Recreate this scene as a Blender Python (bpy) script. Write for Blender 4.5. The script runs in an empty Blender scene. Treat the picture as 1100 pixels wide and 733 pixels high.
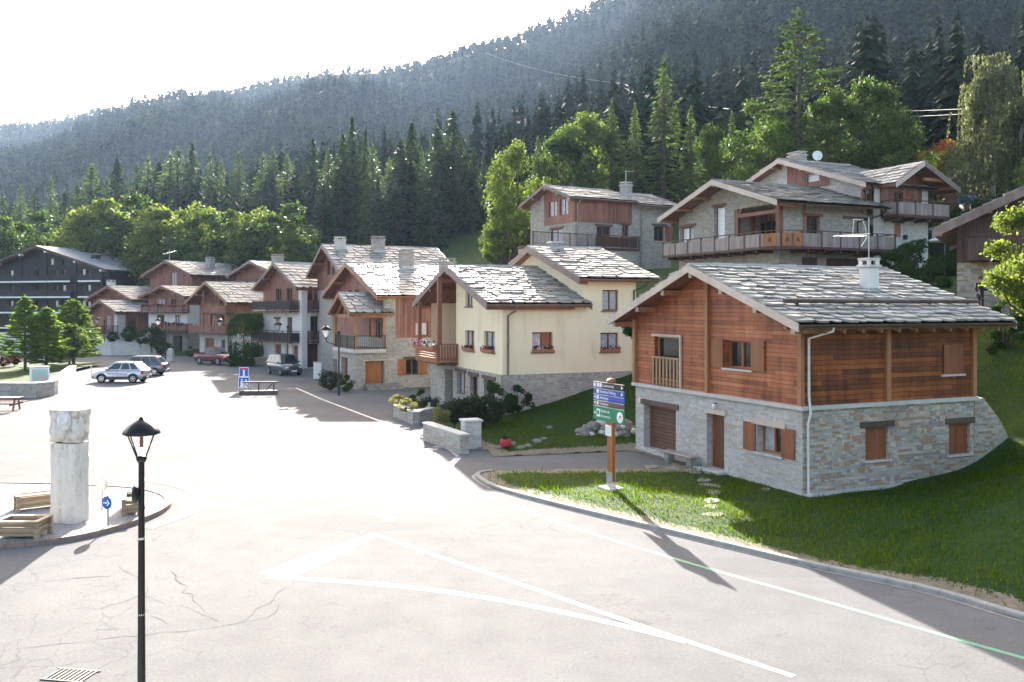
import bpy, bmesh, math, random
import numpy as np
from mathutils import Vector, Matrix

SC = bpy.context.scene
COL = SC.collection
R = math.radians
rnd = random.Random(7)

# ------------------------------------------------------------------ camera
FPX, HX, HY, CAMZ = 960.0, 550.0, 330.0, 6.0
cd = bpy.data.cameras.new("camera")
cam = bpy.data.objects.new("camera", cd)
COL.objects.link(cam)
cam.location = (0, 0, CAMZ)
cam.rotation_euler = (R(90), 0, 0)
cd.sensor_width = 36.0
cd.lens = FPX / 1100 * 36.0
cd.shift_y = -(366.5 - HY) / 1100.0
cd.clip_start = 0.1
cd.clip_end = 9000
SC.camera = cam

# ------------------------------------------------------------------ world, sun, exposure
SUN_EL, SUN_AZ = 20.8, -7.5          # azimuth measured from +Y, positive towards +X
w = bpy.data.worlds.new("World")
SC.world = w
w.use_nodes = True
nt = w.node_tree
sky = nt.nodes.new("ShaderNodeTexSky")
sky.sky_type = 'NISHITA'
sky.sun_disc = False
sky.sun_elevation = R(SUN_EL)
sky.sun_rotation = R(SUN_AZ)
sky.dust_density = 3.0
sky.air_density = 0.7
sky.ozone_density = 0.3
bg = nt.nodes["Background"]
bg.inputs["Strength"].default_value = 0.115
warm = nt.nodes.new("ShaderNodeMix")          # dusty air: the skylight is less blue than the clean model sky
warm.data_type = 'RGBA'; warm.blend_type = 'MULTIPLY'; warm.inputs[0].default_value = 1.0
warm.inputs[7].default_value = (1.10, 1.0, .86, 1)
nt.links.new(sky.outputs[0], warm.inputs[6])
nt.links.new(warm.outputs[2], bg.inputs[0])
sl = bpy.data.lights.new("sun", 'SUN')
sl.energy = 5.0
sl.angle = R(0.5)
sl.color = (1.0, 0.945, 0.87)
so = bpy.data.objects.new("sun", sl)
COL.objects.link(so)
sd = Vector((math.sin(R(SUN_AZ)) * math.cos(R(SUN_EL)), math.cos(R(SUN_AZ)) * math.cos(R(SUN_EL)), math.sin(R(SUN_EL))))
so.rotation_euler = sd.to_track_quat('Z', 'Y').to_euler()
so.location = (-10, 60, 60)
SC.view_settings.view_transform = 'Standard'
SC.view_settings.look = 'None'
SC.view_settings.gamma = 1
SC.view_settings.use_curve_mapping = False
SC.view_settings.exposure = 2.5
SC.cycles.max_bounces = 6
SC.cycles.diffuse_bounces = 3
SC.cycles.glossy_bounces = 2
SC.cycles.transmission_bounces = 3
SC.cycles.volume_bounces = 0
SC.cycles.use_denoising = True

# ------------------------------------------------------------------ small helpers
def at(px, py, Y):
    return Vector(((px - HX) * Y / FPX, Y, CAMZ - (py - HY) * Y / FPX))

def onz(px, py, z=0.0):
    Y = (CAMZ - z) * FPX / (py - HY)
    return Vector(((px - HX) * Y / FPX, Y, z))

def tag(o, label=None, cat=None, group=None, kind=None):
    if label: o['label'] = label
    if cat: o['category'] = cat
    if group: o['group'] = group
    if kind: o['kind'] = kind
    return o

def empty(name, loc, rz=0.0):
    o = bpy.data.objects.new(name, None)
    o.empty_display_size = .3
    o.location = loc
    o.rotation_euler = (0, 0, rz)
    COL.objects.link(o)
    return o

def copy_tree(o, parent=None):
    c = o.copy()
    COL.objects.link(c)
    c.parent = parent
    for ch in list(o.children):
        copy_tree(ch, c)
    return c

class MB:
    """collects faces and links them as one mesh object"""
    def __init__(s):
        s.v = []; s.f = []; s.m = []; s.mats = []; s.sm = []
    def mi(s, mat):
        if mat not in s.mats: s.mats.append(mat)
        return s.mats.index(mat)
    def poly(s, pts, mat, smooth=False):
        n = len(s.v)
        s.v.extend([tuple(p) for p in pts])
        s.f.append(tuple(range(n, n + len(pts))))
        s.m.append(s.mi(mat)); s.sm.append(smooth)
    def mesh(s, verts, faces, mat, smooth=False):
        n = len(s.v); k = s.mi(mat)
        s.v.extend([tuple(p) for p in verts])
        for f in faces:
            s.f.append(tuple(i + n for i in f)); s.m.append(k); s.sm.append(smooth)
    def hexa(s, p, mat):
        s.mesh(p, [(0, 3, 2, 1), (4, 5, 6, 7), (0, 1, 5, 4), (1, 2, 6, 5), (2, 3, 7, 6), (3, 0, 4, 7)], mat)
    def box(s, a, b, mat):
        x0, x1 = sorted((a[0], b[0])); y0, y1 = sorted((a[1], b[1])); z0, z1 = sorted((a[2], b[2]))
        s.hexa([(x0, y0, z0), (x1, y0, z0), (x1, y1, z0), (x0, y1, z0), (x0, y0, z1), (x1, y0, z1), (x1, y1, z1), (x0, y1, z1)], mat)
    def bbox(s, a, b, mat, bev=.02):
        """box with chamfered edges"""
        x0, x1 = sorted((a[0], b[0])); y0, y1 = sorted((a[1], b[1])); z0, z1 = sorted((a[2], b[2]))
        bm = bmesh.new()
        bmesh.ops.create_cube(bm, size=1)
        for v in bm.verts:
            v.co = Vector(((x0 + x1) / 2 + v.co.x * (x1 - x0), (y0 + y1) / 2 + v.co.y * (y1 - y0), (z0 + z1) / 2 + v.co.z * (z1 - z0)))
        bmesh.ops.bevel(bm, geom=bm.edges[:], offset=bev, segments=1, affect='EDGES')
        s.from_bm(bm, mat); bm.free()
    def from_bm(s, bm, mat, smooth=False, mtx=None):
        bm.verts.index_update()
        s.mesh([(mtx @ v.co if mtx else v.co) for v in bm.verts], [[v.index for v in f.verts] for f in bm.faces], mat, smooth)
    def beam(s, p, q, w, h, mat, up=(0, 0, 1)):
        p = Vector(p); q = Vector(q); d = (q - p).normalized()
        u = Vector(up)
        if abs(d.dot(u)) > .98: u = Vector((0, 1, 0))
        a = d.cross(u).normalized() * (w / 2); b = a.cross(d).normalized() * (h / 2)
        s.hexa([p - a - b, p + a - b, q + a - b, q - a - b, p - a + b, p + a + b, q + a + b, q - a + b], mat)
    def tube(s, pts, rad, mat, n=8, caps=True, smooth=True):
        pts = [Vector(p) for p in pts]
        if not isinstance(rad, (list, tuple)): rad = [rad] * len(pts)
        vs = []; fs = []
        ref = None
        for i, p in enumerate(pts):
            d = (pts[min(i + 1, len(pts) - 1)] - pts[max(i - 1, 0)]).normalized()
            if ref is None:
                ref = Vector((1, 0, 0)) if abs(d.x) < .9 else Vector((0, 1, 0))
            a = (ref - d * ref.dot(d)).normalized(); ref = a
            b = d.cross(a)
            for k in range(n):
                t = 2 * math.pi * k / n
                vs.append(p + (a * math.cos(t) + b * math.sin(t)) * rad[i])
        for i in range(len(pts) - 1):
            for k in range(n):
                k2 = (k + 1) % n
                fs.append((i * n + k, i * n + k2, (i + 1) * n + k2, (i + 1) * n + k))
        s.mesh(vs, fs, mat, smooth)
        if caps:
            s.poly([vs[k] for k in range(n)][::-1], mat)
            s.poly([vs[(len(pts) - 1) * n + k] for k in range(n)], mat)
    def lathe(s, prof, mat, c=(0, 0, 0), n=16, axis='z', smooth=True):
        vs = []; fs = []
        for (r, z) in prof:
            for k in range(n):
                t = 2 * math.pi * k / n
                if axis == 'z': vs.append((c[0] + r * math.cos(t), c[1] + r * math.sin(t), c[2] + z))
                elif axis == 'y': vs.append((c[0] + r * math.cos(t), c[1] + z, c[2] + r * math.sin(t)))
                else: vs.append((c[0] + z, c[1] + r * math.cos(t), c[2] + r * math.sin(t)))
        for i in range(len(prof) - 1):
            for k in range(n):
                k2 = (k + 1) % n
                fs.append((i * n + k, i * n + k2, (i + 1) * n + k2, (i + 1) * n + k))
        s.mesh(vs, fs, mat, smooth)
    def ell(s, c, r, mat, nu=12, nv=8, jit=0.0, rg=rnd):
        vs = []; fs = []
        for i in range(nv + 1):
            th = math.pi * i / nv
            for k in range(nu):
                ph = 2 * math.pi * k / nu
                q = 1 + (rg.uniform(-jit, jit) if jit else 0)
                vs.append((c[0] + r[0] * q * math.sin(th) * math.cos(ph), c[1] + r[1] * q * math.sin(th) * math.sin(ph), c[2] + r[2] * q * math.cos(th)))
        for i in range(nv):
            for k in range(nu):
                k2 = (k + 1) % nu
                fs.append((i * nu + k, (i + 1) * nu + k, (i + 1) * nu + k2, i * nu + k2))
        s.mesh(vs, fs, mat, True)
    def empty(s): return not s.f
    def data(s, name):
        me = bpy.data.meshes.new(name)
        me.from_pydata(s.v, [], s.f)
        for m in s.mats: me.materials.append(m)
        me.polygons.foreach_set("material_index", s.m)
        me.polygons.foreach_set("use_smooth", s.sm)
        uv_box(me)
        return me
    def build(s, name, parent=None, loc=None, rz=0.0):
        o = bpy.data.objects.new(name, s.data(name))
        COL.objects.link(o)
        if parent is not None: o.parent = parent
        if loc is not None: o.location = loc
        if rz: o.rotation_euler = (0, 0, rz)
        return o

def uv_box(me):
    """metre UVs projected along each face's dominant axis"""
    nl = len(me.loops)
    if nl == 0: return
    co = np.empty(len(me.vertices) * 3, 'f'); me.vertices.foreach_get("co", co); co = co.reshape(-1, 3)
    vi = np.empty(nl, 'i'); me.loops.foreach_get("vertex_index", vi)
    npol = len(me.polygons)
    nr = np.empty(npol * 3, 'f'); me.polygons.foreach_get("normal", nr); nr = np.abs(nr.reshape(-1, 3))
    lt = np.empty(npol, 'i'); me.polygons.foreach_get("loop_total", lt)
    ax = np.repeat(np.argmax(nr * np.array([1, 1, 1.15]), axis=1), lt)
    c = co[vi]
    uv = np.where((ax == 2)[:, None], c[:, [0, 1]], np.where((ax == 0)[:, None], c[:, [1, 2]], c[:, [0, 2]]))
    l = me.uv_layers.new(name="uv")
    l.data.foreach_set("uv", uv.astype('f').ravel())

def np_mesh(name, verts, quads, mats, midx=None, attr=None, smooth=False):
    """big meshes straight from arrays; quads (n,3) or (n,4)"""
    me = bpy.data.meshes.new(name)
    nv, (nf, k) = len(verts), quads.shape
    me.vertices.add(nv); me.vertices.foreach_set("co", np.asarray(verts, 'f').ravel())
    me.loops.add(nf * k); me.loops.foreach_set("vertex_index", np.asarray(quads, 'i').ravel())
    me.polygons.add(nf)
    me.polygons.foreach_set("loop_start", np.arange(nf, dtype='i') * k)
    for m in mats: me.materials.append(m)
    if midx is not None: me.polygons.foreach_set("material_index", np.asarray(midx, 'i'))
    if smooth: me.polygons.foreach_set("use_smooth", np.ones(nf, bool))
    me.update(calc_edges=True)
    if attr:
        for an, av in attr.items():
            a = me.attributes.new(an, 'FLOAT', 'POINT')
            a.data.foreach_set("value", np.asarray(av, 'f'))
    return me

def link(name, me, parent=None, loc=None):
    o = bpy.data.objects.new(name, me)
    COL.objects.link(o)
    if parent is not None: o.parent = parent
    if loc is not None: o.location = loc
    return o

# ------------------------------------------------------------------ materials
class NT:
    def __init__(s, name):
        s.m = bpy.data.materials.new(name); s.m.use_nodes = True
        s.t = s.m.node_tree; s.b = s.t.nodes["Principled BSDF"]
        s._uv = None
    def n(s, typ, **kw):
        nd = s.t.nodes.new(typ)
        for k, v in kw.items(): setattr(nd, k, v)
        return nd
    def l(s, a, b): s.t.links.new(a, b)
    def uv(s):
        if s._uv is None: s._uv = s.n("ShaderNodeUVMap", uv_map="uv").outputs[0]
        return s._uv
    def obj(s): return s.n("ShaderNodeTexCoord").outputs["Object"]
    def geo(s): return s.n("ShaderNodeNewGeometry").outputs["Position"]
    def math(s, op, a, b=0.0, c=None, clamp=False):
        nd = s.n("ShaderNodeMath", operation=op, use_clamp=clamp)
        for i, x in enumerate((a, b) if c is None else (a, b, c)):
            if isinstance(x, (int, float)): nd.inputs[i].default_value = x
            else: s.l(x, nd.inputs[i])
        return nd.outputs[0]
    def noise(s, vec, scale, detail=3, rough=.5, out=0):
        nd = s.n("ShaderNodeTexNoise"); s.l(vec, nd.inputs["Vector"])
        nd.inputs["Scale"].default_value = scale; nd.inputs["Detail"].default_value = detail; nd.inputs["Roughness"].default_value = rough
        return nd.outputs[out]
    def scale(s, vec, sc):
        nd = s.n("ShaderNodeVectorMath", operation='MULTIPLY'); s.l(vec, nd.inputs[0]); nd.inputs[1].default_value = sc
        return nd.outputs[0]
    def ramp(s, fac, stops, interp='LINEAR'):
        nd = s.n("ShaderNodeValToRGB"); s.l(fac, nd.inputs[0]); cr = nd.color_ramp; cr.interpolation = interp
        while len(cr.elements) < len(stops): cr.elements.new(.5)
        for e, (p, c) in zip(cr.elements, stops):
            e.position = p; e.color = (*c, 1) if len(c) == 3 else c
        return nd.outputs[0]
    def mix(s, fac, a, b, mode='MIX'):
        nd = s.n("ShaderNodeMix", data_type='RGBA', blend_type=mode)
        for sock, x in ((nd.inputs[0], fac), (nd.inputs[6], a), (nd.inputs[7], b)):
            if isinstance(x, (int, float)): sock.default_value = x
            elif isinstance(x, tuple): sock.default_value = (*x, 1)
            else: s.l(x, sock)
        return nd.outputs[2]
    def bump(s, h, strength=.5, dist=.02):
        nd = s.n("ShaderNodeBump"); s.l(h, nd.inputs["Height"])
        nd.inputs["Strength"].default_value = strength; nd.inputs["Distance"].default_value = dist
        s.l(nd.outputs[0], s.b.inputs["Normal"])
    def set(s, color=None, rough=None, metal=None, spec=None):
        for nm, x in (("Base Color", color), ("Roughness", rough), ("Metallic", metal), ("Specular IOR Level", spec)):
            if x is None: continue
            if isinstance(x, tuple): s.b.inputs[nm].default_value = (*x, 1)
            elif isinstance(x, (int, float)): s.b.inputs[nm].default_value = x
            else: s.l(x, s.b.inputs[nm])
        return s.m

def plain(name, col, rough=.6, metal=0.0, var=.18, sc=6.0, spec=.4):
    t = NT(name)
    f = t.noise(t.obj(), sc, 4)
    d = tuple(c * (1 - var) for c in col); e = tuple(min(1, c * (1 + var)) for c in col)
    return t.set(t.ramp(f, [(.3, d), (.7, e)]), rough, metal, spec)

def planks(name, cols, vertical=False, pitch=.14, rough=.55, gap=.06, bump=.6):
    t = NT(name)
    sep = t.n("ShaderNodeSeparateXYZ"); t.l(t.uv(), sep.inputs[0])
    across, along = (sep.outputs[0], sep.outputs[1]) if vertical else (sep.outputs[1], sep.outputs[0])
    q = t.math('DIVIDE', across, pitch)
    row = t.math('FLOOR', q); fr = t.math('FRACT', q)
    seg = t.math('FLOOR', t.math('ADD', t.math('DIVIDE', along, 3.4), t.math('MULTIPLY', row, .37)))
    cmb = t.n("ShaderNodeCombineXYZ"); t.l(row, cmb.inputs[0]); t.l(seg, cmb.inputs[1])
    wn = t.n("ShaderNodeTexWhiteNoise", noise_dimensions='2D'); t.l(cmb.outputs[0], wn.inputs["Vector"])
    g = t.n("ShaderNodeCombineXYZ")
    t.l(t.math('MULTIPLY', along, 1.3), g.inputs[0]); t.l(t.math('MULTIPLY', across, 26.), g.inputs[1]); t.l(t.math('MULTIPLY', row, 3.1), g.inputs[2])
    gr = t.noise(g.outputs[0], 1.0, 4, .65)
    big = t.noise(t.uv(), .55, 3)
    stain = t.noise(t.scale(t.uv(), (2.6, .45, 1)), 1.0, 4, .6)
    f = t.math('ADD', t.math('ADD', t.math('MULTIPLY', wn.outputs[0], .30), t.math('MULTIPLY', gr, .42)), t.math('ADD', t.math('MULTIPLY', big, .38), t.math('MULTIPLY', t.math('SUBTRACT', stain, .5), .75)))
    n = len(cols)
    col = t.ramp(f, [(.25 + .75 * i / (n - 1) * .9, c) for i, c in enumerate(cols)])
    edge = t.math('LESS_THAN', t.math('MINIMUM', fr, t.math('SUBTRACT', 1.0, fr)), gap)
    col = t.mix(t.math('MULTIPLY', edge, .75), col, tuple(c * .25 for c in cols[0]))
    # a board leans outwards at its lower edge: a height ramp across each board
    h = t.math('ADD', t.math('MULTIPLY', t.math('SUBTRACT', 1.0, edge), .8), t.math('MULTIPLY', gr, .3))
    t.bump(h, bump, .012)
    return t.set(col, rough)

def stone(name, tints, mortar, bw=.38, rh=.11, mort=.012, warp=.05, rough=.85, bump=1.0):
    t = NT(name)
    nz = t.noise(t.uv(), 2.2, 2, out=1)
    off = t.n("ShaderNodeVectorMath", operation='MULTIPLY_ADD'); t.l(nz, off.inputs[0]); off.inputs[1].default_value = (warp * 2, warp, 0); t.l(t.uv(), off.inputs[2])
    def br(bw_, rh_, o):
        b = t.n("ShaderNodeTexBrick"); t.l(off.outputs[0], b.inputs["Vector"])
        b.offset = o; b.offset_frequency = 2; b.squash = .62; b.squash_frequency = 3
        b.inputs["Color1"].default_value = (0, 0, 0, 1); b.inputs["Color2"].default_value = (1, 1, 1, 1); b.inputs["Mortar"].default_value = (.5, .5, .5, 1)
        b.inputs["Scale"].default_value = 1; b.inputs["Mortar Size"].default_value = mort; b.inputs["Mortar Smooth"].default_value = .3
        b.inputs["Brick Width"].default_value = bw_; b.inputs["Row Height"].default_value = rh_
        return b
    b1 = br(bw, rh, .43); b2 = br(bw * .71, rh * 2.0, .37)
    # patches of big stones among thin courses
    pn = t.noise(t.scale(t.uv(), (.9, 2.3, 1)), 1.0, 1)
    sel = t.math('GREATER_THAN', pn, .56)
    val = t.mix(sel, b1.outputs["Color"], b2.outputs["Color"])
    mor = t.mix(sel, b1.outputs["Fac"], b2.outputs["Fac"])
    fine = t.noise(t.uv(), 14, 4, .6)
    n = len(tints)
    vv = t.math('ADD', t.math('MULTIPLY', val, .86), t.math('MULTIPLY', fine, .16))
    col = t.ramp(vv, [((i + .0) / n, c) for i, c in enumerate(tints)], 'CONSTANT')
    col = t.mix(.55, col, t.ramp(fine, [(.25, (.45, .45, .45)), (.75, (1.25, 1.25, 1.25))]), 'MULTIPLY')
    big = t.noise(t.uv(), .4, 3)
    col = t.mix(.5, col, t.ramp(big, [(.3, (.72, .7, .68)), (.7, (1.2, 1.17, 1.12))]), 'MULTIPLY')
    col = t.mix(mor, col, mortar)
    h = t.math('ADD', t.math('MULTIPLY', t.math('SUBTRACT', 1.0, mor), t.math('ADD', .6, t.math('MULTIPLY', val, .5))), t.math('MULTIPLY', fine, .35))
    t.bump(h, bump, .03)
    return t.set(col, rough, spec=.25)

def slabs_mat(name, cols, rough=.5):
    t = NT(name)
    g = t.n("ShaderNodeNewGeometry")
    fine = t.noise(t.obj(), 7, 4, .65)
    big = t.noise(t.obj(), .5, 3)
    f = t.math('ADD', t.math('MULTIPLY', g.outputs["Random Per Island"], .7), t.math('MULTIPLY', fine, .3))
    n = len(cols)
    col = t.ramp(f, [(.1 + .8 * i / (n - 1), c) for i, c in enumerate(cols)])
    li = t.math('MULTIPLY', t.math('GREATER_THAN', t.noise(t.obj(), 3.5, 5, .7), .6), .55)
    col = t.mix(li, col, (.30, .27, .19))
    col = t.mix(.4, col, t.ramp(big, [(.3, (.7, .7, .7)), (.7, (1.15, 1.12, 1.08))]), 'MULTIPLY')
    t.bump(t.math('ADD', fine, t.math('MULTIPLY', t.noise(t.obj(), 2, 2), .8)), .8, .03)
    return t.set(col, t.math('ADD', rough - .1, t.math('MULTIPLY', fine, .2)), spec=.5)

def leaf(name, stops, trans=.45, rough=.55, tint=False):
    t = NT(name)
    g = t.n("ShaderNodeNewGeometry")
    oi = t.n("ShaderNodeObjectInfo")
    if tint:
        at_ = t.n("ShaderNodeAttribute", attribute_name="tint")
        f = t.math('ADD', t.math('MULTIPLY', at_.outputs["Fac"], .7), t.math('MULTIPLY', g.outputs["Random Per Island"], .3))
    else:
        f = t.math('ADD', t.math('MULTIPLY', g.outputs["Random Per Island"], .6), t.math('MULTIPLY', oi.outputs["Random"], .4))
    n = len(stops)
    col = t.ramp(f, [(.08 + .84 * i / max(1, n - 1), c) for i, c in enumerate(stops)])
    t.set(col, rough, spec=.04 if tint else .06)
    tr = t.n("ShaderNodeBsdfTranslucent")
    wc = t.mix(1.0, col, (1.25, 1.35, .75), 'MULTIPLY')
    t.l(wc, tr.inputs[0])
    mx = t.n("ShaderNodeMixShader"); mx.inputs[0].default_value = trans
    t.l(t.b.outputs[0], mx.inputs[1]); t.l(tr.outputs[0], mx.inputs[2])
    t.l(mx.outputs[0], t.t.nodes["Material Output"].inputs[0])
    return t.m

M = {}
M['larch_h'] = planks("larch boards", [(.10, .024, .008), (.31, .086, .027), (.43, .135, .046), (.50, .24, .14)], False, .145)
M['oiled_h'] = planks("oiled boards", [(.035, .007, .002), (.15, .034, .005), (.29, .075, .010), (.40, .13, .022)], False, .165, rough=.6)
M['red_v'] = planks("red brown boards", [(.10, .035, .022), (.22, .080, .050), (.30, .12, .080), (.36, .18, .13)], True, .17)
M['red_h'] = planks("red brown lying boards", [(.10, .033, .020), (.22, .075, .045), (.29, .115, .075)], False, .16)
M['dark_v'] = planks("dark stained boards", [(.012, .008, .009), (.022, .014, .016), (.035, .024, .026)], True, .18)
M['brown_v'] = planks("brown boards", [(.05, .022, .016), (.10, .045, .033), (.14, .068, .05)], True, .16)
M['grey_v'] = planks("weathered grey boards", [(.20, .15, .13), (.34, .28, .26), (.45, .40, .39)], True, .13, gap=.08)
M['beam'] = planks("timber beam", [(.20, .085, .036), (.34, .15, .066), (.42, .21, .10)], True, .6, gap=.0)
M['beam_red'] = planks("red timber beam", [(.15, .05, .028), (.25, .092, .052), (.32, .13, .08)], True, .6, gap=.0)
M['barge'] = planks("pale fascia board", [(.42, .33, .27), (.55, .45, .38), (.62, .53, .46)], False, .6, gap=.0)
M['barge_brown'] = planks("brown fascia board", [(.13, .085, .07), (.21, .15, .13), (.28, .21, .19)], False, .6, gap=.0)
M['kerb'] = plain('grey concrete kerb', (.33, .315, .295), .9, var=.15, sc=4, spec=.15)
M['log_end'] = plain("cut log ends", (.42, .36, .27), .8)
M['soffit'] = planks("soffit boards", [(.13, .055, .030), (.22, .095, .050), (.28, .13, .07)], True, .15)
M['rust'] = planks("rust brown shutter boards", [(.19, .058, .022), (.27, .090, .034), (.33, .12, .05)], True, .13, rough=.5, gap=.045)
M['orange'] = planks("orange varnished boards", [(.26, .085, .022), (.38, .135, .035), (.46, .18, .055)], True, .13, rough=.4)
M['lintel'] = planks("old oak lintel", [(.045, .03, .024), (.09, .062, .05), (.13, .095, .08)], False, .5, gap=.0)
G = [(.42, .42, .43), (.55, .54, .52), (.36, .37, .39), (.48, .43, .36), (.60, .58, .55), (.45, .34, .24), (.40, .40, .41), (.52, .50, .47)]
M['stone_new'] = stone("split stone facing", [(.46, .45, .45), (.57, .56, .55), (.51, .50, .49), (.61, .60, .58), (.54, .52, .49), (.50, .43, .37), (.59, .58, .57), (.45, .44, .44)], (.48, .47, .45), .36, .085, .007)
M['stone_mix'] = stone("coloured stone facing", [(.34, .30, .26), (.52, .46, .38), (.42, .38, .33), (.57, .50, .40), (.45, .27, .15), (.31, .28, .25), (.60, .55, .47), (.47, .41, .33)], (.40, .37, .33), .36, .095, .009)
M['stone'] = stone("rubble stone", [(.36, .34, .31), (.46, .44, .40), (.40, .36, .31), (.52, .49, .45), (.34, .33, .33), (.48, .42, .34)], (.46, .43, .38), .42, .13, .016, .08)
M['stone_white'] = stone("limewashed stone", [(.58, .56, .53), (.68, .66, .63), (.62, .58, .53), (.72, .70, .67), (.54, .52, .50)], (.66, .64, .60), .40, .13, .014, .08)
def render_coat(name, col):
    t = NT(name)
    st_ = t.noise(t.scale(t.uv(), (2.2, .30, 1)), 1.0, 5, .6); bl = t.noise(t.uv(), .7, 4); fi = t.noise(t.uv(), 25, 3, .6)
    f = t.math('ADD', t.math('ADD', t.math('MULTIPLY', st_, .5), t.math('MULTIPLY', bl, .35)), t.math('MULTIPLY', fi, .15))
    t.bump(fi, .5, .01)
    return t.set(t.ramp(f, [(.30, tuple(c * .74 for c in col)), (.47, tuple(c * .94 for c in col)), (.7, col)]), .92, spec=.1)
M['cream'] = render_coat("cream render", (.88, .76, .54))
M['white'] = render_coat("white render", (.74, .72, .69))
M['ochre'] = plain("ochre render", (.46, .26, .07), .9, var=.08, sc=1.0, spec=.1)
M['concrete'] = plain("pale concrete", (.52, .50, .47), .85, var=.1, sc=3, spec=.2)
M['slab'] = slabs_mat("stone roof slabs", [(.17, .155, .15), (.28, .265, .255), (.36, .34, .32), (.44, .42, .39)])
M['slab_pale'] = slabs_mat("pale stone roof slabs", [(.22, .205, .19), (.31, .29, .27), (.39, .37, .34), (.47, .445, .41)])
M['slab_dark'] = slabs_mat("dark stone roof slabs", [(.10, .092, .088), (.17, .16, .15), (.24, .225, .21), (.30, .28, .26)])
M['gap_shade'] = plain('black slab gap shade', (.012, .011, .010), 1.0, spec=0.0)  # near-black colour stands in for shade in the gaps between slabs
M['sheet_roof'] = plain("grey sheet roofing", (.30, .32, .36), .42, var=.12, sc=2, spec=.5)
M['zinc'] = plain("zinc", (.42, .43, .43), .45, .6, .1)
M['zinc_pale'] = plain("pale painted pipe", (.66, .65, .62), .4, .0, .06)
M['brown_metal'] = plain("brown metal gutter", (.10, .075, .06), .4, .3, .1)
M['black_metal'] = plain("black painted metal", (.010, .009, .010), .38, .2, .2)
M['glass'] = plain("window glass", (.016, .018, .020), .06, 0, .1, spec=.7)
M['glass_curtain'] = plain("net curtain behind glass", (.40, .42, .46), .25, 0, .25, 5, spec=.6)
M['glass_bright'] = plain("glass with painted sky reflection", (.78, .79, .82), .25, 0, .05, 5, spec=.6)  # white stands in for bright sky mirrored in the panes
M['frame'] = plain("brown window frame", (.17, .075, .038), .5, var=.15)
M['frame_pale'] = plain("light oak frame", (.33, .20, .10), .5, var=.15)
M['white_paint'] = plain("white paint", (.78, .78, .77), .45, var=.04)
M['rock'] = plain("field stones", (.25, .235, .21), .95, var=.35, sc=3, spec=.1)
M['planter_wood'] = planks("planter boards", [(.24, .165, .095), (.34, .25, .155), (.42, .32, .21)], False, .14, gap=.05)
M['soil'] = plain("soil", (.055, .038, .026), .95, var=.3, sc=12)
M['bark'] = plain("bark", (.085, .062, .048), .9, var=.35, sc=8)
M['bark_pale'] = plain("pale bark", (.30, .27, .23), .85, var=.35, sc=6)
M['tyre'] = plain("tyre rubber", (.012, .012, .013), .8)
M['alloy'] = plain("alloy rim", (.55, .55, .57), .3, .7, .05)
M['plastic'] = plain("dark bumper plastic", (.025, .025, .028), .55)
M['car_glass'] = plain("car glass", (.015, .022, .030), .05, 0, .1, spec=.8)
M['red_lens'] = plain("red lens", (.42, .015, .012), .2)
M['clear_lens'] = plain("clear lens", (.65, .66, .68), .12, .3)
M['sign_blue'] = plain("sign blue", (.012, .115, .50), .35, var=.05)
M['sign_navy'] = plain("sign navy", (.035, .085, .36), .4, var=.05)
M['sign_black'] = plain("sign black", (.018, .018, .024), .4, var=.05)
M['sign_brown'] = plain("sign brown", (.105, .058, .05), .4, var=.05)
M['sign_green'] = plain("sign green", (.010, .20, .105), .4, var=.05)
M['sign_white'] = plain("sign white", (.80, .80, .80), .4, var=.03)
M['sign_red'] = plain("sign red", (.55, .03, .03), .4, var=.03)
M['terracotta'] = plain("terracotta pot", (.36, .13, .07), .8)
M['flower_red'] = plain("red petals", (.50, .03, .05), .6, var=.4, sc=30)
M['flower_pink'] = plain("pink petals", (.62, .24, .30), .6, var=.4, sc=30)
M['flower_white'] = plain("white petals", (.75, .70, .66), .6, var=.2, sc=30)
M['skin'] = plain("skin", (.52, .31, .23), .6, var=.08)
M['jacket'] = plain("dark jacket", (.018, .016, .024), .85)
M['trousers'] = plain("dark trousers", (.03, .03, .04), .85)
M['hair'] = plain("reddish hair", (.16, .05, .025), .6)
M['grass_blade'] = leaf("grass blades", [(.020, .052, .003), (.044, .094, .005), (.085, .132, .008), (.15, .135, .025)], .6)

def paint(name, c, metal=.35):
    t = NT(name); t.set(c, .28, metal, .5); t.b.inputs["Coat Weight"].default_value = .6; t.b.inputs["Coat Roughness"].default_value = .06
    f = t.noise(t.obj(), 3, 2); t.set(t.mix(f, tuple(x * .94 for x in c), c))
    return t.m
M['silver'] = paint("silver car paint", (.55, .56, .60), .5)
M['graphite'] = paint("graphite car paint", (.13, .14, .16), .4)
M['maroon'] = paint("maroon car paint", (.20, .022, .035), .2)
M['bluegrey'] = paint("blue grey car paint", (.055, .085, .10), .3)

L = {}
L['spruce'] = leaf("spruce needles", [(.014, .028, .012), (.028, .050, .019), (.045, .072, .026), (.065, .095, .034)], .42)
L['larch'] = leaf("larch needles", [(.030, .052, .020), (.055, .086, .030), (.085, .125, .042), (.12, .16, .055)], .45)
L['broad'] = leaf("broad leaves", [(.022, .042, .012), (.050, .085, .020), (.092, .138, .032), (.15, .19, .05)], .48)
L['bright'] = leaf("bright leaves", [(.040, .070, .016), (.080, .118, .024), (.135, .17, .038), (.21, .225, .06)], .5)
L['birch'] = leaf("birch leaves", [(.035, .042, .022), (.085, .095, .05), (.15, .16, .09), (.23, .23, .15)], .35)
L['rowan'] = leaf("rowan leaves", [(.09, .11, .018), (.17, .16, .020), (.24, .15, .022), (.34, .10, .025)], .5)
L['rowan_red'] = leaf("rowan berries and red leaves", [(.32, .05, .018), (.45, .09, .03)], .35)
L['hedge'] = leaf("clipped thuja", [(.018, .040, .010), (.032, .066, .014), (.048, .090, .020)], .35)
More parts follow.
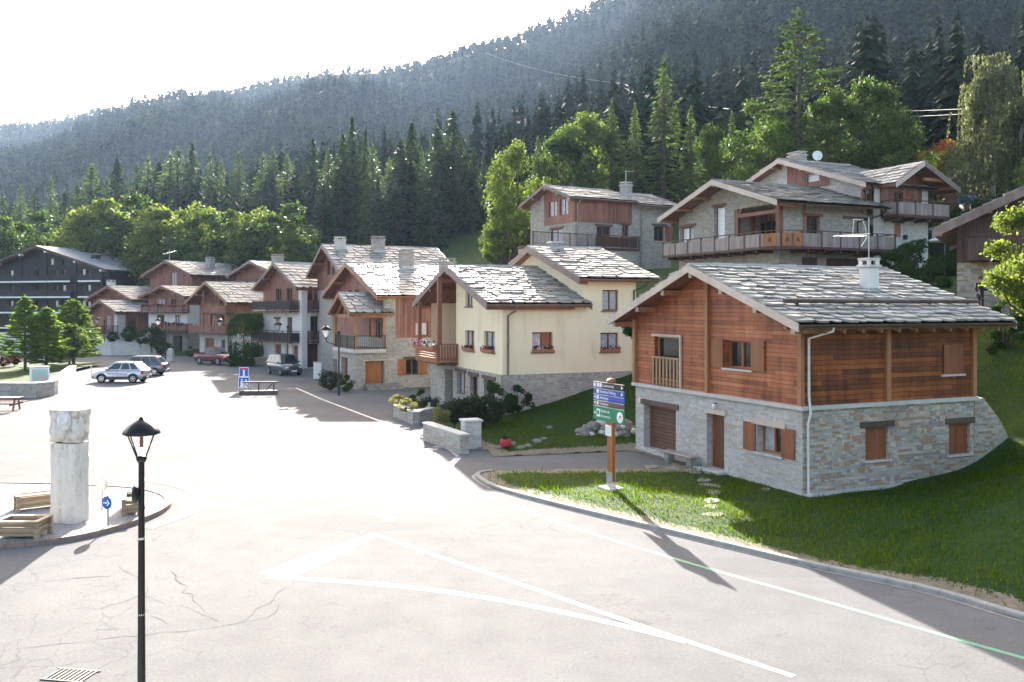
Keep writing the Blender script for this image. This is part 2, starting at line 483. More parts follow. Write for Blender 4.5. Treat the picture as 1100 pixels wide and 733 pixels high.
L['shrub'] = leaf("shrub leaves", [(.020, .030, .016), (.036, .050, .025), (.055, .072, .036), (.075, .095, .050)], .35)
L['straw'] = leaf("pale grass leaves", [(.16, .15, .055), (.25, .23, .10), (.34, .31, .17)], .4)
L['purple'] = leaf("purple leaves", [(.05, .018, .022), (.09, .03, .035), (.13, .05, .05)], .35)
L['young'] = leaf("young pine needles", [(.045, .095, .018), (.085, .155, .028), (.14, .21, .036), (.20, .26, .045)], .5)
L['forest'] = leaf("forest needles", [(.008, .018, .008), (.014, .028, .011), (.030, .050, .016), (.070, .088, .026)], .05, rough=.9, tint=True)
# ------------------------------------------------------------------ terrain
def vnoise(x, y, seed=0):
    x = np.asarray(x, float); y = np.asarray(y, float)
    xi = np.floor(x); yi = np.floor(y); xf = x - xi; yf = y - yi
    def h(a, b):
        n = (a * 127.1 + b * 311.7 + seed * 74.7)
        s_ = np.sin(n) * 43758.5453
        return s_ - np.floor(s_)
    u = xf * xf * (3 - 2 * xf); v = yf * yf * (3 - 2 * yf)
    return (h(xi, yi) * (1 - u) + h(xi + 1, yi) * u) * (1 - v) + (h(xi, yi + 1) * (1 - u) + h(xi + 1, yi + 1) * u) * v

SKY_A = (np.array([-500, -200, 0, 60, 100, 200, 260, 300, 350, 400, 440, 470, 500, 550, 600, 640, 700, 800, 900, 1000, 1100, 1400, 1800]) - HX) / FPX
SKY_Y = np.array([150, 147, 136, 127, 118, 104, 92, 82, 72, 71, 69, 63, 56, 43, 26, 8, -25, -75, -115, -140, -150, -140, -60.])
DIST_P = (np.array([-500, 0, 300, 420, 520, 640, 800, 1000, 1200, 1800]) - HX) / FPX
DIST_V = np.array([1900, 1750, 1450, 1250, 1180, 1150, 1050, 950, 900, 900.])
FOOT_P = (np.array([-600, 0, 150, 300, 420, 500, 600, 700, 900, 1100, 1500]) - HX) / FPX
FOOT_Y = np.array([300, 235, 195, 152, 125, 112, 102, 95, 84, 74, 66.])
FOOT_Z = np.array([4, 6, 6, 6.5, 7.5, 9, 11.5, 13, 12.5, 11, 10.])

ROAD = [(9.76, 17.04), (13.2, 12.2), (21, 2), (26, -30), (-95, -30), (-110, 60), (-100, 112), (-64, 121), (-54, 119), (-44, 113.5), (-33, 103),
        (-29.0, 100.5), (-20.5, 88), (-15.5, 84), (-13.5, 72), (-3.5, 70.5), (-3.3, 54), (-4.2, 47), (-3.95, 41.2), (-1.75, 38.3), (-1.0, 37.2), (-0.75, 35.7),
        (0.4, 36.05), (2.0, 36.4), (4.9, 37.3), (6.2, 35.0), (5.9, 32.9), (3.0, 32.75), (0.2, 32.65), (-0.75, 32.45),
        (-1.3, 31.9), (-1.25, 31.1), (-0.65, 29.4), (1.4, 26.8), (4.5, 23.3), (7.0, 20.4), (8.8, 18.8)]
KERB = [(-0.75, 32.45), (-1.15, 32.2), (-1.34, 31.75), (-1.25, 31.1), (-0.65, 29.4), (1.4, 26.8), (4.5, 23.3), (7.0, 20.4), (8.8, 18.8), (9.76, 17.04), (13.2, 12.2), (21, 2)]

def in_poly(x, y, poly):
    x = np.asarray(x); y = np.asarray(y)
    r = np.zeros(x.shape, bool)
    n = len(poly)
    for i in range(n):
        x1, y1 = poly[i]; x2, y2 = poly[(i + 1) % n]
        c = ((y1 > y) != (y2 > y))
        with np.errstate(divide='ignore', invalid='ignore'):
            xx = (x2 - x1) * (y - y1) / (y2 - y1 if y2 != y1 else 1e-9) + x1
        r ^= c & (x < xx)
    return r

def near_poly(x, y, poly, closed=True):
    """distance and nearest point on a polyline"""
    x = np.asarray(x, float); y = np.asarray(y, float)
    bd = np.full(x.shape, 1e9); bx = np.zeros(x.shape); by = np.zeros(x.shape)
    n = len(poly)
    for i in range(n if closed else n - 1):
        x1, y1 = poly[i]; x2, y2 = poly[(i + 1) % n]
        dx, dy = x2 - x1, y2 - y1
        t = np.clip(((x - x1) * dx + (y - y1) * dy) / (dx * dx + dy * dy), 0, 1)
        qx, qy = x1 + t * dx, y1 + t * dy
        d = np.hypot(x - qx, y - qy)
        m = d < bd
        bd = np.where(m, d, bd); bx = np.where(m, qx, bx); by = np.where(m, qy, by)
    return bd, bx, by

CP = [(-90, -30, 0), (-60, 15, 0), (-30, 15, 0), (0, 5, 0), (12, 5, 0), (0, -30, 0), (20, -30, .5), (-20, 30, 0), (-40, 60, 0), (-5, 33, 0), (-15, 55, 0), (-25, 75, 0), (-35, 92, 0),
      (-60, 110, 0), (-90, 118, 0), (-100, 60, 0), (0, 27, .0), (4.5, 22.5, .0), (8.8, 18.2, .0), (12.5, 12.3, .05), (-2.2, 37.5, 0), (-5, 42, 0), (-5.2, 50, 0), (-6, 60, 0),
      (1, 33.5, .05), (3, 37.5, .15), (9.22, 28.3, .03), (5.2, 37.3, .12), (7.2, 32.5, .05), (13, 30, .05), (15, 30.8, .22), (16.6, 31.2, .5), (5, 28, .12), (2, 31, .08), (7, 25.5, .12),
      (12.0, 26, .35), (10, 22.2, .25), (14.2, 24, 1.25), (16.5, 27, 1.35), (18, 23.5, 2.2), (18.6, 28, 1.7), (15.5, 19, 1.6), (22, 27, 3.1), (24, 20, 3.4), (28, 25, 4.5), (19.5, 32.5, 2.2), (21, 36, 3.8),
      (17.5, 35, 2.2), (20.5, 40, 4.6), (12.4, 40.7, 2.9), (8.5, 39.5, 1.0), (15, 38, 3.0),
      (-0.6, 45.8, .35), (6.8, 48.6, 2.4), (3, 47.2, 1.2), (2, 58.5, 3.6), (-3.2, 53, .2), (9.5, 50, 3.2), (4, 42, .8), (0, 41.5, .35), (7.5, 44.5, 2.0), (12, 47, 4.2), (-1.5, 39.5, .25),
      (22, 45, 5.4), (28, 45, 5.7), (33, 50, 6.6), (17, 59, 7.6), (24, 62, 8.3), (12, 70, 8.0), (31, 66, 8.9), (20, 74, 10.2), (5, 78, 8.6), (15, 84, 9.7), (0, 86, 8.2), (5, 66, 6.0), (11, 61, 6.3), (1, 63, 4.0),
      (-6, 76, 3.2), (-8, 71, .6), (-3, 69, .5), (-14, 78, .4), (-17, 91, .5), (-9, 88, 4.0), (0, 97, 9), (-20, 106, 2.2), (-30, 122, 2.6), (-46, 131, 1.6), (-64, 143, 1.0), (-100, 150, .5), (-150, 160, 0), (-150, 60, 0), (-140, -30, 0)]
for a in (-1.1, -.8, -.55, -.4, -.27, -.15, -.05, .05, .15, .25, .36, .47, .6, .8):
    fy = float(np.interp(a, FOOT_P, FOOT_Y)); fz = float(np.interp(a, FOOT_P, FOOT_Z))
    CP.append((a * fy, fy, fz))
    CP.append((a * fy * 1.15, fy * 1.15, fz + 2.2))
for q in ((45, 5, 7), (40, 30, 7), (60, -30, 9), (60, 40, 11), (100, 20, 20), (100, 90, 30), (-220, 220, 4), (-220, -30, 0)):
    CP.append(q)
CPn = np.array(CP, float)
def _phi(r2): return np.where(r2 > 1e-9, .5 * r2 * np.log(np.maximum(r2, 1e-9)), 0)
_S = 50.0
_P = CPn[:, :2] / _S; _n = len(_P)
_K = _phi(((_P[:, None] - _P[None]) ** 2).sum(-1)) + 2e-4 * np.eye(_n)
_A = np.zeros((_n + 3, _n + 3)); _A[:_n, :_n] = _K; _A[:_n, _n] = 1; _A[:_n, _n + 1:] = _P; _A[_n, :_n] = 1; _A[_n + 1:, :_n] = _P.T
_W = np.linalg.solve(_A, np.concatenate([CPn[:, 2], [0, 0, 0]]))
def tps(x, y):
    sh = np.shape(x); q = np.stack([np.ravel(x), np.ravel(y)], -1) / _S
    out = np.empty(len(q))
    for i in range(0, len(q), 20000):
        b = q[i:i + 20000]
        out[i:i + 20000] = _phi(((b[:, None] - _P[None]) ** 2).sum(-1)) @ _W[:_n] + _W[_n] + b @ _W[_n + 1:]
    return out.reshape(sh)

def mountain(x, y):
    x = np.asarray(x, float); y = np.maximum(np.asarray(y, float), 1.0)
    a = np.clip(x / y, -1.15, 1.3)
    fy = np.interp(a, FOOT_P, FOOT_Y); fz = np.interp(a, FOOT_P, FOOT_Z)
    D = np.interp(a, DIST_P, DIST_V); zs = CAMZ + (HY - np.interp(a, SKY_A, SKY_Y)) / FPX * D - 9
    t = (y - fy) / (D - fy)
    g = np.where(t > 0, np.maximum(t, 0) ** 1.12, t)
    h = fz + (zs - fz) * np.minimum(g, 1)
    over = np.maximum(t - 1, 0)
    h = h - over * 130
    amp = np.clip(t * 4, 0, 1) * np.clip((1.0 - t) * 3.5, 0.05, 1)
    h = h + amp * ((vnoise(x / 210, y / 260, 3) - .5) * 70 + (vnoise(x / 75, y / 95, 5) - .5) * 26 + (vnoise(x / 30, y / 36, 8) - .5) * 8)
    return h, t

def ground(x, y):
    """height of the land anywhere"""
    x = np.asarray(x, float); y = np.asarray(y, float)
    a = np.clip(x / np.maximum(y, 1), -1.15, 1.3)
    fy = np.interp(a, FOOT_P, FOOT_Y)
    m, t = mountain(x, y)
    v = tps(np.clip(x, -230, 110), np.clip(y, -40, 330))
    k = np.clip((y - fy) / 25.0, 0, 1); k = k * k * (3 - 2 * k)
    return v * (1 - k) + m * k

def gz(x, y): return float(ground(np.array([x]), np.array([y]))[0])

def axis(segs):
    out = []
    for a, b, st in segs: out += list(np.arange(a, b, st))
    return np.array(out + [segs[-1][1]])
gx = axis([(-2600, -900, 90), (-900, -300, 30), (-300, -120, 10), (-120, -40, 3.5), (-40, -12, 1.6), (-12, 32, 1.0), (32, 80, 3), (80, 300, 10), (300, 900, 30), (900, 2600, 90)])
gy = axis([(-700, -60, 60), (-60, 8, 6), (8, 60, 1.0), (60, 130, 2.2), (130, 300, 6), (300, 900, 16), (900, 2000, 24), (2000, 2600, 60)])
X, Y = np.meshgrid(gx, gy)
Z = ground(X, Y)
back = Y < -40
Z = np.where(back, np.where(X > 20, np.minimum(Z, 30), 0), Z)
rin = in_poly(X, Y, ROAD)
rd, _, _ = near_poly(X, Y, ROAD)
Z = np.where(rin | ((rd < 1.5) & (Y < 60)), np.minimum(Z, -.12) - .02, Z)
LAWN_BOX = (-2.5, 27.5, 12.0, 49.5)          # the mown ground has a finer sheet of its own
lb = (X > LAWN_BOX[0] + .6) & (X < LAWN_BOX[1] - 1.2) & (Y > LAWN_BOX[2] + .6) & (Y < LAWN_BOX[3] - 1.2) & ~rin
Z = np.where(lb, Z - .35, Z)
ny, nx = X.shape
idx = np.arange(nx * ny).reshape(ny, nx)
quads = np.stack([idx[:-1, :-1], idx[:-1, 1:], idx[1:, 1:], idx[1:, :-1]], -1).reshape(-1, 4)

t = NT("meadow and forest floor")
nz = t.noise(t.geo(), .06, 4); n2 = t.noise(t.geo(), .9, 4)
sp = t.n("ShaderNodeSeparateXYZ"); t.l(t.geo(), sp.inputs[0])
far = t.math('MULTIPLY', t.math('SUBTRACT', sp.outputs[2], 14), .08, clamp=True)
mead = t.ramp(t.math('ADD', t.math('MULTIPLY', nz, .5), t.math('MULTIPLY', n2, .5)), [(.3, (.030, .045, .014)), (.5, (.055, .085, .020)), (.7, (.085, .105, .032))])
floor_ = t.ramp(n2, [(.3, (.020, .030, .012)), (.7, (.045, .055, .022))])
M['meadow'] = t.set(t.mix(far, mead, floor_), .95, spec=.1)
g_me = np_mesh("ground", np.stack([X, Y, Z], -1).reshape(-1, 3), quads, [M['meadow']], smooth=True)
tag(link("ground", g_me), kind="structure")

# ---- road and plaza: one sheet of bleached asphalt
t = NT("bleached asphalt")
P = t.geo()
f1 = t.noise(P, .13, 4); f2 = t.noise(P, 1.1, 5, .6); f3 = t.noise(P, 60, 3, .7)
col = t.ramp(t.math('ADD', t.math('MULTIPLY', f1, .6), t.math('MULTIPLY', f2, .4)), [(.3, (.126, .125, .126)), (.5, (.160, .158, .158)), (.72, (.194, .191, .190))])
col = t.mix(.5, col, t.ramp(f3, [(.3, (.6, .6, .6)), (.7, (1.3, 1.3, 1.3))]), 'MULTIPLY')
vo = t.n("ShaderNodeTexVoronoi", feature='DISTANCE_TO_EDGE'); vo.inputs["Scale"].default_value = 1.25
wv = t.n("ShaderNodeVectorMath", operation='MULTIPLY_ADD'); t.l(t.noise(P, .9, 4, out=1), wv.inputs[0]); wv.inputs[1].default_value = (.9, .9, 0); t.l(P, wv.inputs[2])
t.l(wv.outputs[0], vo.inputs["Vector"])
zone = t.math('GREATER_THAN', t.noise(P, .16, 2), .565)
crack = t.math('MULTIPLY', t.math('LESS_THAN', vo.outputs["Distance"], .012), zone)
col = t.mix(t.math('MULTIPLY', crack, .28), col, (.05, .048, .046))
f4 = t.noise(P, 17, 3, .7); f5 = t.noise(P, 2.3, 5, .75)
col = t.mix(.55, col, t.ramp(f4, [(.3, (.72, .72, .72)), (.7, (1.22, 1.22, 1.22))]), 'MULTIPLY')
col = t.mix(t.math('MULTIPLY', t.math('GREATER_THAN', f5, .63), .45), col, (.10, .097, .095))
patch = t.math('GREATER_THAN', t.noise(t.scale(P, (.22, .5, 1)), .55, 1), .64)
col = t.mix(t.math('MULTIPLY', patch, .35), col, (.125, .122, .122))
t.bump(t.math('ADD', f3, t.math('MULTIPLY', t.math('SUBTRACT', 1, crack), .6)), .5, .01)
M['asphalt'] = t.set(col, .95, spec=.07)

def sheet(name, poly, z, mat, kind="structure", parent=None):
    bm = bmesh.new()
    vs = [bm.verts.new((p[0], p[1], z)) for p in poly]
    f = bm.faces.new(vs)
    f.normal_update()
    if f.normal.z < 0: f.normal_flip()
    bmesh.ops.triangulate(bm, faces=[f])
    me = bpy.data.meshes.new(name); bm.to_mesh(me); bm.free()
    me.materials.append(mat); uv_box(me)
    o = link(name, me, parent)
    if kind: o['kind'] = kind
    return o
sheet("road", ROAD, 0.0, M['asphalt'])

_zi = [0]
def strip(mb, pts, wd, z, mat, jit=0.0):
    _zi[0] += 1; z = z + (_zi[0] % 12) * .0006
    pts = [Vector((p[0], p[1], 0)) for p in pts]
    out = []
    for i, p in enumerate(pts):
        d = (pts[min(i + 1, len(pts) - 1)] - pts[max(i - 1, 0)]).normalized()
        nrm = Vector((-d.y, d.x, 0)); ww = (wd[i] if isinstance(wd, (list, tuple)) else wd) / 2 * (1 + rnd.uniform(-jit, jit))
        out.append((p + nrm * ww, p - nrm * ww))
    for (a, b), (c, e) in zip(out, out[1:]):
        mb.poly([(a.x, a.y, z), (b.x, b.y, z), (e.x, e.y, z), (c.x, c.y, z)], mat)

def g2(px, py): v = onz(px, py); return (v.x, v.y)
def dense(pts, st=.6):
    out = []
    for a, b in zip(pts, pts[1:]):
        n = max(1, int(math.hypot(b[0] - a[0], b[1] - a[1]) / st))
        out += [(a[0] + (b[0] - a[0]) * i / n, a[1] + (b[1] - a[1]) * i / n) for i in range(n)]
    return out + [pts[-1]]
def smooth(pts, it=2):
    for _ in range(it):
        o = [pts[0]]
        for a, b in zip(pts, pts[1:]):
            o += [(a[0] * .75 + b[0] * .25, a[1] * .75 + b[1] * .25), (a[0] * .25 + b[0] * .75, a[1] * .25 + b[1] * .75)]
        pts = o + [pts[-1]]
    return pts

t = NT("worn road paint")
wr = t.noise(t.geo(), 5, 5, .75)
M['paint'] = t.set(t.ramp(wr, [(.40, (.19, .187, .185)), (.56, (.56, .555, .55)), (.75, (.74, .74, .73))]), .55)
t = NT("worn green paint")
wr = t.noise(t.geo(), 4, 5, .75)
M['paint_green'] = t.set(t.ramp(wr, [(.35, (.18, .24, .19)), (.55, (.12, .42, .22))]), .6)
mk = MB()
strip(mk, smooth([g2(403, 574), g2(470, 598), g2(560, 628), g2(640, 656), g2(740, 690), g2(853, 727)]), .14, .004, M['paint'])
strip(mk, smooth([g2(288, 620), g2(420, 628), g2(530, 643), g2(620, 661), g2(700, 680), g2(738, 690)]), .19, .004, M['paint'])
strip(mk, [g2(294, 619), g2(345, 598), g2(402, 574)], [.9, .75, .25], .004, M['paint'])
dl = [g2(412, 562), g2(440, 540), g2(468, 515), g2(492, 492)]
for a, b in ((.02, .10), (.16, .24), (.30, .38), (.44, .52), (.58, .66), (.72, .80), (.86, 1)):
    def lp(q):
        q *= 3; i = min(2, int(q)); r = q - i
        return (dl[i][0] * (1 - r) + dl[i + 1][0] * r, dl[i][1] * (1 - r) + dl[i + 1][1] * r)
    strip(mk, [lp(a), lp(b)], .30, .004, M['paint'])
strip(mk, [g2(492, 491), g2(478, 480), g2(456, 471), g2(425, 459), g2(385, 444), g2(345, 429), g2(318, 417)], .16, .004, M['paint'])
strip(mk, [g2(178, 476), g2(241, 453)], .26, .004, M['paint'])
strip(mk, [g2(239, 478), g2(248, 441)], .22, .004, M['paint'])
strip(mk, [g2(118, 478), g2(239, 479)], .13, .004, M['paint'])
for k in range(9):
    x0 = -4 + k * 16
    strip(mk, [g2(x0, 492 - k * .5), g2(x0 + 9, 491.6 - k * .5)], .45, .004, M['paint'])
for k in range(16):
    x0 = 176 + k * 9
    strip(mk, [g2(x0, 435 + k * .25), g2(x0 + 5.5, 435.2 + k * .25)], .8, .004, M['paint'])
for k in range(5):
    strip(mk, [g2(455 + k * 7, 486 - k * 2.5), g2(459 + k * 7, 484.6 - k * 2.5)], .5, .004, M['paint'])
# bicycle lane arrows
for (cx, cy) in ((661, 543), (682, 548), (592, 520)):
    c = onz(cx, cy)
    d = Vector((.78, -.62, 0)); n_ = Vector((.62, .78, 0))
    strip(mk, [c - d * .45, c + d * .1], .12, .004, M['paint'])
    mk.poly([(q.x, q.y, .0042) for q in (c + d * .1 - n_ * .22, c + d * .5, c + d * .1 + n_ * .22)], M['paint'])
tag(mk.build("road_markings"), kind="structure")
mk = MB()
strip(mk, smooth([g2(540, 540), g2(600, 562), g2(735, 604), g2(900, 650), g2(1010, 682), g2(1110, 710)]), .13, .004, M['paint_green'])
tag(mk.build("bicycle_lane_line"), kind="structure")
M['crack'] = plain("tar filled crack", (.12, .115, .11), 1.0, spec=0.0)
mk = MB()
def jag(pts, amp=.06, st=.35):
    return [(p[0] + rnd.uniform(-amp, amp), p[1] + rnd.uniform(-amp, amp)) for p in dense(pts, st)]
for pts in ([g2(-10, 702), g2(90, 689), g2(170, 681), g2(254, 671), g2(278, 655), g2(305, 634), g2(322, 620)],
            [g2(110, 655), g2(150, 640), g2(190, 650), g2(235, 668)], [g2(130, 610), g2(160, 630), g2(150, 650), g2(175, 672)], [g2(185, 615), g2(205, 640), g2(222, 664)],
            [g2(0, 630), g2(70, 622), g2(120, 620)], [g2(255, 670), g2(290, 665), g2(300, 650)]):
    q_ = jag(pts, .09, .28); i_ = 0
    while i_ < len(q_) - 2:
        n_ = rnd.randint(2, 7)
        strip(mk, q_[i_:i_ + n_], rnd.uniform(.006, .014), .0025, M['crack'], .8); i_ += n_ - 1 + (rnd.random() < .3)
tag(mk.build("road_cracks"), kind="structure")

# ---- kerb along the lawn
def kerb(name, pts, wd, h, mat, side=1, z=0.0):
    """pts run along the road edge; the stone lies on the far (lawn) side"""
    mb = MB(); pts = [Vector((p[0], p[1], 0)) for p in pts]
    ofs = []
    for i, p in enumerate(pts):
        d = (pts[min(i + 1, len(pts) - 1)] - pts[max(i - 1, 0)]).normalized()
        ofs.append(p + Vector((-d.y, d.x, 0)) * wd * side)
    for i in range(len(pts) - 1):
        a, b, c, e = pts[i], pts[i + 1], ofs[i + 1], ofs[i]
        d = (b - a).normalized() * .006
        a = a + d; b = b - d; e = e + d; c = c - d
        lo = [(q.x, q.y, z - .2) for q in (a, b, c, e)]; ch = .02
        hi = [(q.x, q.y, z + h) for q in (a + (e - a) * .12, b + (c - b) * .12, c, e)]
        mid = [(q.x, q.y, z + h - ch) for q in (a, b)]
        mb.poly([lo[0], lo[1], mid[1], mid[0]], mat); mb.poly([mid[0], mid[1], hi[1], hi[0]], mat)
        mb.poly([hi[0], hi[1], hi[2], hi[3]], mat); mb.poly([lo[3], lo[2], hi[2], hi[3]][::-1], mat)
        mb.poly([lo[0], mid[0], hi[0], hi[3], lo[3]], mat); mb.poly([lo[1], mid[1], hi[1], hi[2], lo[2]][::-1], mat)
    return tag(mb.build(name), kind="structure")
KS = smooth(KERB, 2)
kerb("kerb", dense(KS, 1.0), .17, .11, M['kerb'], 1)
gut = MB(); strip(gut, dense(KS, 1.0), .22, .003, M['kerb'])
tag(gut.build("gutter_strip"), kind="structure")

# ---- lawn: fine sheet with a soft edge on the kerb
lx = np.arange(LAWN_BOX[0], LAWN_BOX[1] + .01, .3); ly = np.arange(LAWN_BOX[2], LAWN_BOX[3] + .01, .3)
LX, LY = np.meshgrid(lx, ly)
LIN = in_poly(LX, LY, ROAD)
HX_, HY_ = 9.22, 28.37
keep = np.ones(LX.shape, bool) & ~LIN
d, bx, by = near_poly(LX, LY, ROAD)
snap = LIN & (d < .34)
LX = np.where(snap, bx, LX); LY = np.where(snap, by, LY)
keep |= snap
LZ = np.maximum(tps(LX, LY), .0) + .02
dk, _, _ = near_poly(LX, LY, ROAD)
LZ = np.where(dk < .9, np.maximum(LZ * np.clip(dk / .9, 0, 1) + .075 * (1 - np.clip(dk / .9, 0, 1)), .03), LZ)
LZ += (vnoise(LX * 1.3, LY * 1.3, 2) - .5) * .07 * np.clip(dk, 0, 1)
LZ = np.where(snap, .02, LZ)
n_y, n_x = LX.shape
idx = np.arange(n_x * n_y).reshape(n_y, n_x)
qd = np.stack([idx[:-1, :-1], idx[:-1, 1:], idx[1:, 1:], idx[1:, :-1]], -1).reshape(-1, 4)
kf = keep.ravel()[qd].all(1)
qd = qd[kf]
wear = np.clip(1.15 - dk / 1.3, 0, 1) * (LX < 16)
t = NT("mown lawn")
a1 = t.noise(t.geo(), .5, 4, .6); a2 = t.noise(t.geo(), 7, 5, .7)
gcol = t.ramp(t.math('ADD', t.math('MULTIPLY', a1, .5), t.math('MULTIPLY', a2, .5)), [(.30, (.009, .026, .003)), (.46, (.017, .046, .005)), (.60, (.032, .064, .008)), (.74, (.085, .078, .030))])
wa = t.n("ShaderNodeAttribute", attribute_name="wear")
wf = t.math('GREATER_THAN', t.math('ADD', wa.outputs["Fac"], t.math('MULTIPLY', a2, .7)), .95)
dirt = t.ramp(a2, [(.3, (.16, .125, .09)), (.7, (.30, .255, .20))])
t.bump(a2, .8, .05)
M['lawn'] = t.set(t.mix(t.math('MULTIPLY', wf, .85), gcol, dirt), .9, spec=.15)
lm = np_mesh("lawn", np.stack([LX, LY, LZ], -1).reshape(-1, 3), qd, [M['lawn']], attr={"wear": wear.ravel()}, smooth=True)
tag(link("lawn", lm), kind="structure")

# grass blades on the lawn, thicker where it is near
rs = np.random.RandomState(3)
N = 150000
ci = rs.randint(0, len(qd), N)
bu, bv = rs.rand(N), rs.rand(N); cw = np.stack([(1 - bu) * (1 - bv), bu * (1 - bv), bu * bv, (1 - bu) * bv], -1)
V = np.stack([LX, LY, LZ], -1).reshape(-1, 3)
pos = (V[qd[ci]] * cw[:, :, None]).sum(1)
wv_ = (wear.ravel()[qd[ci]] * cw).sum(1)
ok = (wv_ + rs.rand(N) * .55 < .95)
# not under the houses
def in_rect(px_, py_, C, A, u0, u1, v0, v1):
    c, s = math.cos(R(A)), math.sin(R(A)); dx = px_ - C[0]; dy = py_ - C[1]
    u = dx * c + dy * s; v = -dx * s + dy * c
    return (u > u0) & (u < u1) & (v > v0) & (v < v1)
ok &= ~in_rect(pos[:, 0], pos[:, 1], (9.22, 28.37), 24.1, -.15, 9.5, -.45, 10)
ok &= ~in_rect(pos[:, 0], pos[:, 1], (-.5, 46), 22.5, -.2, 8.2, -.2, 12)
ok &= pos[:, 1] < 47
pos = pos[ok]; n = len(pos)
an = rs.rand(n) * 6.283; hh = rs.uniform(.03, .13, n) * (.6 + 1.3 * vnoise(pos[:, 0] * .8, pos[:, 1] * .8, 9) ** 1.5 + .8 * (vnoise(pos[:, 0] * 2.1, pos[:, 1] * 2.1, 19) > .8)); ww = rs.uniform(.010, .022, n)
lean = rs.rand(n, 2) * .12 - .06
p0 = pos + np.stack([np.cos(an) * ww, np.sin(an) * ww, np.full(n, -.01)], -1)
p1 = pos - np.stack([np.cos(an) * ww, np.sin(an) * ww, np.full(n, .01)], -1)
p2 = pos + np.stack([lean[:, 0], lean[:, 1], hh], -1)
gm = np_mesh("grass", np.stack([p0, p1, p2], 1).reshape(-1, 3), np.arange(n * 3).reshape(-1, 3), [M['grass_blade']])
tag(link("grass", gm), kind="stuff")

# ---- far forest on the mountain sides
rs = np.random.RandomState(11)
T_pos = []; T_h = []; T_k = []
y0 = 90.0
while y0 < 1950:
    y1 = y0 * 1.10
    spc = 4.7 + y0 * .0036
    cnt = int(1.55 * (y1 * y1 - y0 * y0) / 2 / spc ** 2)
    a = rs.uniform(-.78, .77, cnt); yy = np.sqrt(rs.uniform(y0 * y0, y1 * y1, cnt)); xx = a * yy
    m_, tt = mountain(xx, yy)
    fy = np.interp(a, FOOT_P, FOOT_Y)
    dn = vnoise(xx / 45, yy / 45, 21) * .75 + vnoise(xx / 14, yy / 14, 22) * .35
    ok = (yy > fy + 22) & (tt < 1.03) & (dn > .22)
    ok &= ~((a > -.24) & (a < -.02) & (yy < 200))      # the dark stand behind the roofs is built tree by tree
    T_pos.append(np.stack([xx, yy, m_], -1)[ok]); y0 = y1
TP = np.concatenate(T_pos); nT = len(TP)
dist = np.hypot(TP[:, 0], TP[:, 1])
kindT = rs.rand(nT) < (.18 + .30 * (vnoise(TP[:, 0] / 110, TP[:, 1] / 110, 31) > .55))
hT = rs.uniform(9, 23, nT) * (1 - .25 * kindT) * (.8 + .5 * vnoise(TP[:, 0] / 60, TP[:, 1] / 60, 41))
rT = np.where(kindT, hT * rs.uniform(.20, .30, nT), hT * rs.uniform(.13, .20, nT))
tintT = np.clip(np.where(kindT, rs.uniform(.5, 1.1, nT), rs.uniform(0, .65, nT)) * .8 + .25 * (vnoise(TP[:, 0] / 160, TP[:, 1] / 160, 51) - .3), 0, 1)
av = []; at_ = []
for lo, hi, ntri in ((0, 260, 150), (260, 520, 84), (520, 900, 48), (900, 3000, 28)):
    s_ = (dist >= lo) & (dist < hi); k = int(s_.sum())
    if not k: continue
    P_ = TP[s_]; h_ = hT[s_][:, None]; r_ = rT[s_][:, None]; kd = kindT[s_][:, None]
    f = rs.rand(k, ntri) ** .8
    zc = .10 + .90 * f
    con = (1 - zc) ** .85 + .02
    rou = np.sqrt(np.clip(1 - ((zc - .55) / .47) ** 2, .02, 1)) * .9
    rr = r_ * np.where(kd, rou, con) * rs.uniform(.65, 1.2, (k, ntri))
    az = rs.rand(k, ntri) * 6.283; dw = rs.uniform(.35, .75, (k, ntri)) * (1.25 if ntri < 60 else 1.0)
    zin = zc * h_; drop = rr * rs.uniform(.25, .75, (k, ntri))
    c0 = np.stack([P_[:, None, 0] + rr * .12 * np.cos(az), P_[:, None, 1] + rr * .12 * np.sin(az), P_[:, None, 2] + zin + drop * .6], -1)
    c1 = np.stack([P_[:, None, 0] + rr * np.cos(az - dw), P_[:, None, 1] + rr * np.sin(az - dw), P_[:, None, 2] + zin - drop], -1)
    c2 = np.stack([P_[:, None, 0] + rr * np.cos(az + dw), P_[:, None, 1] + rr * np.sin(az + dw), P_[:, None, 2] + zin - drop * rs.uniform(.6, 1.2, (k, ntri))], -1)
    av.append(np.stack([c0, c1, c2], 2).reshape(-1, 3)); at_.append(np.repeat(tintT[s_], ntri * 3))
av = np.concatenate(av); at_ = np.concatenate(at_)
fm = np_mesh("mountain_forest", av, np.arange(len(av)).reshape(-1, 3), [L['forest']], attr={"tint": at_})
tag(link("mountain_forest", fm), kind="stuff")
print("forest trees", nT, "tris", len(av) // 3)

# ---- mountain air
hz = MB()
t = NT("mountain air")
t.t.nodes.remove(t.b)
pv = t.n("ShaderNodeVolumePrincipled")
pv.inputs["Density"].default_value = .000065
pv.inputs["Anisotropy"].default_value = .35
pv.inputs["Color"].default_value = (.50, .69, 1.0, 1)
t.l(pv.outputs[0], t.t.nodes["Material Output"].inputs["Volume"])
hz.box((-2700, -760, -32), (2700, 2700, 760), t.m)
tag(hz.build("haze"), kind="stuff")
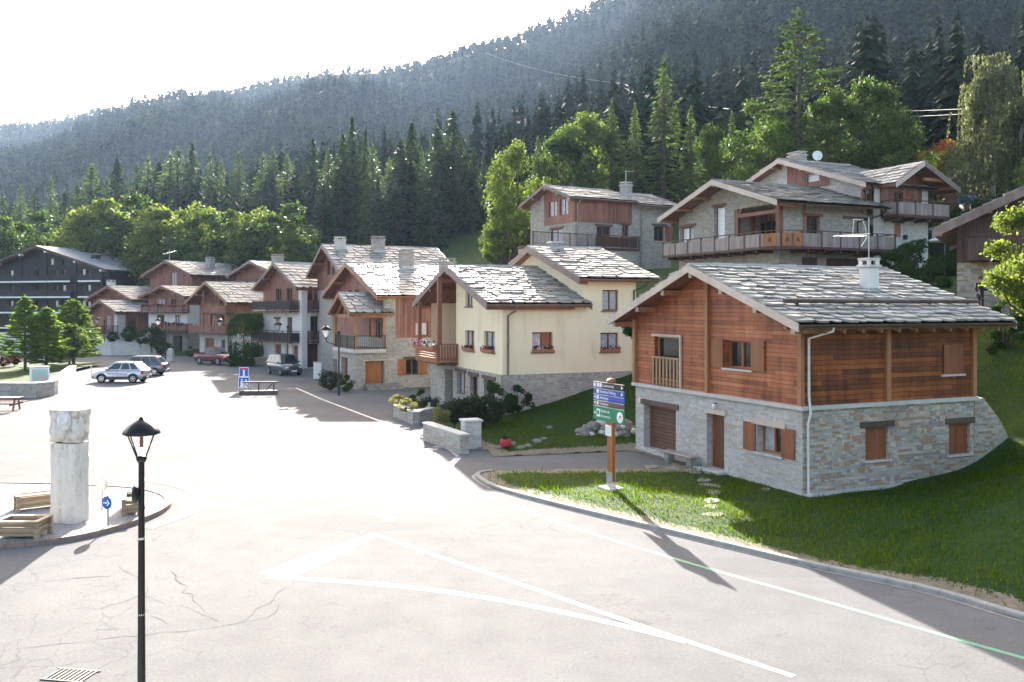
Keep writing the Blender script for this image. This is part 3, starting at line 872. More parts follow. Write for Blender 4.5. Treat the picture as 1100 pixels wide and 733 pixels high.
# ------------------------------------------------------------------ buildings
class F:
    """a house's own frame: x runs along the ridge (to the right), y to the back, the gable looks towards -x"""
    def __init__(s, name, label, cat, C, A, z0=0.0, group=None):
        s.C = C; s.A = R(A); s.z0 = z0
        s.root = empty(name, (C[0], C[1], z0), s.A)
        tag(s.root, label, cat, group)
    def ray(s, px, py):
        c, n = math.cos(s.A), math.sin(s.A)
        o = Vector((0 - s.C[0], 0 - s.C[1], CAMZ - s.z0)); d = Vector(((px - HX) / FPX, 1, -(py - HY) / FPX))
        return Vector((o.x * c + o.y * n, -o.x * n + o.y * c, o.z)), Vector((d.x * c + d.y * n, -d.x * n + d.y * c, d.z))
    def fr(s, px, py, x=0.0):
        o, d = s.ray(px, py); t = (x - o.x) / d.x; p = o + d * t
        return p.y, p.z
    def rt(s, px, py, y=0.0):
        o, d = s.ray(px, py); t = (y - o.y) / d.y; p = o + d * t
        return p.x, p.z
    def fo(s, x0, x1, yt, yb, x=0.0, **kw):
        """opening in the gable wall from its photo rectangle"""
        a = s.fr(x0, (yt + yb) / 2, x)[0]; b = s.fr(x1, (yt + yb) / 2, x)[0]; xm = (x0 + x1) / 2
        return dict(s0=min(a, b), s1=max(a, b), z0=s.fr(xm, yb, x)[1], z1=s.fr(xm, yt, x)[1], **kw)
    def ro(s, x0, x1, yt, yb, y=0.0, **kw):
        a = s.rt(x0, (yt + yb) / 2, y)[0]; b = s.rt(x1, (yt + yb) / 2, y)[0]; xm = (x0 + x1) / 2
        return dict(s0=min(a, b), s1=max(a, b), z0=s.rt(xm, yb, y)[1], z1=s.rt(xm, yt, y)[1], **kw)

def mfront(x=0.0): return lambda s, z, d: (x - d, s, z)
def mright(y=0.0): return lambda s, z, d: (s, y - d, z)

def clip_poly(poly, axis, val, keep_less):
    out = []
    for i in range(len(poly)):
        a, b = poly[i], poly[(i + 1) % len(poly)]
        ina = a[axis] <= val + 1e-9 if keep_less else a[axis] >= val - 1e-9
        inb = b[axis] <= val + 1e-9 if keep_less else b[axis] >= val - 1e-9
        if ina: out.append(a)
        if ina != inb:
            t = (val - a[axis]) / (b[axis] - a[axis])
            q = [a[0] + (b[0] - a[0]) * t, a[1] + (b[1] - a[1]) * t]; q[axis] = val
            out.append(tuple(q))
    return out

def wall_face(mb, outline, ops, mp, mat, depth=.16):
    """a wall sheet with real openings and reveals"""
    ss = sorted({p[0] for p in outline} | {o['s0'] for o in ops} | {o['s1'] for o in ops})
    zs = sorted({p[1] for p in outline} | {o['z0'] for o in ops} | {o['z1'] for o in ops})
    for a, b in zip(ss, ss[1:]):
        if b - a < 1e-5: continue
        col = clip_poly(clip_poly(outline, 0, a, False), 0, b, True)
        if len(col) < 3: continue
        for c, d in zip(zs, zs[1:]):
            if d - c < 1e-5: continue
            sm, zm = (a + b) / 2, (c + d) / 2
            if any(o['s0'] < sm < o['s1'] and o['z0'] < zm < o['z1'] for o in ops): continue
            cell = clip_poly(clip_poly(col, 1, c, False), 1, d, True)
            if len(cell) >= 3:
                mb.poly([mp(p[0], p[1], 0) for p in cell], mat)
    for o in ops:
        dp = o.get('depth', depth)
        q = [(o['s0'], o['z0']), (o['s1'], o['z0']), (o['s1'], o['z1']), (o['s0'], o['z1'])]
        for (a, b) in zip(q, q[1:] + q[:1]):
            mb.poly([mp(*a, 0), mp(*b, 0), mp(*b, -dp), mp(*a, -dp)], mat)

def fill_opening(o, mp, root):
    """window or door set in the reveal, with what belongs to it"""
    k = o.get('kind', 'win'); dp = o.get('depth', .16) - .015
    s0, s1, z0, z1 = o['s0'] + .004, o['s1'] - .004, o['z0'] + .004, o['z1'] - .004
    fm = o.get('frame', M['frame']); ft = min(.07, (s1 - s0) * .14)
    def bx(mb, a, b, c, d, e, f, m): mb.box(mp(a, b, c), mp(d, e, f), m)
    if k == 'win':
        mb = MB()
        bx(mb, s0, z0, -dp - .05, s0 + ft, z1, -dp + .03, fm); bx(mb, s1 - ft, z0, -dp - .05, s1, z1, -dp + .03, fm)
        bx(mb, s0 + ft, z0, -dp - .05, s1 - ft, z0 + ft, -dp + .03, fm); bx(mb, s0 + ft, z1 - ft, -dp - .05, s1 - ft, z1, -dp + .03, fm)
        n = o.get('mull', 1)
        for i in range(1, n + 1):
            sm = s0 + (s1 - s0) * i / (n + 1)
            bx(mb, sm - ft * .6, z0 + ft, -dp - .045, sm + ft * .6, z1 - ft, -dp + .035, fm)
        if o.get('bars'):
            for i in range(1, o['bars'] + 1):
                zm = z0 + (z1 - z0) * i / (o['bars'] + 1)
                bx(mb, s0 + ft, zm - .018, -dp - .02, s1 - ft, zm + .018, -dp + .022, fm)
        wobj = mb.build('window', root)
        if 'label' in o: wobj['label'] = o['label']
        gl = o.get('glass', M['glass'])
        g = MB(); bx(g, s0 + ft, z0 + ft, -dp - .035, s1 - ft, z1 - ft, -dp - .022, gl)
        if o.get('half'):          # one casement has its own pane colour
            g = MB(); sm = (s0 + s1) / 2
            bx(g, s0 + ft, z0 + ft, -dp - .035, sm, z1 - ft, -dp - .022, gl); bx(g, sm, z0 + ft, -dp - .035, s1 - ft, z1 - ft, -dp - .0215, o['half'])
        g.build('pane', wobj)
    elif k in ('door', 'shut', 'garage'):
        mt = o.get('mat', M['rust']); mb = MB()
        if k == 'shut':
            sm = (s0 + s1) / 2
            bx(mb, s0, z0, -dp + .02, sm - .008, z1, -dp + .07, mt); bx(mb, sm + .008, z0, -dp + .02, s1, z1, -dp + .07, mt)
            for zz in (z0 + (z1 - z0) * .2, z0 + (z1 - z0) * .8):
                bx(mb, s0 + .04, zz - .03, -dp + .07, sm - .04, zz + .03, -dp + .085, mt); bx(mb, sm + .04, zz - .03, -dp + .07, s1 - .04, zz + .03, -dp + .085, mt)
            wobj = mb.build('shutter', root)
        else:
            bx(mb, s0, z0, -dp - .05, s0 + ft, z1, -dp + .04, fm); bx(mb, s1 - ft, z0, -dp - .05, s1, z1, -dp + .04, fm); bx(mb, s0 + ft, z1 - ft, -dp - .05, s1 - ft, z1, -dp + .04, fm)
            if k == 'door':
                bx(mb, s0 + ft, z0, -dp - .04, s1 - ft, z1 - ft, -dp - .005, mt)
            else:
                nz = max(3, int((z1 - z0) / .14)); hh = (z1 - ft - z0) / nz
                for i in range(nz): bx(mb, s0 + ft, z0 + i * hh + .01, -dp - .04, s1 - ft, z0 + (i + 1) * hh, -dp - .005 + (.008 if i % 2 else 0), mt)
            wobj = mb.build('door', root)
            if k == 'door':
                hb = MB(); bx(hb, s0 + ft + .06, (z0 + z1) / 2 - .06, -dp - .005, s0 + ft + .10, (z0 + z1) / 2 + .08, -dp + .04, M['zinc']); hb.build('handle', wobj)
    elif k == 'open':
        mb = MB(); bx(mb, s0, z0, -o.get('depth', 1) - .02, s1, z1, -o.get('depth', 1), o.get('mat', M['glass'])); mb.build('recess', root)
    pz = .012
    if o.get('lintel'):
        mb = MB(); e = o.get('ext', .22); hgt = o.get('lh', .2)
        bx(mb, s0 - e, o['z1'], -.1, s1 + e, o['z1'] + hgt, .06, o['lintel']); mb.build('lintel', root)
    if o.get('sill'):
        mb = MB(); bx(mb, s0 - .1, o['z0'] - .07, -.12, s1 + .1, o['z0'] - .002, .08, o['sill']); mb.build('sill', root)
    if o.get('shutters'):
        mt = o.get('smat', M['rust']); wd = o.get('sw', (s1 - s0) / 2)
        for side in o.get('sides', (-1, 1)):
            mb = MB(); a, b = (s0 - wd - .04, s0 - .04) if side < 0 else (s1 + .04, s1 + wd + .04)
            bx(mb, a, o['z0'], .02, b, o['z1'] + .03, .06, mt)
            for zz in (.2, .8):
                zc = o['z0'] + (o['z1'] - o['z0']) * zz; bx(mb, a + .03, zc - .035, .06, b - .03, zc + .035, .078, mt)
            mb.build('shutter', root)
    if o.get('flowers'):
        mb = MB(); bx(mb, s0 - .02, o['z0'] + .0, .02, s1 + .02, o['z0'] + .16, .2, M['terracotta'])
        fb = mb.build('flower_box', root)
        mb = MB()
        for i in range(int((s1 - s0) / .035)):
            ss = rnd.uniform(s0, s1); p = mp(ss, o['z0'] + .16 + rnd.uniform(0, .16), .11 + rnd.uniform(-.1, .12))
            mb.ell(p, [rnd.uniform(.03, .06)] * 3, rnd.choice([L['shrub'], L['hedge'], M[o['flowers']]]), 5, 4)
        mb.build('blossom', fb)

def slope_slabs(mb, P0, ux, us, un, length, run, mat, row=.45, wd=.6, th=.055, seed=0):
    """overlapping split slabs; P0 eave corner, ux along the eave, us up the slope, un outward"""
    rg = random.Random(seed)
    n = max(1, int(run / row)); row = run / n
    for i in range(n):
        s0 = i * row - .06; s1 = (i + 1) * row + row * .25
        if i == n - 1: s1 = run
        x = -rg.uniform(0, wd * .5) * 0 - .05
        while x < length + .02:
            ww = wd * rg.uniform(.55, 1.35); x1 = min(x + ww, length + .07)
            if length - x1 < wd * .3: x1 = length + .05
            g = rg.uniform(.012, .05); a = x + g; b = x1 - g
            j0 = rg.uniform(-.05, .05) * row * 2; tk = th * rg.uniform(.7, 1.5); lift = rg.uniform(.0, .025)
            ch = rg.uniform(.08, .30) * (b - a); cs = rg.uniform(.15, .55) * row; ch2 = rg.uniform(.05, .30) * (b - a); cs2 = rg.uniform(.1, .55) * row
            tl = rg.uniform(-.012, .012)
            prof = [(a, s0 + j0 + cs), (a + ch, s0 + j0), (b - ch2, s0 + j0 + rg.uniform(-.03, .03)), (b, s0 + j0 + cs2), (b, s1), (a, s1)]
            top = []; bot = []
            for (xx, s_) in prof:
                f = (s_ - s0) / (s1 - s0)
                base = th * 1.25 * (1 - f) + .012 + lift * (1 - f) + tl * (xx - a) / max(.1, b - a)
                p = P0 + ux * xx + us * s_
                top.append(p + un * (base + tk)); bot.append(p + un * base)
            vs = top + bot; k = len(prof)
            fs = [tuple(range(k))] + [(q, q + k, (q + 1) % k + k, (q + 1) % k) for q in range(k - 2)] + [(k - 1, 2 * k - 1, k, 0)]
            mb.mesh(vs, fs, mat)
            x = x1

def roof(f, u0, u1, v0, v1, ze, vr, zr, slab='slab', row=.5, wd=.7, barge='barge', bh=.24, deck='soffit', purl=5, gutter='brown_metal', parent=None, name='roof', back_slabs=True, pin=.35, seed=1, zle=None, bw=.05):
    """ridge along x at y = vr; ze is the top of the deck at the front (low-y) eave"""
    par = parent or f.root
    k = (zr - ze) / (vr - v0)
    ze2 = zr - k * (v1 - vr) if zle is None else zle
    th = .16; mb = MB()
    k2 = (zr - ze2) / (v1 - vr)
    dm = M[deck]
    mb.hexa([(u0, v0, ze - th), (u1, v0, ze - th), (u1, vr, zr - th), (u0, vr, zr - th), (u0, v0, ze), (u1, v0, ze), (u1, vr, zr), (u0, vr, zr)], dm)
    mb.hexa([(u0, vr, zr - th), (u1, vr, zr - th), (u1, v1, ze2 - th), (u0, v1, ze2 - th), (u0, vr, zr), (u1, vr, zr), (u1, v1, ze2), (u0, v1, ze2)], dm)
    if slab:
        mb.poly([(u0 + .01, v0 + .01, ze + .006), (u1 - .01, v0 + .01, ze + .006), (u1 - .01, vr, zr + .006), (u0 + .01, vr, zr + .006)], M['gap_shade']); mb.poly([(u0 + .01, vr, zr + .006), (u1 - .01, vr, zr + .006), (u1 - .01, v1 - .01, ze2 + .006), (u0 + .01, v1 - .01, ze2 + .006)], M['gap_shade'])  # black sheets put the gap shade under both slopes
        run = math.hypot(vr - v0, zr - ze); us = Vector((0, vr - v0, zr - ze)).normalized(); un = Vector((0, -us.z, us.y))
        slope_slabs(mb, Vector((u0, v0, ze)), Vector((1, 0, 0)), us, un, u1 - u0, run, M[slab], row, wd, seed=seed)
        if back_slabs:
            run = math.hypot(v1 - vr, zr - ze2); us = Vector((0, vr - v1, zr - ze2)).normalized(); un = Vector((0, -us.z, us.y)); un = un if un.z > 0 else -un
            slope_slabs(mb, Vector((u1, v1, ze2)), Vector((-1, 0, 0)), us, un, u1 - u0, run, M[slab], row, wd, seed=seed + 7)
        # ridge stones
        x = u0
        while x < u1:
            x2 = min(u1, x + rnd.uniform(.6, 1.0)); h = rnd.uniform(.05, .09)
            mb.hexa([(x, vr - .22, zr + .02 - .22 * k + .06), (x2 - .02, vr - .22, zr + .02 - .22 * k + .06), (x2 - .02, vr + .22, zr + .02 - .22 * k2 + .06), (x, vr + .22, zr + .02 - .22 * k2 + .06),
                     (x, vr - .1, zr + .07 + h), (x2 - .02, vr - .1, zr + .07 + h), (x2 - .02, vr + .1, zr + .07 + h), (x, vr + .1, zr + .07 + h)], M[slab])
            x = x2
    else:
        mb.hexa([(u0 - .03, v0 - .05, ze + .002), (u1 + .03, v0 - .05, ze + .002), (u1 + .03, vr, zr + .02), (u0 - .03, vr, zr + .02), (u0 - .03, v0 - .05, ze + .05), (u1 + .03, v0 - .05, ze + .05), (u1 + .03, vr, zr + .07), (u0 - .03, vr, zr + .07)], M['sheet_roof'])
        mb.hexa([(u0 - .03, vr, zr + .02), (u1 + .03, vr, zr + .02), (u1 + .03, v1 + .05, ze2 + .002), (u0 - .03, v1 + .05, ze2 + .002), (u0 - .03, vr, zr + .07), (u1 + .03, vr, zr + .07), (u1 + .03, v1 + .05, ze2 + .05), (u0 - .03, v1 + .05, ze2 + .05)], M['sheet_roof'])
    ro_ = mb.build(name, par)
    bm_ = M[barge]
    for (uu, sg) in ((u0, -1), (u1, 1)):
        for (va, za, vb, zb) in ((v0, ze, vr, zr), (v1, ze2, vr, zr)):
            b = MB()
            lo = bh - .05
            x0_, x1_ = (uu - bw, uu - .003) if sg < 0 else (uu + .003, uu + bw)
            e = .003 if va < vb else -.003
            b.hexa([(x0_, va, za - lo), (x1_, va, za - lo), (x1_, vb - e, zb - lo), (x0_, vb - e, zb - lo), (x0_, va, za + .05), (x1_, va, za + .05), (x1_, vb - e, zb + .05), (x0_, vb - e, zb + .05)], bm_)
            b.build('bargeboard', ro_)
    if purl:
        for i in range(purl):
            q = i / (purl - 1)
            vv = (v0 + .35) + (v1 - v0 - .7) * q
            zt = (ze + k * (vv - v0)) if vv < vr else (zr - k2 * (vv - vr))
            b = MB(); d = .20
            zt -= th + .012 + (.0 if abs(vv - vr) > .3 else .02)
            zt -= abs(k) * .09
            x0_ = u0 + .06 + rnd.uniform(0, .05)
            b.box((x0_, vv - .1, zt - d), (u0 + pin + (-u0 if u0 < 0 else 0), vv + .1, zt), M['beam_red' if barge == 'barge_brown' else 'beam'])
            b.box((x0_ - .02, vv - .095, zt - d + .005), (x0_ - .001, vv + .095, zt - .005), M['log_end'])
            b.build('purlin', ro_)
    if gutter:
        for (va, za, sg) in ((v0, ze, -1), (v1, ze2, 1)):
            b = MB(); n = 7; r = .075; pts = []
            cy = va + sg * (r + .01); cz = za - .02
            for i in range(n): 
                tt = math.pi + math.pi * i / (n - 1); pts.append((cy + r * math.cos(tt), cz + r * math.sin(tt)))
            inn = [(cy + (a - cy) * .86, cz + (c - cz) * .86) for a, c in pts]
            for xx0, xx1 in ((u0 + .0, u1 - .0),):
                for (a, c) in zip(pts, pts[1:]): b.poly([(xx0, a[0], a[1]), (xx1, a[0], a[1]), (xx1, c[0], c[1]), (xx0, c[0], c[1])], M[gutter], True)
                for (a, c) in zip(inn, inn[1:]): b.poly([(xx0, a[0], a[1]), (xx1, a[0], a[1]), (xx1, c[0], c[1]), (xx0, c[0], c[1])][::-1], M[gutter], True)
                for e in (0, -1): b.poly([(xx0, pts[e][0], pts[e][1]), (xx1, pts[e][0], pts[e][1]), (xx1, inn[e][0], inn[e][1]), (xx0, inn[e][0], inn[e][1])], M[gutter])
            b.build('gutter', ro_)
    return ro_, (lambda v: (ze + k * (v - v0)) if v < vr else (zr - k2 * (v - vr)))

def roof_hit(f, px, py, v0, ze, vr, zr):
    """where a photo point meets the front slope"""
    o, d = f.ray(px, py); k = (zr - ze) / (vr - v0)
    t = (ze + k * (o.y - v0) - o.z) / (d.z - k * d.y); p = o + d * t
    return p

def chimney(ro_, u, v, zb, w_, d_, h, mat='stone', cap='concrete', pots=True):
    b = MB(); m = M[mat]
    b.bbox((u - w_ / 2, v - d_ / 2, zb - .5), (u + w_ / 2, v + d_ / 2, zb + h), m, .03)
    b.bbox((u - w_ / 2 - .05, v - d_ / 2 - .05, zb - .12), (u + w_ / 2 + .05, v + d_ / 2 + .05, zb + .16), M['zinc'], .02)
    b.bbox((u - w_ / 2 - .07, v - d_ / 2 - .07, zb + h), (u + w_ / 2 + .07, v + d_ / 2 + .07, zb + h + .1), M[cap], .02)
    c = b.build('chimney', ro_)
    if pots:
        b = MB()
        for sx in (-1, 1):
            for sy in (-1, 1): b.box((u + sx * w_ * .4 - .05, v + sy * d_ * .4 - .05, zb + h + .1), (u + sx * w_ * .4 + .05, v + sy * d_ * .4 + .05, zb + h + .28), m)
        b.bbox((u - w_ / 2 - .03, v - d_ / 2 - .03, zb + h + .28), (u + w_ / 2 + .03, v + d_ / 2 + .03, zb + h + .35), M[cap], .015)
        b.build('chimney_cap', c)
    return c

def balcony(f, floor, rail, z, style='solid', h=1.0, wood='grey_v', post='beam', th=.16, name='balcony', parent=None):
    par = parent or f.root
    b = MB(); n = len(floor)
    lo = [(p[0], p[1], z - th) for p in floor]; hi = [(p[0], p[1], z) for p in floor]
    b.poly(lo[::-1], M['soffit']); b.poly(hi, M['soffit'])
    for i in range(n): b.poly([lo[i], lo[(i + 1) % n], hi[(i + 1) % n], hi[i]], M['brown_v'])
    bo = b.build(name, par)
    b = MB()
    for (p, q) in zip(rail, rail[1:]):
        P = Vector((p[0], p[1], 0)); Q = Vector((q[0], q[1], 0)); d = (Q - P); ln = d.length; d.normalize(); nn = Vector((-d.y, d.x, 0))
        up = Vector((0, 0, 1))
        k = max(1, int(round(ln / 1.7)))
        for i in range(k + 1):
            c = P + d * (ln * i / k)
            s = .035 if style == 'bar' else .05
            b.hexa([c + (-d * s - nn * s) + up * (z - th - .05), c + (d * s - nn * s) + up * (z - th - .05), c + (d * s + nn * s) + up * (z - th - .05), c + (-d * s + nn * s) + up * (z - th - .05),
                    c + (-d * s - nn * s) + up * (z + h), c + (d * s - nn * s) + up * (z + h), c + (d * s + nn * s) + up * (z + h), c + (-d * s + nn * s) + up * (z + h)], M[post])
        b.beam(P - d * .06 + up * (z + h + .03), Q + d * .06 + up * (z + h + .03), .12 if style != 'bar' else .06, .06, M[post])
        if style == 'bar':
            b.beam(P + up * (z + .12), Q + up * (z + .12), .04, .04, M[post])
            m_ = int(ln / .13)
            for i in range(m_): c = P + d * (ln * (i + .5) / m_); b.beam(c + up * (z + .12), c + up * (z + h), .022, .022, M[post])
        elif style == 'slat':
            b.beam(P + up * (z + .14), Q + up * (z + .14), .06, .07, M[post])
            m_ = int(ln / .17)
            for i in range(m_): c = P + d * (ln * (i + .5) / m_); b.beam(c + up * (z + .06), c + up * (z + h - .02), .11, .028, M[wood], up=nn)
        else:
            m_ = max(1, int(ln / .145))
            for i in range(m_):
                c = P + d * (ln * (i + .5) / m_) + nn * rnd.uniform(-.006, .006)
                b.beam(c + up * (z + .02 + rnd.uniform(-.015, .015)), c + up * (z + h * .86), ln / m_ - .008, .028, M[wood], up=nn)
    b.build('railing', bo)
    return bo

def house(f, W, Ln, levels, fo, ro, zl, vr=None, x0=0.0):
    """closed walls; zl(v) is the roof's top; levels are (za, zb, material, part name)"""
    vr = W / 2 if vr is None else vr
    top = lambda v: zl(v) - .165
    pent = [(0, levels[0][0]), (W, levels[0][0]), (W, top(W)), (vr, top(vr)), (0, top(0))]
    for (za, zb, mat, nm) in levels:
        m = M[mat]; mb = MB()
        inl = lambda o: za <= (o['z0'] + o['z1']) / 2 < zb
        pf = pent
        if za > levels[0][0]: pf = clip_poly(pf, 1, za, False)
        if zb < 90: pf = clip_poly(pf, 1, zb, True)
        if len(pf) >= 3:
            wall_face(mb, pf, [o for o in fo if inl(o)], mfront(x0), m)
            wall_face(mb, pf, [], lambda s, z, d: (Ln + d, s, z), m)
        h0 = min(zb, top(0)); h1 = min(zb, top(W))
        if h0 > za + .02: wall_face(mb, [(x0, za), (Ln, za), (Ln, h0), (x0, h0)], [o for o in ro if inl(o)], mright(0), m)
        if h1 > za + .02: wall_face(mb, [(x0, za), (Ln, za), (Ln, h1), (x0, h1)], [], lambda s, z, d: (s, W + d, z), m)
        mb.build(nm, f.root)
    for o in fo: fill_opening(o, mfront(x0), f.root)
    for o in ro: fill_opening(o, mright(0), f.root)

def posts(f, lst, name='post'):
    for (a, b, w_, mat) in lst:
        mb = MB(); mb.beam(a, b, w_, w_, M[mat], up=(0, 1, 0)); mb.build(name, f.root)

def box_part(f, name, a, b, mat, parent=None, bev=0):
    mb = MB()
    if bev: mb.bbox(a, b, M[mat], bev)
    else: mb.box(a, b, M[mat])
    return mb.build(name, parent or f.root)

def pipe(f, pts, r, mat, name='downpipe', parent=None):
    mb = MB(); mb.tube(pts, r, M[mat], 8); return mb.build(name, parent or f.root)

# ================================================================== 1. the timber and stone chalet on the lawn
f = F('chalet', 'stone and red timber chalet with rust shutters on the lawn beside the signpost', 'house', (9.22, 28.37), 24.1)
W, LN = 9.9, 7.75
ZE, ZR, VR = 5.45, 7.48, 4.95
fo = [f.fo(691.5, 726, 437, 484.5, kind='garage', mat=planks("garage slats", [(.10, .042, .026), (.15, .066, .04), (.20, .09, .055)], False, .14), frame=M['orange'], lintel=M['lintel'], depth=.35, ext=.2),
      f.fo(759, 778, 445, 504, kind='door', mat=planks("front door boards", [(.12, .045, .02), (.19, .075, .03), (.25, .11, .05)], True, .16), frame=M['orange'], lintel=M['barge'], depth=.32, ext=.12, lh=.16),
      f.fo(813, 839.5, 458, 488, kind='win', frame=M['orange'], half=M['glass_curtain'], depth=.3, lintel=M['barge'], sill=M['concrete'], shutters=True, smat=M['rust'], sw=.62),
      f.fo(702.5, 731, 362, 414, kind='win', mull=0, frame=M['frame_pale'], depth=.22),
      f.fo(778, 806.5, 366, 396.5, kind='win', frame=M['orange'], depth=.26, sill=M['concrete'], shutters=True, sw=.70)]
ro = [f.ro(929.6, 954, 459, 494, kind='shut', mat=M['rust'], lintel=M['lintel'], sill=M['concrete'], depth=.18, ext=.25),
      f.ro(1019.5, 1042, 455, 488, kind='shut', mat=M['rust'], lintel=M['lintel'], sill=M['concrete'], depth=.2, ext=.2),
      f.ro(1013, 1034, 370, 402, kind='shut', mat=M['rust'], sill=M['concrete'], depth=.02)]
rf, zl = roof(f, -.85, 8.85, -.8, W + .8, ZE, VR, ZR, 'slab_pale', row=.36, wd=.66, barge='barge', bh=.27, purl=7, gutter='brown_metal', seed=5)
# front stone wall is greyer and newer than the side's: two materials, split along the corner
top = lambda v: zl(v) - .165
mb = MB()
wall_face(mb, [(0, -.25), (W, -.25), (W, 2.72), (0, 2.72)], fo[:3], mfront(0), M['stone_new'])
mb.poly([(LN, 0, -.25), (LN, W, -.25), (LN, W, 2.72), (LN, 0, 2.72)], M['stone_mix']); mb.poly([(0, W, -.25), (LN, W, -.25), (LN, W, 2.72), (0, W, 2.72)], M['stone_mix'])
wall_face(mb, [(0, -.25), (LN, -.25), (LN, 2.72), (0, 2.72)], ro[:2], mright(0), M['stone_mix'])
mb.build('stone_wall', f.root)
mb = MB()
wall_face(mb, [(0, 2.85), (W, 2.85), (W, top(W)), (VR, top(VR)), (0, top(0))], fo[3:], mfront(.02), M['larch_h'])
wall_face(mb, [(0, 2.85), (W, 2.85), (W, top(W)), (VR, top(VR)), (0, top(0))], [], lambda s, z, d: (LN + d, s, z), M['larch_h'])
wall_face(mb, [(.02, 2.85), (LN, 2.85), (LN, top(.02)), (.02, top(.02))], ro[2:], mright(.02), M['oiled_h'])
wall_face(mb, [(.02, 2.85), (LN, 2.85), (LN, top(W)), (.02, top(W))], [], lambda s, z, d: (s, W + d, z), M['larch_h'])
mb.build('timber_wall', f.root)
for o in fo[:3]: fill_opening(o, mfront(0), f.root)
for o in fo[3:]: fill_opening(o, mfront(.02), f.root)
for o in ro[:2]: fill_opening(o, mright(0), f.root)
fill_opening(ro[2], mright(.02), f.root)
mb = MB()
mb.box((-.13, -.13, 2.72), (LN + .1, .14, 2.85), M['concrete']); mb.box((-.13, .145, 2.72), (.14, W + .13, 2.85), M['concrete'])
mb.build('ledge', f.root)
mb = MB(); mb.box((-.04, -.015, -.2), (-.002, W, .10), M['concrete']); mb.box((.0, -.35, -.2), (6.0, -.002, .07), M['concrete']); mb.build('plinth', f.root)
tv = lambda v: zl(v) - .2
for (u, v) in ((-.03, .02), (-.03, VR - .05), (-.03, W - .02)):
    box_part(f, 'post', (u - .09, v - .085, 2.853), (u + .06, v + .085, tv(min(max(v, .0), W)) - (.32 if abs(v - VR) < .2 else .05)), 'beam')
for u in (3.62, LN - .05): box_part(f, 'post', (u - .09, -.10, 2.853), (u + .09, .015, tv(0) - .12), 'beam')
box_part(f, 'wall_plate', (-.7, -.075, 5.30), (LN + .6, .075, 5.48), 'beam')
for i in range(12):
    u = -.5 + i * .78
    if u < 8.7:
        mb = MB(); k = (ZR - ZE) / (VR + .8)
        mb.hexa([(u - .05, -.74, ZE - .30 + k * .06), (u + .05, -.74, ZE - .30 + k * .06), (u + .05, 0, ZE - .30 + k * .8), (u - .05, 0, ZE - .30 + k * .8), (u - .05, -.74, ZE - .165 + k * .06), (u + .05, -.74, ZE - .165 + k * .06), (u + .05, 0, ZE - .165 + k * .8), (u - .05, 0, ZE - .165 + k * .8)], M['beam']); mb.build('rafter', rf)
# little slatted guard in front of the upper left opening
o = fo[3]; mb = MB()
for i in range(8): 
    v = o['s0'] + .08 + (o['s1'] - o['s0'] - .16) * i / 7; mb.box((-.10, v - .055, 2.9), (-.065, v + .055, 3.95), M['frame_pale'])
mb.box((-.11, o['s0'] - .02, 3.95), (-.03, o['s1'] + .02, 4.03), M['frame_pale']); mb.box((-.06, o['s0'], 3.1), (-.03, o['s1'], 3.18), M['frame_pale'])
mb.build('railing', f.root)
mb = MB(); mb.box((-.07, o['s0'] - .09, o['z1']), (.0, o['s1'] + .09, o['z1'] + .1), M['barge']); mb.box((-.07, o['s0'] - .09, 2.86), (0, o['s0'] - .005, o['z1'] - .002), M['barge']); mb.build('door_frame', f.root)
# a log lies across the slope as a snow guard
k = (ZR - ZE) / (VR + .8)
mb = MB(); vv = .62
mb.tube([(-.2, vv, zl(vv) + .25), (8.75, vv, zl(vv) + .25)], .075, M['lintel'], 8)
for u in (.4, 2.4, 4.4, 6.4, 8.3): mb.box((u - .03, vv + .03, zl(vv)), (u + .03, vv + .14, zl(vv) + .26), M['brown_metal'])
mb.build('snow_guard', rf)
p = roof_hit(f, 938, 314, -.8, ZE, VR, ZR)
chimney(rf, p.x, p.y + .2, p.z, .52, .5, .9, 'white', 'concrete')
# pale downpipe: gutter, kink under the eave, kink round the ledge
pu = lambda px, py, y: f.rt(px, py, y)[0]
xg = pu(895, 350, -.85); xd = pu(869, 395, -.12); xl = pu(872, 480, -.26)
pipe(f, [(xg, -.885, ZE - .05), (xg, -.86, ZE - .2), (xd, -.12, 5.0), (xd, -.12, 3.2), (xd + .02, -.12, 3.0), (xl, -.22, 2.62), (xl, -.1, 2.3), (xl, -.1, .1), (xl + .08, -.22, .02)], .045, 'zinc_pale')
# bench of a plank on two stones by the door; wall lamp
mb = MB(); v0, v1 = f.fr(722, 490)[0], f.fr(757, 500)[0]; v0, v1 = min(v0, v1), max(v0, v1)
# wing wall running down the bank at the back corner
wr = F('wing_wall', 'low stone wing wall sloping into the grass bank at the rear of the timber chalet', 'wall', (f.C[0] + math.cos(f.A) * (LN + .02), f.C[1] + math.sin(f.A) * (LN + .02)), 24.1)
mb = MB()
pr = [(0, -.3), (2.0, -.3), (2.0, .9), (1.35, 1.9), (.45, 2.78), (0, 2.78)]
vs = [(a, -.02, b) for a, b in pr] + [(a, .45, b) for a, b in pr]; n = len(pr)
mb.mesh(vs, [tuple(range(n))[::-1][::-1], tuple(range(2 * n - 1, n - 1, -1))], M['stone_mix'])
for i in range(n): mb.poly([vs[i], vs[(i + 1) % n], vs[(i + 1) % n + n], vs[i + n]], M['concrete'] if i in (2, 3, 4) else M['stone_mix'])
mb.build('masonry', wr.root)
CH = f
lamp = MB(); v, z = f.fr(770, 437)
lamp.lathe([(.0, 0), (.05, .0), (.075, .16), (.05, .2), (.0, .22)], M['sign_white'], (-.14, v, z - .1), 10); lamp.box((-.14, v - .02, z + .1), (-.002, v + .02, z + .14), M['brown_metal']); lamp.build('wall_lamp', f.root)
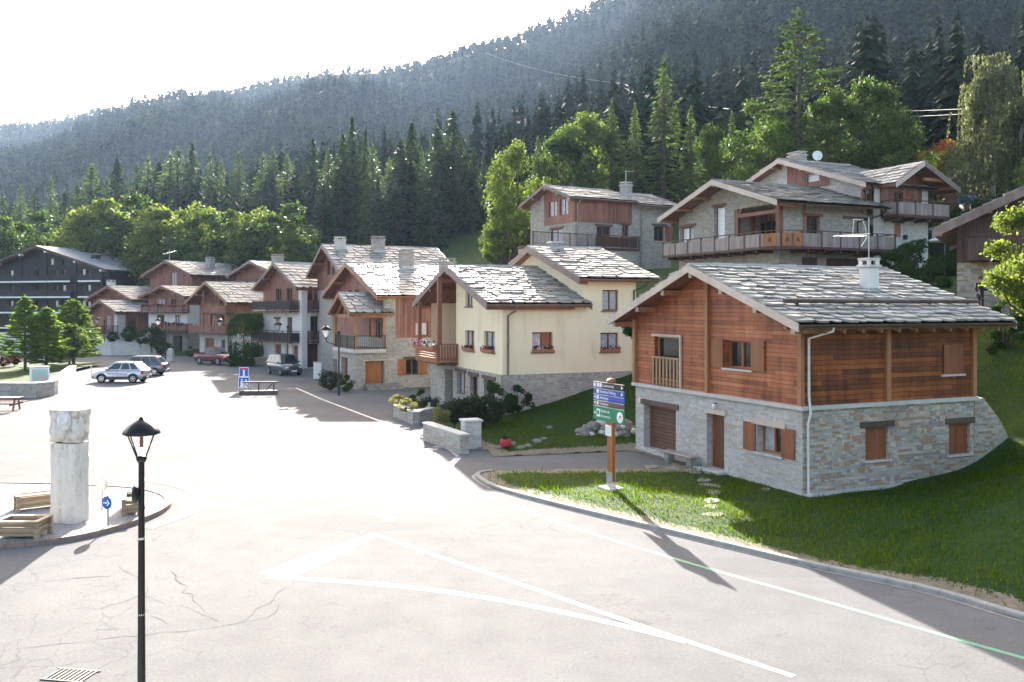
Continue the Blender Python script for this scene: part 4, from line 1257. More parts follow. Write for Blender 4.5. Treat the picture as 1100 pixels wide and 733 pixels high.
v, z = f.fr(688.5, 430); box_part(f, 'alarm_box', (-.06, v - .1, z - .1), (-.002, v + .1, z + .1), 'cream')
vd = (f.fr(759, 475)[0] + f.fr(778, 475)[0]) / 2
box_part(f, 'doorstep', (-.45, vd - .75, -.1), (-.045, vd + .75, .14), 'concrete', bev=.02)
# bench against the chalet wall
c, s = math.cos(f.A), math.sin(f.A)
CHC, CHS = c, s
def CHW(u, v, z=0.0):
    c, s = CHC, CHS
    return Vector((CH.C[0] + u * c - v * s, CH.C[1] + u * s + v * c, z))
b0 = (v0 + v1) / 2
bn = tag(empty('stone_bench', CHW(-.38, b0), f.A), 'rough bench of a plank on stone blocks against the chalet wall between garage and door', 'bench')
mb = MB(); mb.bbox((-.22, -1.0, .40), (.2, 1.0, .47), M['grey_v'], .015); mb.build('seat', bn)
for yy in (-.75, .7):
    mb = MB(); mb.bbox((-.17, yy - .16, -.1), (.17, yy + .16, .398), M['rock'], .05); mb.build('leg', bn)

# ================================================================== 2. cream house
f = F('cream_house', 'cream rendered house with two stepped slab roofs and a wooden corner balcony with flowers', 'house', (-0.5, 46.0), 22.5)
YH = f
W, LN, CW = 12.2, 7.9, 7.3
ZE, ZR, VR = 6.15, 8.33, 6.2
wn = dict(kind='win', frame=M['frame'], glass=M['glass_curtain'], depth=.2, sill=M['barge_brown'], mull=1)
fo = [f.fo(499.5, 509.5, 355, 377, flowers='flower_red', **wn), f.fo(519.5, 531.5, 356, 378.5, flowers='flower_red', **wn), f.fo(500, 507.5, 313, 329.5, **wn)]
fs = [f.fo(491.5, 500.5, 400, 424, kind='win', frame=M['frame'], glass=M['glass_curtain'], lintel=M['lintel'], depth=.25),
      f.fo(505.7, 514, 404, 427, kind='win', frame=M['frame'], lintel=M['lintel'], depth=.25), f.fo(520.7, 532, 408, 428, kind='win', frame=M['frame'], lintel=M['lintel'], depth=.25)]
ro = [f.ro(571.8, 593.8, 357, 378.3, flowers='flower_white', **{**wn, 'half': M['glass']}), f.ro(645, 664.5, 357.5, 378, flowers='flower_pink', **wn), f.ro(647, 664.5, 311.5, 334, **wn)]
rf, zl = roof(f, -1.05, 4.85, -.6, W + .65, ZE, VR, ZR, 'slab_pale', row=.40, wd=.7, barge='barge_brown', bh=.34, purl=5, gutter='barge_brown', seed=21, pin=4)
ZE2, ZR2 = 7.5, 9.55
rf2, zl2 = roof(f, 4.15, 9.05, -.62, W + .65, ZE2, VR, ZR2, 'slab_pale', row=.46, wd=.85, barge='barge_brown', bh=.34, purl=5, gutter='barge_brown', seed=22, name='upper_roof', pin=.6)
t1 = lambda v: zl(v) - .165; t2 = lambda v: zl2(v) - .165
X2 = 4.75
mb = MB()
wall_face(mb, [(0, 2.5), (CW, 2.5), (CW, t1(CW)), (VR, t1(VR)), (0, t1(0))], fo, mfront(0), M['cream'], .2)
wall_face(mb, [(0, 2.5), (X2, 2.5), (X2, t1(0)), (0, t1(0))], ro[:1], mright(0), M['cream'], .2)
wall_face(mb, [(X2, 2.5), (LN, 2.5), (LN, t2(0)), (X2, t2(0))], ro[1:], mright(0), M['cream'], .2)
wall_face(mb, [(0, 5.5), (W, 5.5), (W, t2(W)), (VR, t2(VR)), (0, t2(0))], [], mfront(X2), M['cream'])
wall_face(mb, [(0, 2.5), (W, 2.5), (W, t2(W)), (VR, t2(VR)), (0, t2(0))], [], lambda s, z, d: (LN + d, s, z), M['cream'])
wall_face(mb, [(0, 2.5), (LN, 2.5), (LN, t2(W)), (0, t2(W))], [], lambda s, z, d: (s, W + d, z), M['cream'])
wall_face(mb, [(0, 2.5), (2.2, 2.5), (2.2, t1(CW)), (0, t1(CW))], [], lambda s, z, d: (s, CW + d, z), M['cream'])
mb.build('wall', f.root)
mb = MB()
wall_face(mb, [(0, -.4), (W, -.4), (W, 2.5), (0, 2.5)], fs + [dict(s0=7.75, s1=9.3, z0=.05, z1=2.25, depth=1.6)], mfront(-.05), M['stone'], .25)
wall_face(mb, [(-.05, -.4), (LN, -.4), (LN, 2.5), (-.05, 2.5)], [], mright(-.05), M['stone'])
wall_face(mb, [(-.05, -.4), (LN, -.4), (LN, 2.5), (-.05, 2.5)], [], lambda s, z, d: (s, W + d, z), M['stone'])
mb.poly([(-.05, -.05, 2.5), (LN, -.05, 2.5), (LN, W, 2.5), (-.05, W, 2.5)], M['stone'])
mb.build('stone_base', f.root)
for o in fo: fill_opening(o, mfront(0), f.root)
for o in fs: fill_opening(o, mfront(-.05), f.root)
for o in ro: fill_opening(o, mright(0), f.root)
fill_opening(dict(s0=7.75, s1=9.3, z0=.05, z1=2.25, depth=1.6, kind='open', mat=M['brown_v']), mfront(-.05), f.root)
mb = MB()
wall_face(mb, [(CW + .003, 2.6), (W, 2.6), (W, t1(W)), (CW + .003, t1(CW))], [dict(s0=8.6, s1=10.2, z0=2.7, z1=4.9, depth=.15)], mfront(2.2), M['red_v'])
mb.build('loggia_wall', f.root)
fill_opening(dict(s0=8.6, s1=10.2, z0=2.7, z1=4.9, depth=.15, kind='win', glass=M['glass_curtain']), mfront(2.2), f.root)
bo = balcony(f, [(-1.25, 6.95), (2.2, 6.95), (2.2, 11.4), (-1.25, 11.4)][::1], [(-.02, 6.95), (-1.25, 6.95)], 2.78, 'slat', 1.0, 'beam_red', 'beam_red')
mb = MB()
for i in range(7): mb.box((-1.30 + rnd.uniform(0, .01), 6.95, 2.72 + i * .145), (-1.24, 11.4, 2.72 + (i + 1) * .145 - .01), M['orange'])
mb.box((-1.33, 6.9, 3.735), (-1.2, 11.45, 3.80), M['beam_red']); mb.build('railing', bo)
fb = MB(); fb.box((-1.52, 7.1, 3.45), (-1.31, 11.2, 3.68), M['terracotta']); fbo = fb.build('flower_box', bo)
mb = MB()
for i in range(210):
    y = 7.1 + rnd.random() * 4.1
    mb.ell((-1.42 + rnd.uniform(-.18, .14), y, 3.70 + rnd.uniform(0, .28)), [rnd.uniform(.035, .075)] * 3, rnd.choice([L['shrub'], M['flower_pink'] if y > 9 else M['flower_white'], M['flower_pink'] if y > 9 else M['flower_white']]), 5, 4)
mb.build('blossom', fbo)
v, z = f.fr(471, 340, -1.1)
box_part(f, 'post', (-1.22, 6.98, 3.81), (-.98, 7.22, zl(7.1) - .3), 'beam_red')
box_part(f, 'post', (-1.15, 11.2, 3.81), (-.95, 11.4, zl(11.3) - .3), 'beam_red')
box_part(f, 'tie_beam', (-.95, 6.98, zl(7.1) - .62), (.0, 7.2, zl(7.1) - .42), 'beam_red')
pipe(f, [(.55, -.68, ZE - .1), (.5, -.55, ZE - .35), (.28, -.1, 5.55), (.28, -.1, 2.5)], .055, 'barge_brown')
pipe(f, [(8.2, -.7, ZE2 - .1), (8.15, -.55, ZE2 - .35), (7.72, -.1, 6.9), (7.72, -.1, 2.4)], .05, 'brown_metal')
p = roof_hit(f, 580, 273, -.62, ZE2, VR, ZR2)
chimney(rf2, p.x + 1.6, p.y + 1.3, zl2(p.y + 1.3), .7, .6, .35, 'stone', 'concrete', pots=False)
# ================================================================== 3. stone house with the red board storey, on the slope
f = F('hillside_house', 'stone house with red board upper storey and railed terrace, above the cream house', 'house', (5.5, 78.0), 30, 8.5)
z = f.z0
W, LN = 7.5, 10.8
ZE, ZR, VR = 15.5 - z, 16.95 - z, 3.75
rf, zl = roof(f, -.9, 6.4, -.65, W + .7, ZE, VR, ZR, 'slab', row=.55, wd=.9, barge='barge_brown', purl=5, gutter='zinc', seed=31)
rfb, zlb = roof(f, 6.45, 11.6, -.95, W + .7, ZE - .25, VR, ZR - .15, 'slab', row=.55, wd=.9, barge='barge_brown', purl=0, gutter='zinc', seed=32, name='rear_roof')
wn = dict(kind='win', frame=M['frame'], lintel=M['lintel'], depth=.25)
fo = [f.fo(590, 599, 216, 233, kind='win', frame=M['orange'], glass=M['glass_curtain']), f.fo(602, 611, 213, 231, kind='win', frame=M['orange'], glass=M['glass_curtain']),
      f.fo(592, 604, 246, 262, kind='win', frame=M['frame'], glass=M['glass_curtain'], lintel=M['frame'])]
ro = [f.ro(641, 656, 243.5, 257, **wn), f.ro(668, 675.5, 242, 255, **wn), f.ro(702.5, 714, 243, 259, **wn, smat=M['red_v'], shutters=True, sides=(1,), sw=.9)]
zc = f.rt(620, 237)[1]
top = lambda v: zl(v) - .165
mb = MB()
wall_face(mb, [(0, -1), (W, -1), (W, zc), (0, zc)], fo[2:], mfront(0), M['stone'])
wall_face(mb, [(0, -1), (LN, -1), (LN, zc), (0, zc)], ro, mright(0), M['stone'])
us = f.rt(678.5, 225)[0]
wall_face(mb, [(us, zc), (LN, zc), (LN, zlb(0) - .165), (us, zlb(0) - .165)], [], mright(0), M['stone'])
wall_face(mb, [(0, -1), (W, -1), (W, zlb(W) - .165), (VR, zlb(VR) - .165), (0, zlb(0) - .165)], [], lambda s, z_, d: (LN + d, s, z_), M['stone'])
wall_face(mb, [(0, -1), (LN, -1), (LN, zlb(W) - .165), (0, zlb(W) - .165)], [], lambda s, z_, d: (s, W + d, z_), M['stone'])
v2 = f.fr(585, 225)[0]
wall_face(mb, [(v2, zc), (W, zc), (W, top(W)), (v2, top(v2))], [], mfront(0), M['stone'])
mb.build('stone_wall', f.root)
mb = MB()
wall_face(mb, [(-.06, zc - .1), (v2, zc - .1), (v2, top(v2)), (VR, top(VR)), (-.06, top(0))], fo[:2], mfront(-.06), M['red_v'])
wall_face(mb, [(-.06, zc - .1), (us, zc - .1), (us, top(0)), (-.06, top(0))], [], mright(-.06), M['red_v'])
mb.build('board_wall', f.root)
for o in fo[:2]: fill_opening(o, mfront(-.06), f.root)
fill_opening(fo[2], mfront(0), f.root)
for o in ro: fill_opening(o, mright(0), f.root)
pipe(f, [(.25, -.7, ZE - .1), (.2, -.12, ZE - .5), (.2, -.12, zc - 4)], .05, 'zinc')
u, _ = f.rt(688, 260); pipe(f, [(u, -1.0, ZE - .4), (u, -.12, ZE - .8), (u, -.12, 0)], .05, 'zinc')
p = roof_hit(f, 692, 213, -.65, ZE, VR, ZR)
chimney(rfb, 7.6, 2.7, zlb(2.7), .9, .8, .95, 'stone', 'concrete')
zt = f.rt(640, 266, -2.5)[1]
ua, ub = f.rt(572, 262, -2.5)[0], f.rt(686, 262, -2.5)[0]
mb = MB(); mb.box((ua + .1, -2.45, -2), (ub - .1, -.01, zt - .2), M['stone']); mb.build('terrace_base', f.root)
balcony(f, [(ua, -2.6), (ub, -2.6), (ub, -.02), (ua, -.02)], [(ua, -2.55), (ub, -2.55), (ub, -.1)], zt, 'bar', 1.05, 'brown_v', 'brown_v', name='terrace')
mb = MB(); mb.box((ub - 4.6, -2.50, zt + .15), (ub - .1, -2.47, zt + .95), M['brown_v']); mb.build('terrace_screen', f.root)
mast = tag(empty('aerial_mast', (0, 0, 0)), 'thin mast with a television aerial rising from the slab roof of the hillside stone house', 'aerial')
q = Vector((6.0, .6, zl(.6))); c_, s_ = math.cos(f.A), math.sin(f.A)
base = Vector((f.C[0] + q.x * c_ - q.y * s_, f.C[1] + q.x * s_ + q.y * c_, z + q.z)); mast.location = base
mb = MB(); mb.tube([(0, 0, -.3), (0, 0, 2.6)], .035, M['zinc'], 6); mb.build('pole', mast)
mb = MB(); mb.tube([(-.1, 0, 2.45), (.8, .1, 2.5)], .02, M['zinc'], 5)
for i in range(5): mb.tube([(.1 + i * .16, -.3 + .01 * i, 2.46), (.1 + i * .16, .3, 2.46)], .012, M['zinc'], 4)
mb.build('aerial', mast)

# ================================================================== 4. the big stone house with wrap-round balconies
f = F('balcony_house', 'large stone house above the chalet with three slab roofs and long weathered grey board balconies', 'house', (18.0, 60.2), 25, 7.5)
VH = f; z0 = f.z0
# low left block: gable to the left
ZE, ZR, VR = 12.95 - z0, 15.1 - z0, 5.3
W, LN = 11.4, 8.0
rf, zl = roof(f, -1.5, 8.6, -1.5, W + .8, ZE, VR, ZR, 'slab_dark', row=.5, wd=.8, barge='barge', bh=.36, purl=7, gutter='black_metal', seed=41, pin=.5)
ZF = 10.0 - z0
XF = 0.0
wn = dict(kind='win', frame=M['frame'], lintel=M['frame'], depth=.3)
fo = [f.fo(730.5, 745.5, 244, 262, **{**wn, 'glass': M['glass_curtain'], 'half': M['glass_bright']}), f.fo(767, 778.5, 222, 257, **{**wn, 'glass': M['glass_bright'], 'mull': 0}),
      f.fo(789, 836, 224, 262, kind='none', depth=2.4)]
fo[2]['s0'] = .02; fo[2]['z0'] = ZF + .02; fo[2]['z1'] = zl(.3) - .5
ro = [f.ro(864.5, 881, 232.5, 254, **wn)]
top = lambda v: zl(v) - .165
mb = MB()
wall_face(mb, [(0, -1.5), (W, -1.5), (W, top(W)), (VR, top(VR)), (.0, top(0))], fo, mfront(0), M['stone'])
vL = fo[2]['s1']
wall_face(mb, [(0, -1.5), (2.4, -1.5), (2.4, ZF), (0, ZF)], [], mright(0), M['stone'])
wall_face(mb, [(2.4, -1.5), (LN, -1.5), (LN, top(0)), (2.4, top(0))], ro, mright(0), M['stone'])
wall_face(mb, [(0, -1.5), (W, -1.5), (W, top(W)), (0, top(W))], [], lambda s, z, d: (LN + d, s, z), M['stone'])
wall_face(mb, [(0, -1.5), (LN, -1.5), (LN, top(W)), (0, top(W))], [], lambda s, z, d: (s, W + d, z), M['stone'])
mb.build('stone_wall', f.root)
mb = MB(); lw = f.fo(808, 834, 238, 262, x=2.4, kind='win', mull=3, frame=M['frame'])
lw['z0'] = ZF + .05
wall_face(mb, [(.02, ZF), (vL, ZF), (vL, zl(vL) - .6), (.02, zl(.3) - .6)], [lw], mfront(2.4), M['red_v']); mb.build('loggia_wall', f.root)
fill_opening(lw, mfront(2.4), f.root)
for o in fo[:2]: fill_opening(o, mfront(0), f.root)
for o in ro: fill_opening(o, mright(0), f.root)
zt = zl(.1) - .5
posts(f, [((.12, .12, ZF), (.12, .12, zl(.12) - .36), .34, 'beam_red'), ((.15, vL - .2, ZF), (.15, vL - .2, zl(vL) - .36), .26, 'beam_red'), ((2.2, .12, ZF), (2.2, .12, zl(.12) - .36), .24, 'beam_red'), ((1.4, vL - .3, ZF), (1.4, vL - .3, zt), .24, 'beam_red')])
mb = MB(); zb = zl(.12) - .95
mb.beam((.12, .3, zb), (.12, vL - .35, zb), .22, .26, M['beam_red']); mb.beam((.12, vL - .4, zb + .15), (.12, vL - 1.6, zl(vL - 1.6) - .36), .18, .2, M['beam_red']); mb.beam((.3, .12, zl(.12) - .5), (2.3, .12, zl(.12) - .5), .2, .24, M['beam_red'])
mb.build('truss', f.root)
bo = balcony(f, [(-1.55, W), (-1.55, .1), (-1.05, -1.35), (.4, -1.75), (8.9, -1.75), (8.9, -.02), (-.02, -.02), (-.02, W)], [(-1.5, W), (-1.5, .15), (-1.02, -1.3), (.4, -1.7), (8.85, -1.7), (8.85, -.1)], ZF, 'solid', 1.02, 'grey_v', 'brown_v')
mb = MB()                              # carved panels at the rounded corner
for (a, b) in (((-1.0, -1.38), (-.35, -1.57)), ((-.25, -1.60), (.35, -1.77)), ((-1.46, -.12), (-1.14, -1.1))):
    A_ = Vector((a[0], a[1], 0)); B_ = Vector((b[0], b[1], 0)); d = (B_ - A_).normalized(); nn = Vector((d.y, -d.x, 0)); nn = nn if nn.y < 0 or nn.x < 0 else -nn
    mb.beam(A_ + nn * .045 + Vector((0, 0, ZF + .45)), B_ + nn * .045 + Vector((0, 0, ZF + .45)), .03, .85, M['orange'])
    c = (A_ + B_) / 2 + nn * .07; zz = ZF + .32
    for (wd, zlo, zhi) in ((.16, .0, .16), (.12, .12, .24), (.07, .2, .32)):
        mb.poly([c - d * wd + Vector((0, 0, zz + zlo)), c + d * wd + Vector((0, 0, zz + zlo)), c + Vector((0, 0, zz + zhi))], M['dark_v'])
        c = c + nn * .002
mb.build('carved_panel', bo)
for i in range(8): box_part(f, 'bracket', (-1.4, .6 + i * 1.45, ZF - .36), (-.02, .76 + i * 1.45, ZF - .165), 'brown_v', bo)
for i in range(6): box_part(f, 'bracket', (1.0 + i * 1.45, -1.6, ZF - .36), (1.16 + i * 1.45, -.02, ZF - .165), 'brown_v', bo)
for (px0, px1, yt, yb) in ((800, 835, 274, 300),):
    pass
pipe(f, [(8.3, -1.5, ZE - .1), (8.2, -1.2, ZE - .5), (7.0, -.12, ZF + 2.0), (7.0, -.12, ZF + .2)], .06, 'black_metal')
# tall right block with the upper roof
X0, X1 = 8.6, 14.1
VR2, ZR2, ZE2 = 8.7, 17.75 - z0, 14.75 - z0
k = (ZR2 - ZE2) / (VR2 + .3)
rf2, zl2 = roof(f, 7.6, 15.3, -.3, VR2 + 4.2, ZE2, VR2, ZR2, 'slab', row=.55, wd=.85, barge='barge', bh=.34, purl=5, gutter='black_metal', seed=42, name='upper_roof', pin=1.2)
t2 = lambda v: zl2(v) - .165
zb = 12.55 - z0                        # upper balcony floor
r2 = [f.ro(944.5, 965, 233, 254, **{**wn, 'lintel': M['lintel'], 'mull': 2}), f.ro(960.5, 967.5, 240, 255, y=0, kind='shut', mat=M['orange'], lintel=M['lintel'], depth=.15, ext=.3)]
r2[0] = f.ro(908, 927.5, 236, 254, **{**wn, 'lintel': M['lintel'], 'mull': 2})
mb = MB()
wall_face(mb, [(X0, -1.5), (X1, -1.5), (X1, zb), (X0, zb)], r2, mright(-.02), M['stone_white'])
wall_face(mb, [(X0, zb), (9.25, zb), (9.25, t2(0)), (X0, t2(0))], [], mright(-.02), M['stone_white'])
wall_face(mb, [(13.4, zb), (X1, zb), (X1, t2(0) + .1), (13.4, t2(0) + .1)], [], mright(-.02), M['stone_white'])
Wd = VR2 + 3.6
wall_face(mb, [(-.02, 4.4), (Wd, 4.4), (Wd, t2(Wd)), (VR2, t2(VR2)), (-.02, t2(0))], [f.fo(865.5, 880.5, 183, 196, x=X0)], mfront(X0), M['stone_white'])
wall_face(mb, [(-.02, -1.5), (Wd, -1.5), (Wd, t2(Wd)), (VR2, t2(VR2)), (-.02, t2(0))], [], lambda s, z, d: (X1 + d, s, z), M['stone_white'])
wall_face(mb, [(X0, -1.5), (X1, -1.5), (X1, t2(Wd)), (X0, t2(Wd))], [], lambda s, z, d: (s, Wd + d, z), M['stone_white'])
mb.build('white_stone_wall', f.root)
fill_opening(f.fo(865.5, 880.5, 183, 196, x=X0, kind='win', mull=0, glass=M['glass_bright'], frame=M['frame'], depth=.2), mfront(X0), f.root)
for o in r2: fill_opening(o, mright(-.02), f.root)
# red boards on the upper left gable
mb = MB(); va, vb = f.fr(892, 190, X0)[0], f.fr(846, 180, X0)[0]; va, vb = min(va, vb), max(va, vb)
wo = f.fo(865.5, 880.5, 183, 196, x=X0); wo['z1'] -= .3
zq = wo['z0'] - .45
wall_face(mb, [(va, zq), (vb, zq), (vb, min(t2(vb), t2(VR2)) - .01), (va, t2(va) - .01)], [wo], mfront(X0 - .05), M['red_v'], .05); mb.build('board_wall', f.root)
# cross gable over the facade
xa, xb, xm = 8.95, 15.4, 11.75
za, zm = 14.65 - z0, 16.35 - z0
g = empty('cross_gable', (0, 0, 0)); g.parent = f.root
mb = MB(); yv = -1.7; yb = 5.0
for (x0_, z0_, x1_, z1_) in ((xa, za, xm, zm), (xb, za - .1, xm, zm)):
    mb.hexa([(x0_, yv, z0_ - .16), (x1_, yv, z1_ - .16), (x1_, yb, z1_ - .16), (x0_, yb, z0_ - .16), (x0_, yv, z0_), (x1_, yv, z1_), (x1_, yb, z1_), (x0_, yb, z0_)], M['soffit'])
for (x0_, z0_, sg, ss) in ((xa, za, 1, 1), (xb, za - .1, -1, 2)):
    run = math.hypot(xm - x0_, zm - z0_); us = Vector((xm - x0_, 0, zm - z0_)).normalized(); un = Vector((-us.z, 0, us.x)); un = un if un.z > 0 else -un
    slope_slabs(mb, Vector((x0_, yv, z0_)), Vector((0, 1, 0)), us, un, yb - yv, run, M['slab'], .5, .8, seed=45 + ss)
mb.build('roof_cover', g)
for (x0_, z0_, e) in ((xa, za, -.003), (xb, za - .1, .003)):
    mb = MB(); y0_, y1_ = yv - .06, yv - .003
    mb.hexa([(x0_, y0_, z0_ - .3), (xm + e, y0_, zm - .3), (xm + e, y1_, zm - .3), (x0_, y1_, z0_ - .3), (x0_, y0_, z0_ + .05), (xm + e, y0_, zm + .05), (xm + e, y1_, zm + .05), (x0_, y1_, z0_ + .05)], M['barge' if e < 0 else 'barge_brown'])
    mb.build('bargeboard', g)
mb = MB()
d1 = f.ro(927, 937, 196, 217, y=-.08); d2 = f.ro(960, 970, 199, 219, y=-.08)
for o_ in (d1, d2): o_['z1'] -= .45; o_['z0'] = zb + .08
hz = lambda x: za + (zm - za) * ((x - xa) / (xm - xa) if x < xm else (xb - x) / (xb - xm)) - .2
wall_face(mb, [(9.25, zb), (13.4, zb), (13.4, hz(13.4)), (xm, hz(xm)), (9.25, hz(9.25))], [d1, d2], mright(-.08), M['red_v'])
mb.build('board_wall', g)
for o in (d1, d2): fill_opening({**o, 'kind': 'win', 'frame': M['frame'], 'z0': max(o['z0'], zb + .05)}, mright(-.08), f.root)
box_part(f, 'beam', (12.0, -1.5, hz(13.9) - .1), (14.2, -1.3, hz(13.9) + .12), 'orange')
for xx in (xa + .5, xm, xb - .7): box_part(f, 'purlin', (xx - .1, yv + .05, hz(xx) - .22), (xx + .1, -.1, hz(xx)), 'beam_red', g)
balcony(f, [(9.3, -1.55), (14.6, -1.55), (14.6, -.1), (9.3, -.1)], [(9.32, -.15), (9.32, -1.5), (14.55, -1.5), (14.55, -.15)], zb, 'solid', 1.0, 'grey_v', 'brown_v', name='upper_balcony')
for i in range(4): box_part(f, 'bracket', (9.6 + i * 1.5, -1.4, zb - .4), (9.76 + i * 1.5, -.03, zb - .17), 'brown_v')
pipe(f, [(8.0, -.45, ZE2 - .1), (8.3, -.3, ZE2 - .5), (8.45, -.12, ZE2 - .8), (8.45, -.12, ZE + .3)], .07, 'black_metal')
box_part(f, 'wall_lamp', (11.5, -.3, ZF + .9), (11.75, -.021, ZF + 1.25), 'black_metal', bev=.05)
chimney(rf2, 9.4, VR2 - .2, zl2(VR2) - .2, .8, 1.4, .55, 'stone', 'concrete')
q = f.fr(838, 178, 6.5)
ds = tag(empty('satellite_dish', (0, 0, 0)), 'white satellite dish on the upper slab roof of the large stone house', 'satellite dish')
c_, s_ = math.cos(f.A), math.sin(f.A); lu, lv = 10.9, 7.9
ds.scale = (.8, .8, .8); ds.location = (f.C[0] + lu * c_ - lv * s_, f.C[1] + lu * s_ + lv * c_, z0 + zl2(lv) + .08)
mb = MB(); mb.tube([(0, 0, 0), (0, 0, .7)], .035, M['zinc'], 6); mb.build('mast', ds)
mb = MB(); mb.lathe([(0, .0), (.2, -.02), (.38, -.08), (.5, -.16), (.5, -.14), (.38, -.05), (.2, .02), (0, .04)], M['white_paint'], (0, -.08, .75), 18, axis='y'); mb.build('dish', ds)
mb = MB(); mb.tube([(0, -.1, .3), (0, -.7, .55)], .018, M['zinc'], 5); mb.box((-.05, -.78, .5), (.05, -.66, .62), M['zinc']); mb.build('feed_arm', ds)
# lower storey: shaded openings under the balcony
for (a, b, yt, yb2) in ((842, 872, 277, 290),): pass
for (s0, s1) in ((2.0, 3.3), (4.2, 7.2)):
    mb = MB(); mb.box((s0, -.05, .2), (s1, -.003, 1.9), M['brown_v']); mb.build('cellar_door', f.root)

# ================================================================== 5. dark chalet at the right edge
f = F('dark_chalet', 'dark brown boarded chalet on a stone base, partly hidden by the leafy maple', 'house', (32.45, 39.2), 60, 5.5)
RC = f; z0 = f.z0
W, LN = 11.6, 9.0
ze = 9.75 - z0
rf, zl = roof(f, -1.6, 9.5, -1.0, W + 1.0, ze, 5.8, 12.95 - z0, 'slab_dark', row=.5, wd=.8, barge='barge_brown', bh=.42, purl=7, gutter='black_metal', seed=51)
house(f, W, LN, [(-1.5, 2.72, 'stone_mix', 'stone_wall'), (2.72, 99, 'brown_v', 'board_wall')], [dict(s0=6.3, s1=7.6, z0=.1, z1=2.1, kind='door', mat=M['brown_v'], frame=M['frame'], depth=.3), dict(s0=8.3, s1=9.1, z0=4.0, z1=5.0, kind='win')], [], zl, 5.85)
bo = balcony(f, [(-1.2, 4.5), (-1.2, 11.2), (-.02, 11.2), (-.02, 4.5)], [(-1.15, 4.6), (-1.15, 11.15), (-.1, 11.15)], 2.95, 'solid', 1.05, 'brown_v', 'brown_v')
mb = MB()
for i in range(5):
    y = 5.6 + i * 1.15; c = -1.19
    for (wd, a, b) in ((.15, .0, .2), (.11, .15, .3), (.07, .26, .42)): mb.poly([(c, y - wd, 3.3 + a), (c, y + wd, 3.3 + a), (c, y, 3.3 + b)], M['dark_v']); c -= .002
mb.build('carved_opening', bo)
for y in (5.2, 9.0): 
    mb = MB(); mb.beam((-.0, y, 1.4), (-1.05, y, 2.75), .18, .2, M['brown_v']); mb.build('bracket', f.root)

# ================================================================== 6. stone house with the little gabled porch
f = F('porch_house', 'stone and red board house with a small gabled balcony porch beside the street lamp', 'house', (-11.3, 64.7), 27)
PH = f
W, LN = 14.0, 11.0
ZE, ZR, VR = 6.8, 9.5, 7.3
rf, zl = roof(f, 1.4, 12, -.6, W + .8, ZE, VR, ZR, 'slab_pale', row=.6, wd=.9, barge='beam', bh=.32, purl=5, gutter='beam', seed=61, pin=.9)
rf2, zl2 = roof(f, -.6, 2.75, -.45, 5.25, 5.55, 2.4, 7.0, 'slab', row=.5, wd=.8, barge='beam', bh=.26, purl=3, gutter='beam', seed=62, name='porch_roof')
ro = [f.ro(436, 450, 386, 403, kind='win', frame=M['frame'], depth=.2, shutters=True, smat=M['orange'], sw=.62, lintel=M['lintel'])]
house(f, W, LN, [(-.3, 3.7, 'stone', 'stone_wall'), (3.7, 99, 'red_v', 'board_wall')],
      [dict(s0=.7, s1=2.1, z0=2.95, z1=5.0, kind='win', frame=M['frame_pale']), dict(s0=2.6, s1=3.7, z0=2.95, z1=5.0, kind='shut', mat=M['orange']), dict(s0=6.2, s1=7.4, z0=5.6, z1=7.4, kind='win'), dict(s0=8.2, s1=9.4, z0=5.6, z1=7.4, kind='win')],
      ro + [f.ro(446, 460, 346, 361, kind='win', glass=M['glass_curtain'])], zl, VR, 2.2)
box_part(f, 'pilaster', (2.15, -.06, 3.0), (3.0, .3, zl(0) - .22), 'stone')
# porch base
mb = MB()
pr_ = [f.ro(392.5, 413, 388, 411.5, kind='shut', mat=M['orange'], depth=.5)]
pf_ = [f.fo(366.5, 373.5, 384, 413, kind='door', mat=M['orange'], depth=.4), f.fo(357.5, 362.5, 386, 413, kind='door', mat=M['brown_v'], depth=.4)]
pr_[0]['z0'] = .25
wall_face(mb, [(0, -.3), (2.2, -.3), (2.2, 2.7), (0, 2.7)], pr_, mright(-.002), M['stone']); wall_face(mb, [(0, -.3), (5.0, -.3), (5.0, 2.7), (0, 2.7)], pf_, mfront(0), M['stone'])
wall_face(mb, [(0, -.3), (2.2, -.3), (2.2, 2.7), (0, 2.7)], [], lambda s, z, d: (s, 5.0, z), M['stone'])
mb.build('porch_base', f.root)
for o in pr_: fill_opening(o, mright(-.002), f.root)
for o in pf_: fill_opening(o, mfront(0), f.root)
bo = balcony(f, [(-.25, -.25), (2.2, -.25), (2.2, 5.2), (-.25, 5.2)], [(2.15, -.18), (-.18, -.18), (-.18, 5.1)], 2.92, 'bar', .95, 'black_metal', 'black_metal', th=.22)
mb = MB(); mb.box((-.26, -.26, 2.66), (2.19, -.02, 2.93), M['concrete']); mb.box((-.26, -.015, 2.66), (-.02, 5.2, 2.93), M['concrete']); mb.build('balcony_edge', bo)
posts(f, [((-.1, -.1, 2.93), (-.1, -.1, zl2(-.1) - .3), .2, 'beam'), ((-.1, 4.95, 2.93), (-.1, 4.95, zl2(4.95) - .3), .2, 'beam'), ((2.1, -.1, 2.93), (2.1, -.1, zl2(-.1) - .3), .18, 'beam')])
mb = MB(); zz = zl2(-.1) - .38
mb.beam((-.1, -.3, zz), (-.1, 5.1, zz), .18, .22, M['beam']); mb.beam((-.1, 2.4, zz), (-.1, 2.4, zl2(2.4) - .3), .14, .16, M['beam']); mb.beam((-.1, .4, zz + .1), (-.1, 2.2, zl2(2.2) - .35), .13, .15, M['beam']); mb.beam((-.1, 4.4, zz + .1), (-.1, 2.6, zl2(2.6) - .35), .13, .15, M['beam']); mb.beam((0, -.1, zz), (2.3, -.1, zz), .18, .22, M['beam'])
mb.build('truss', f.root)
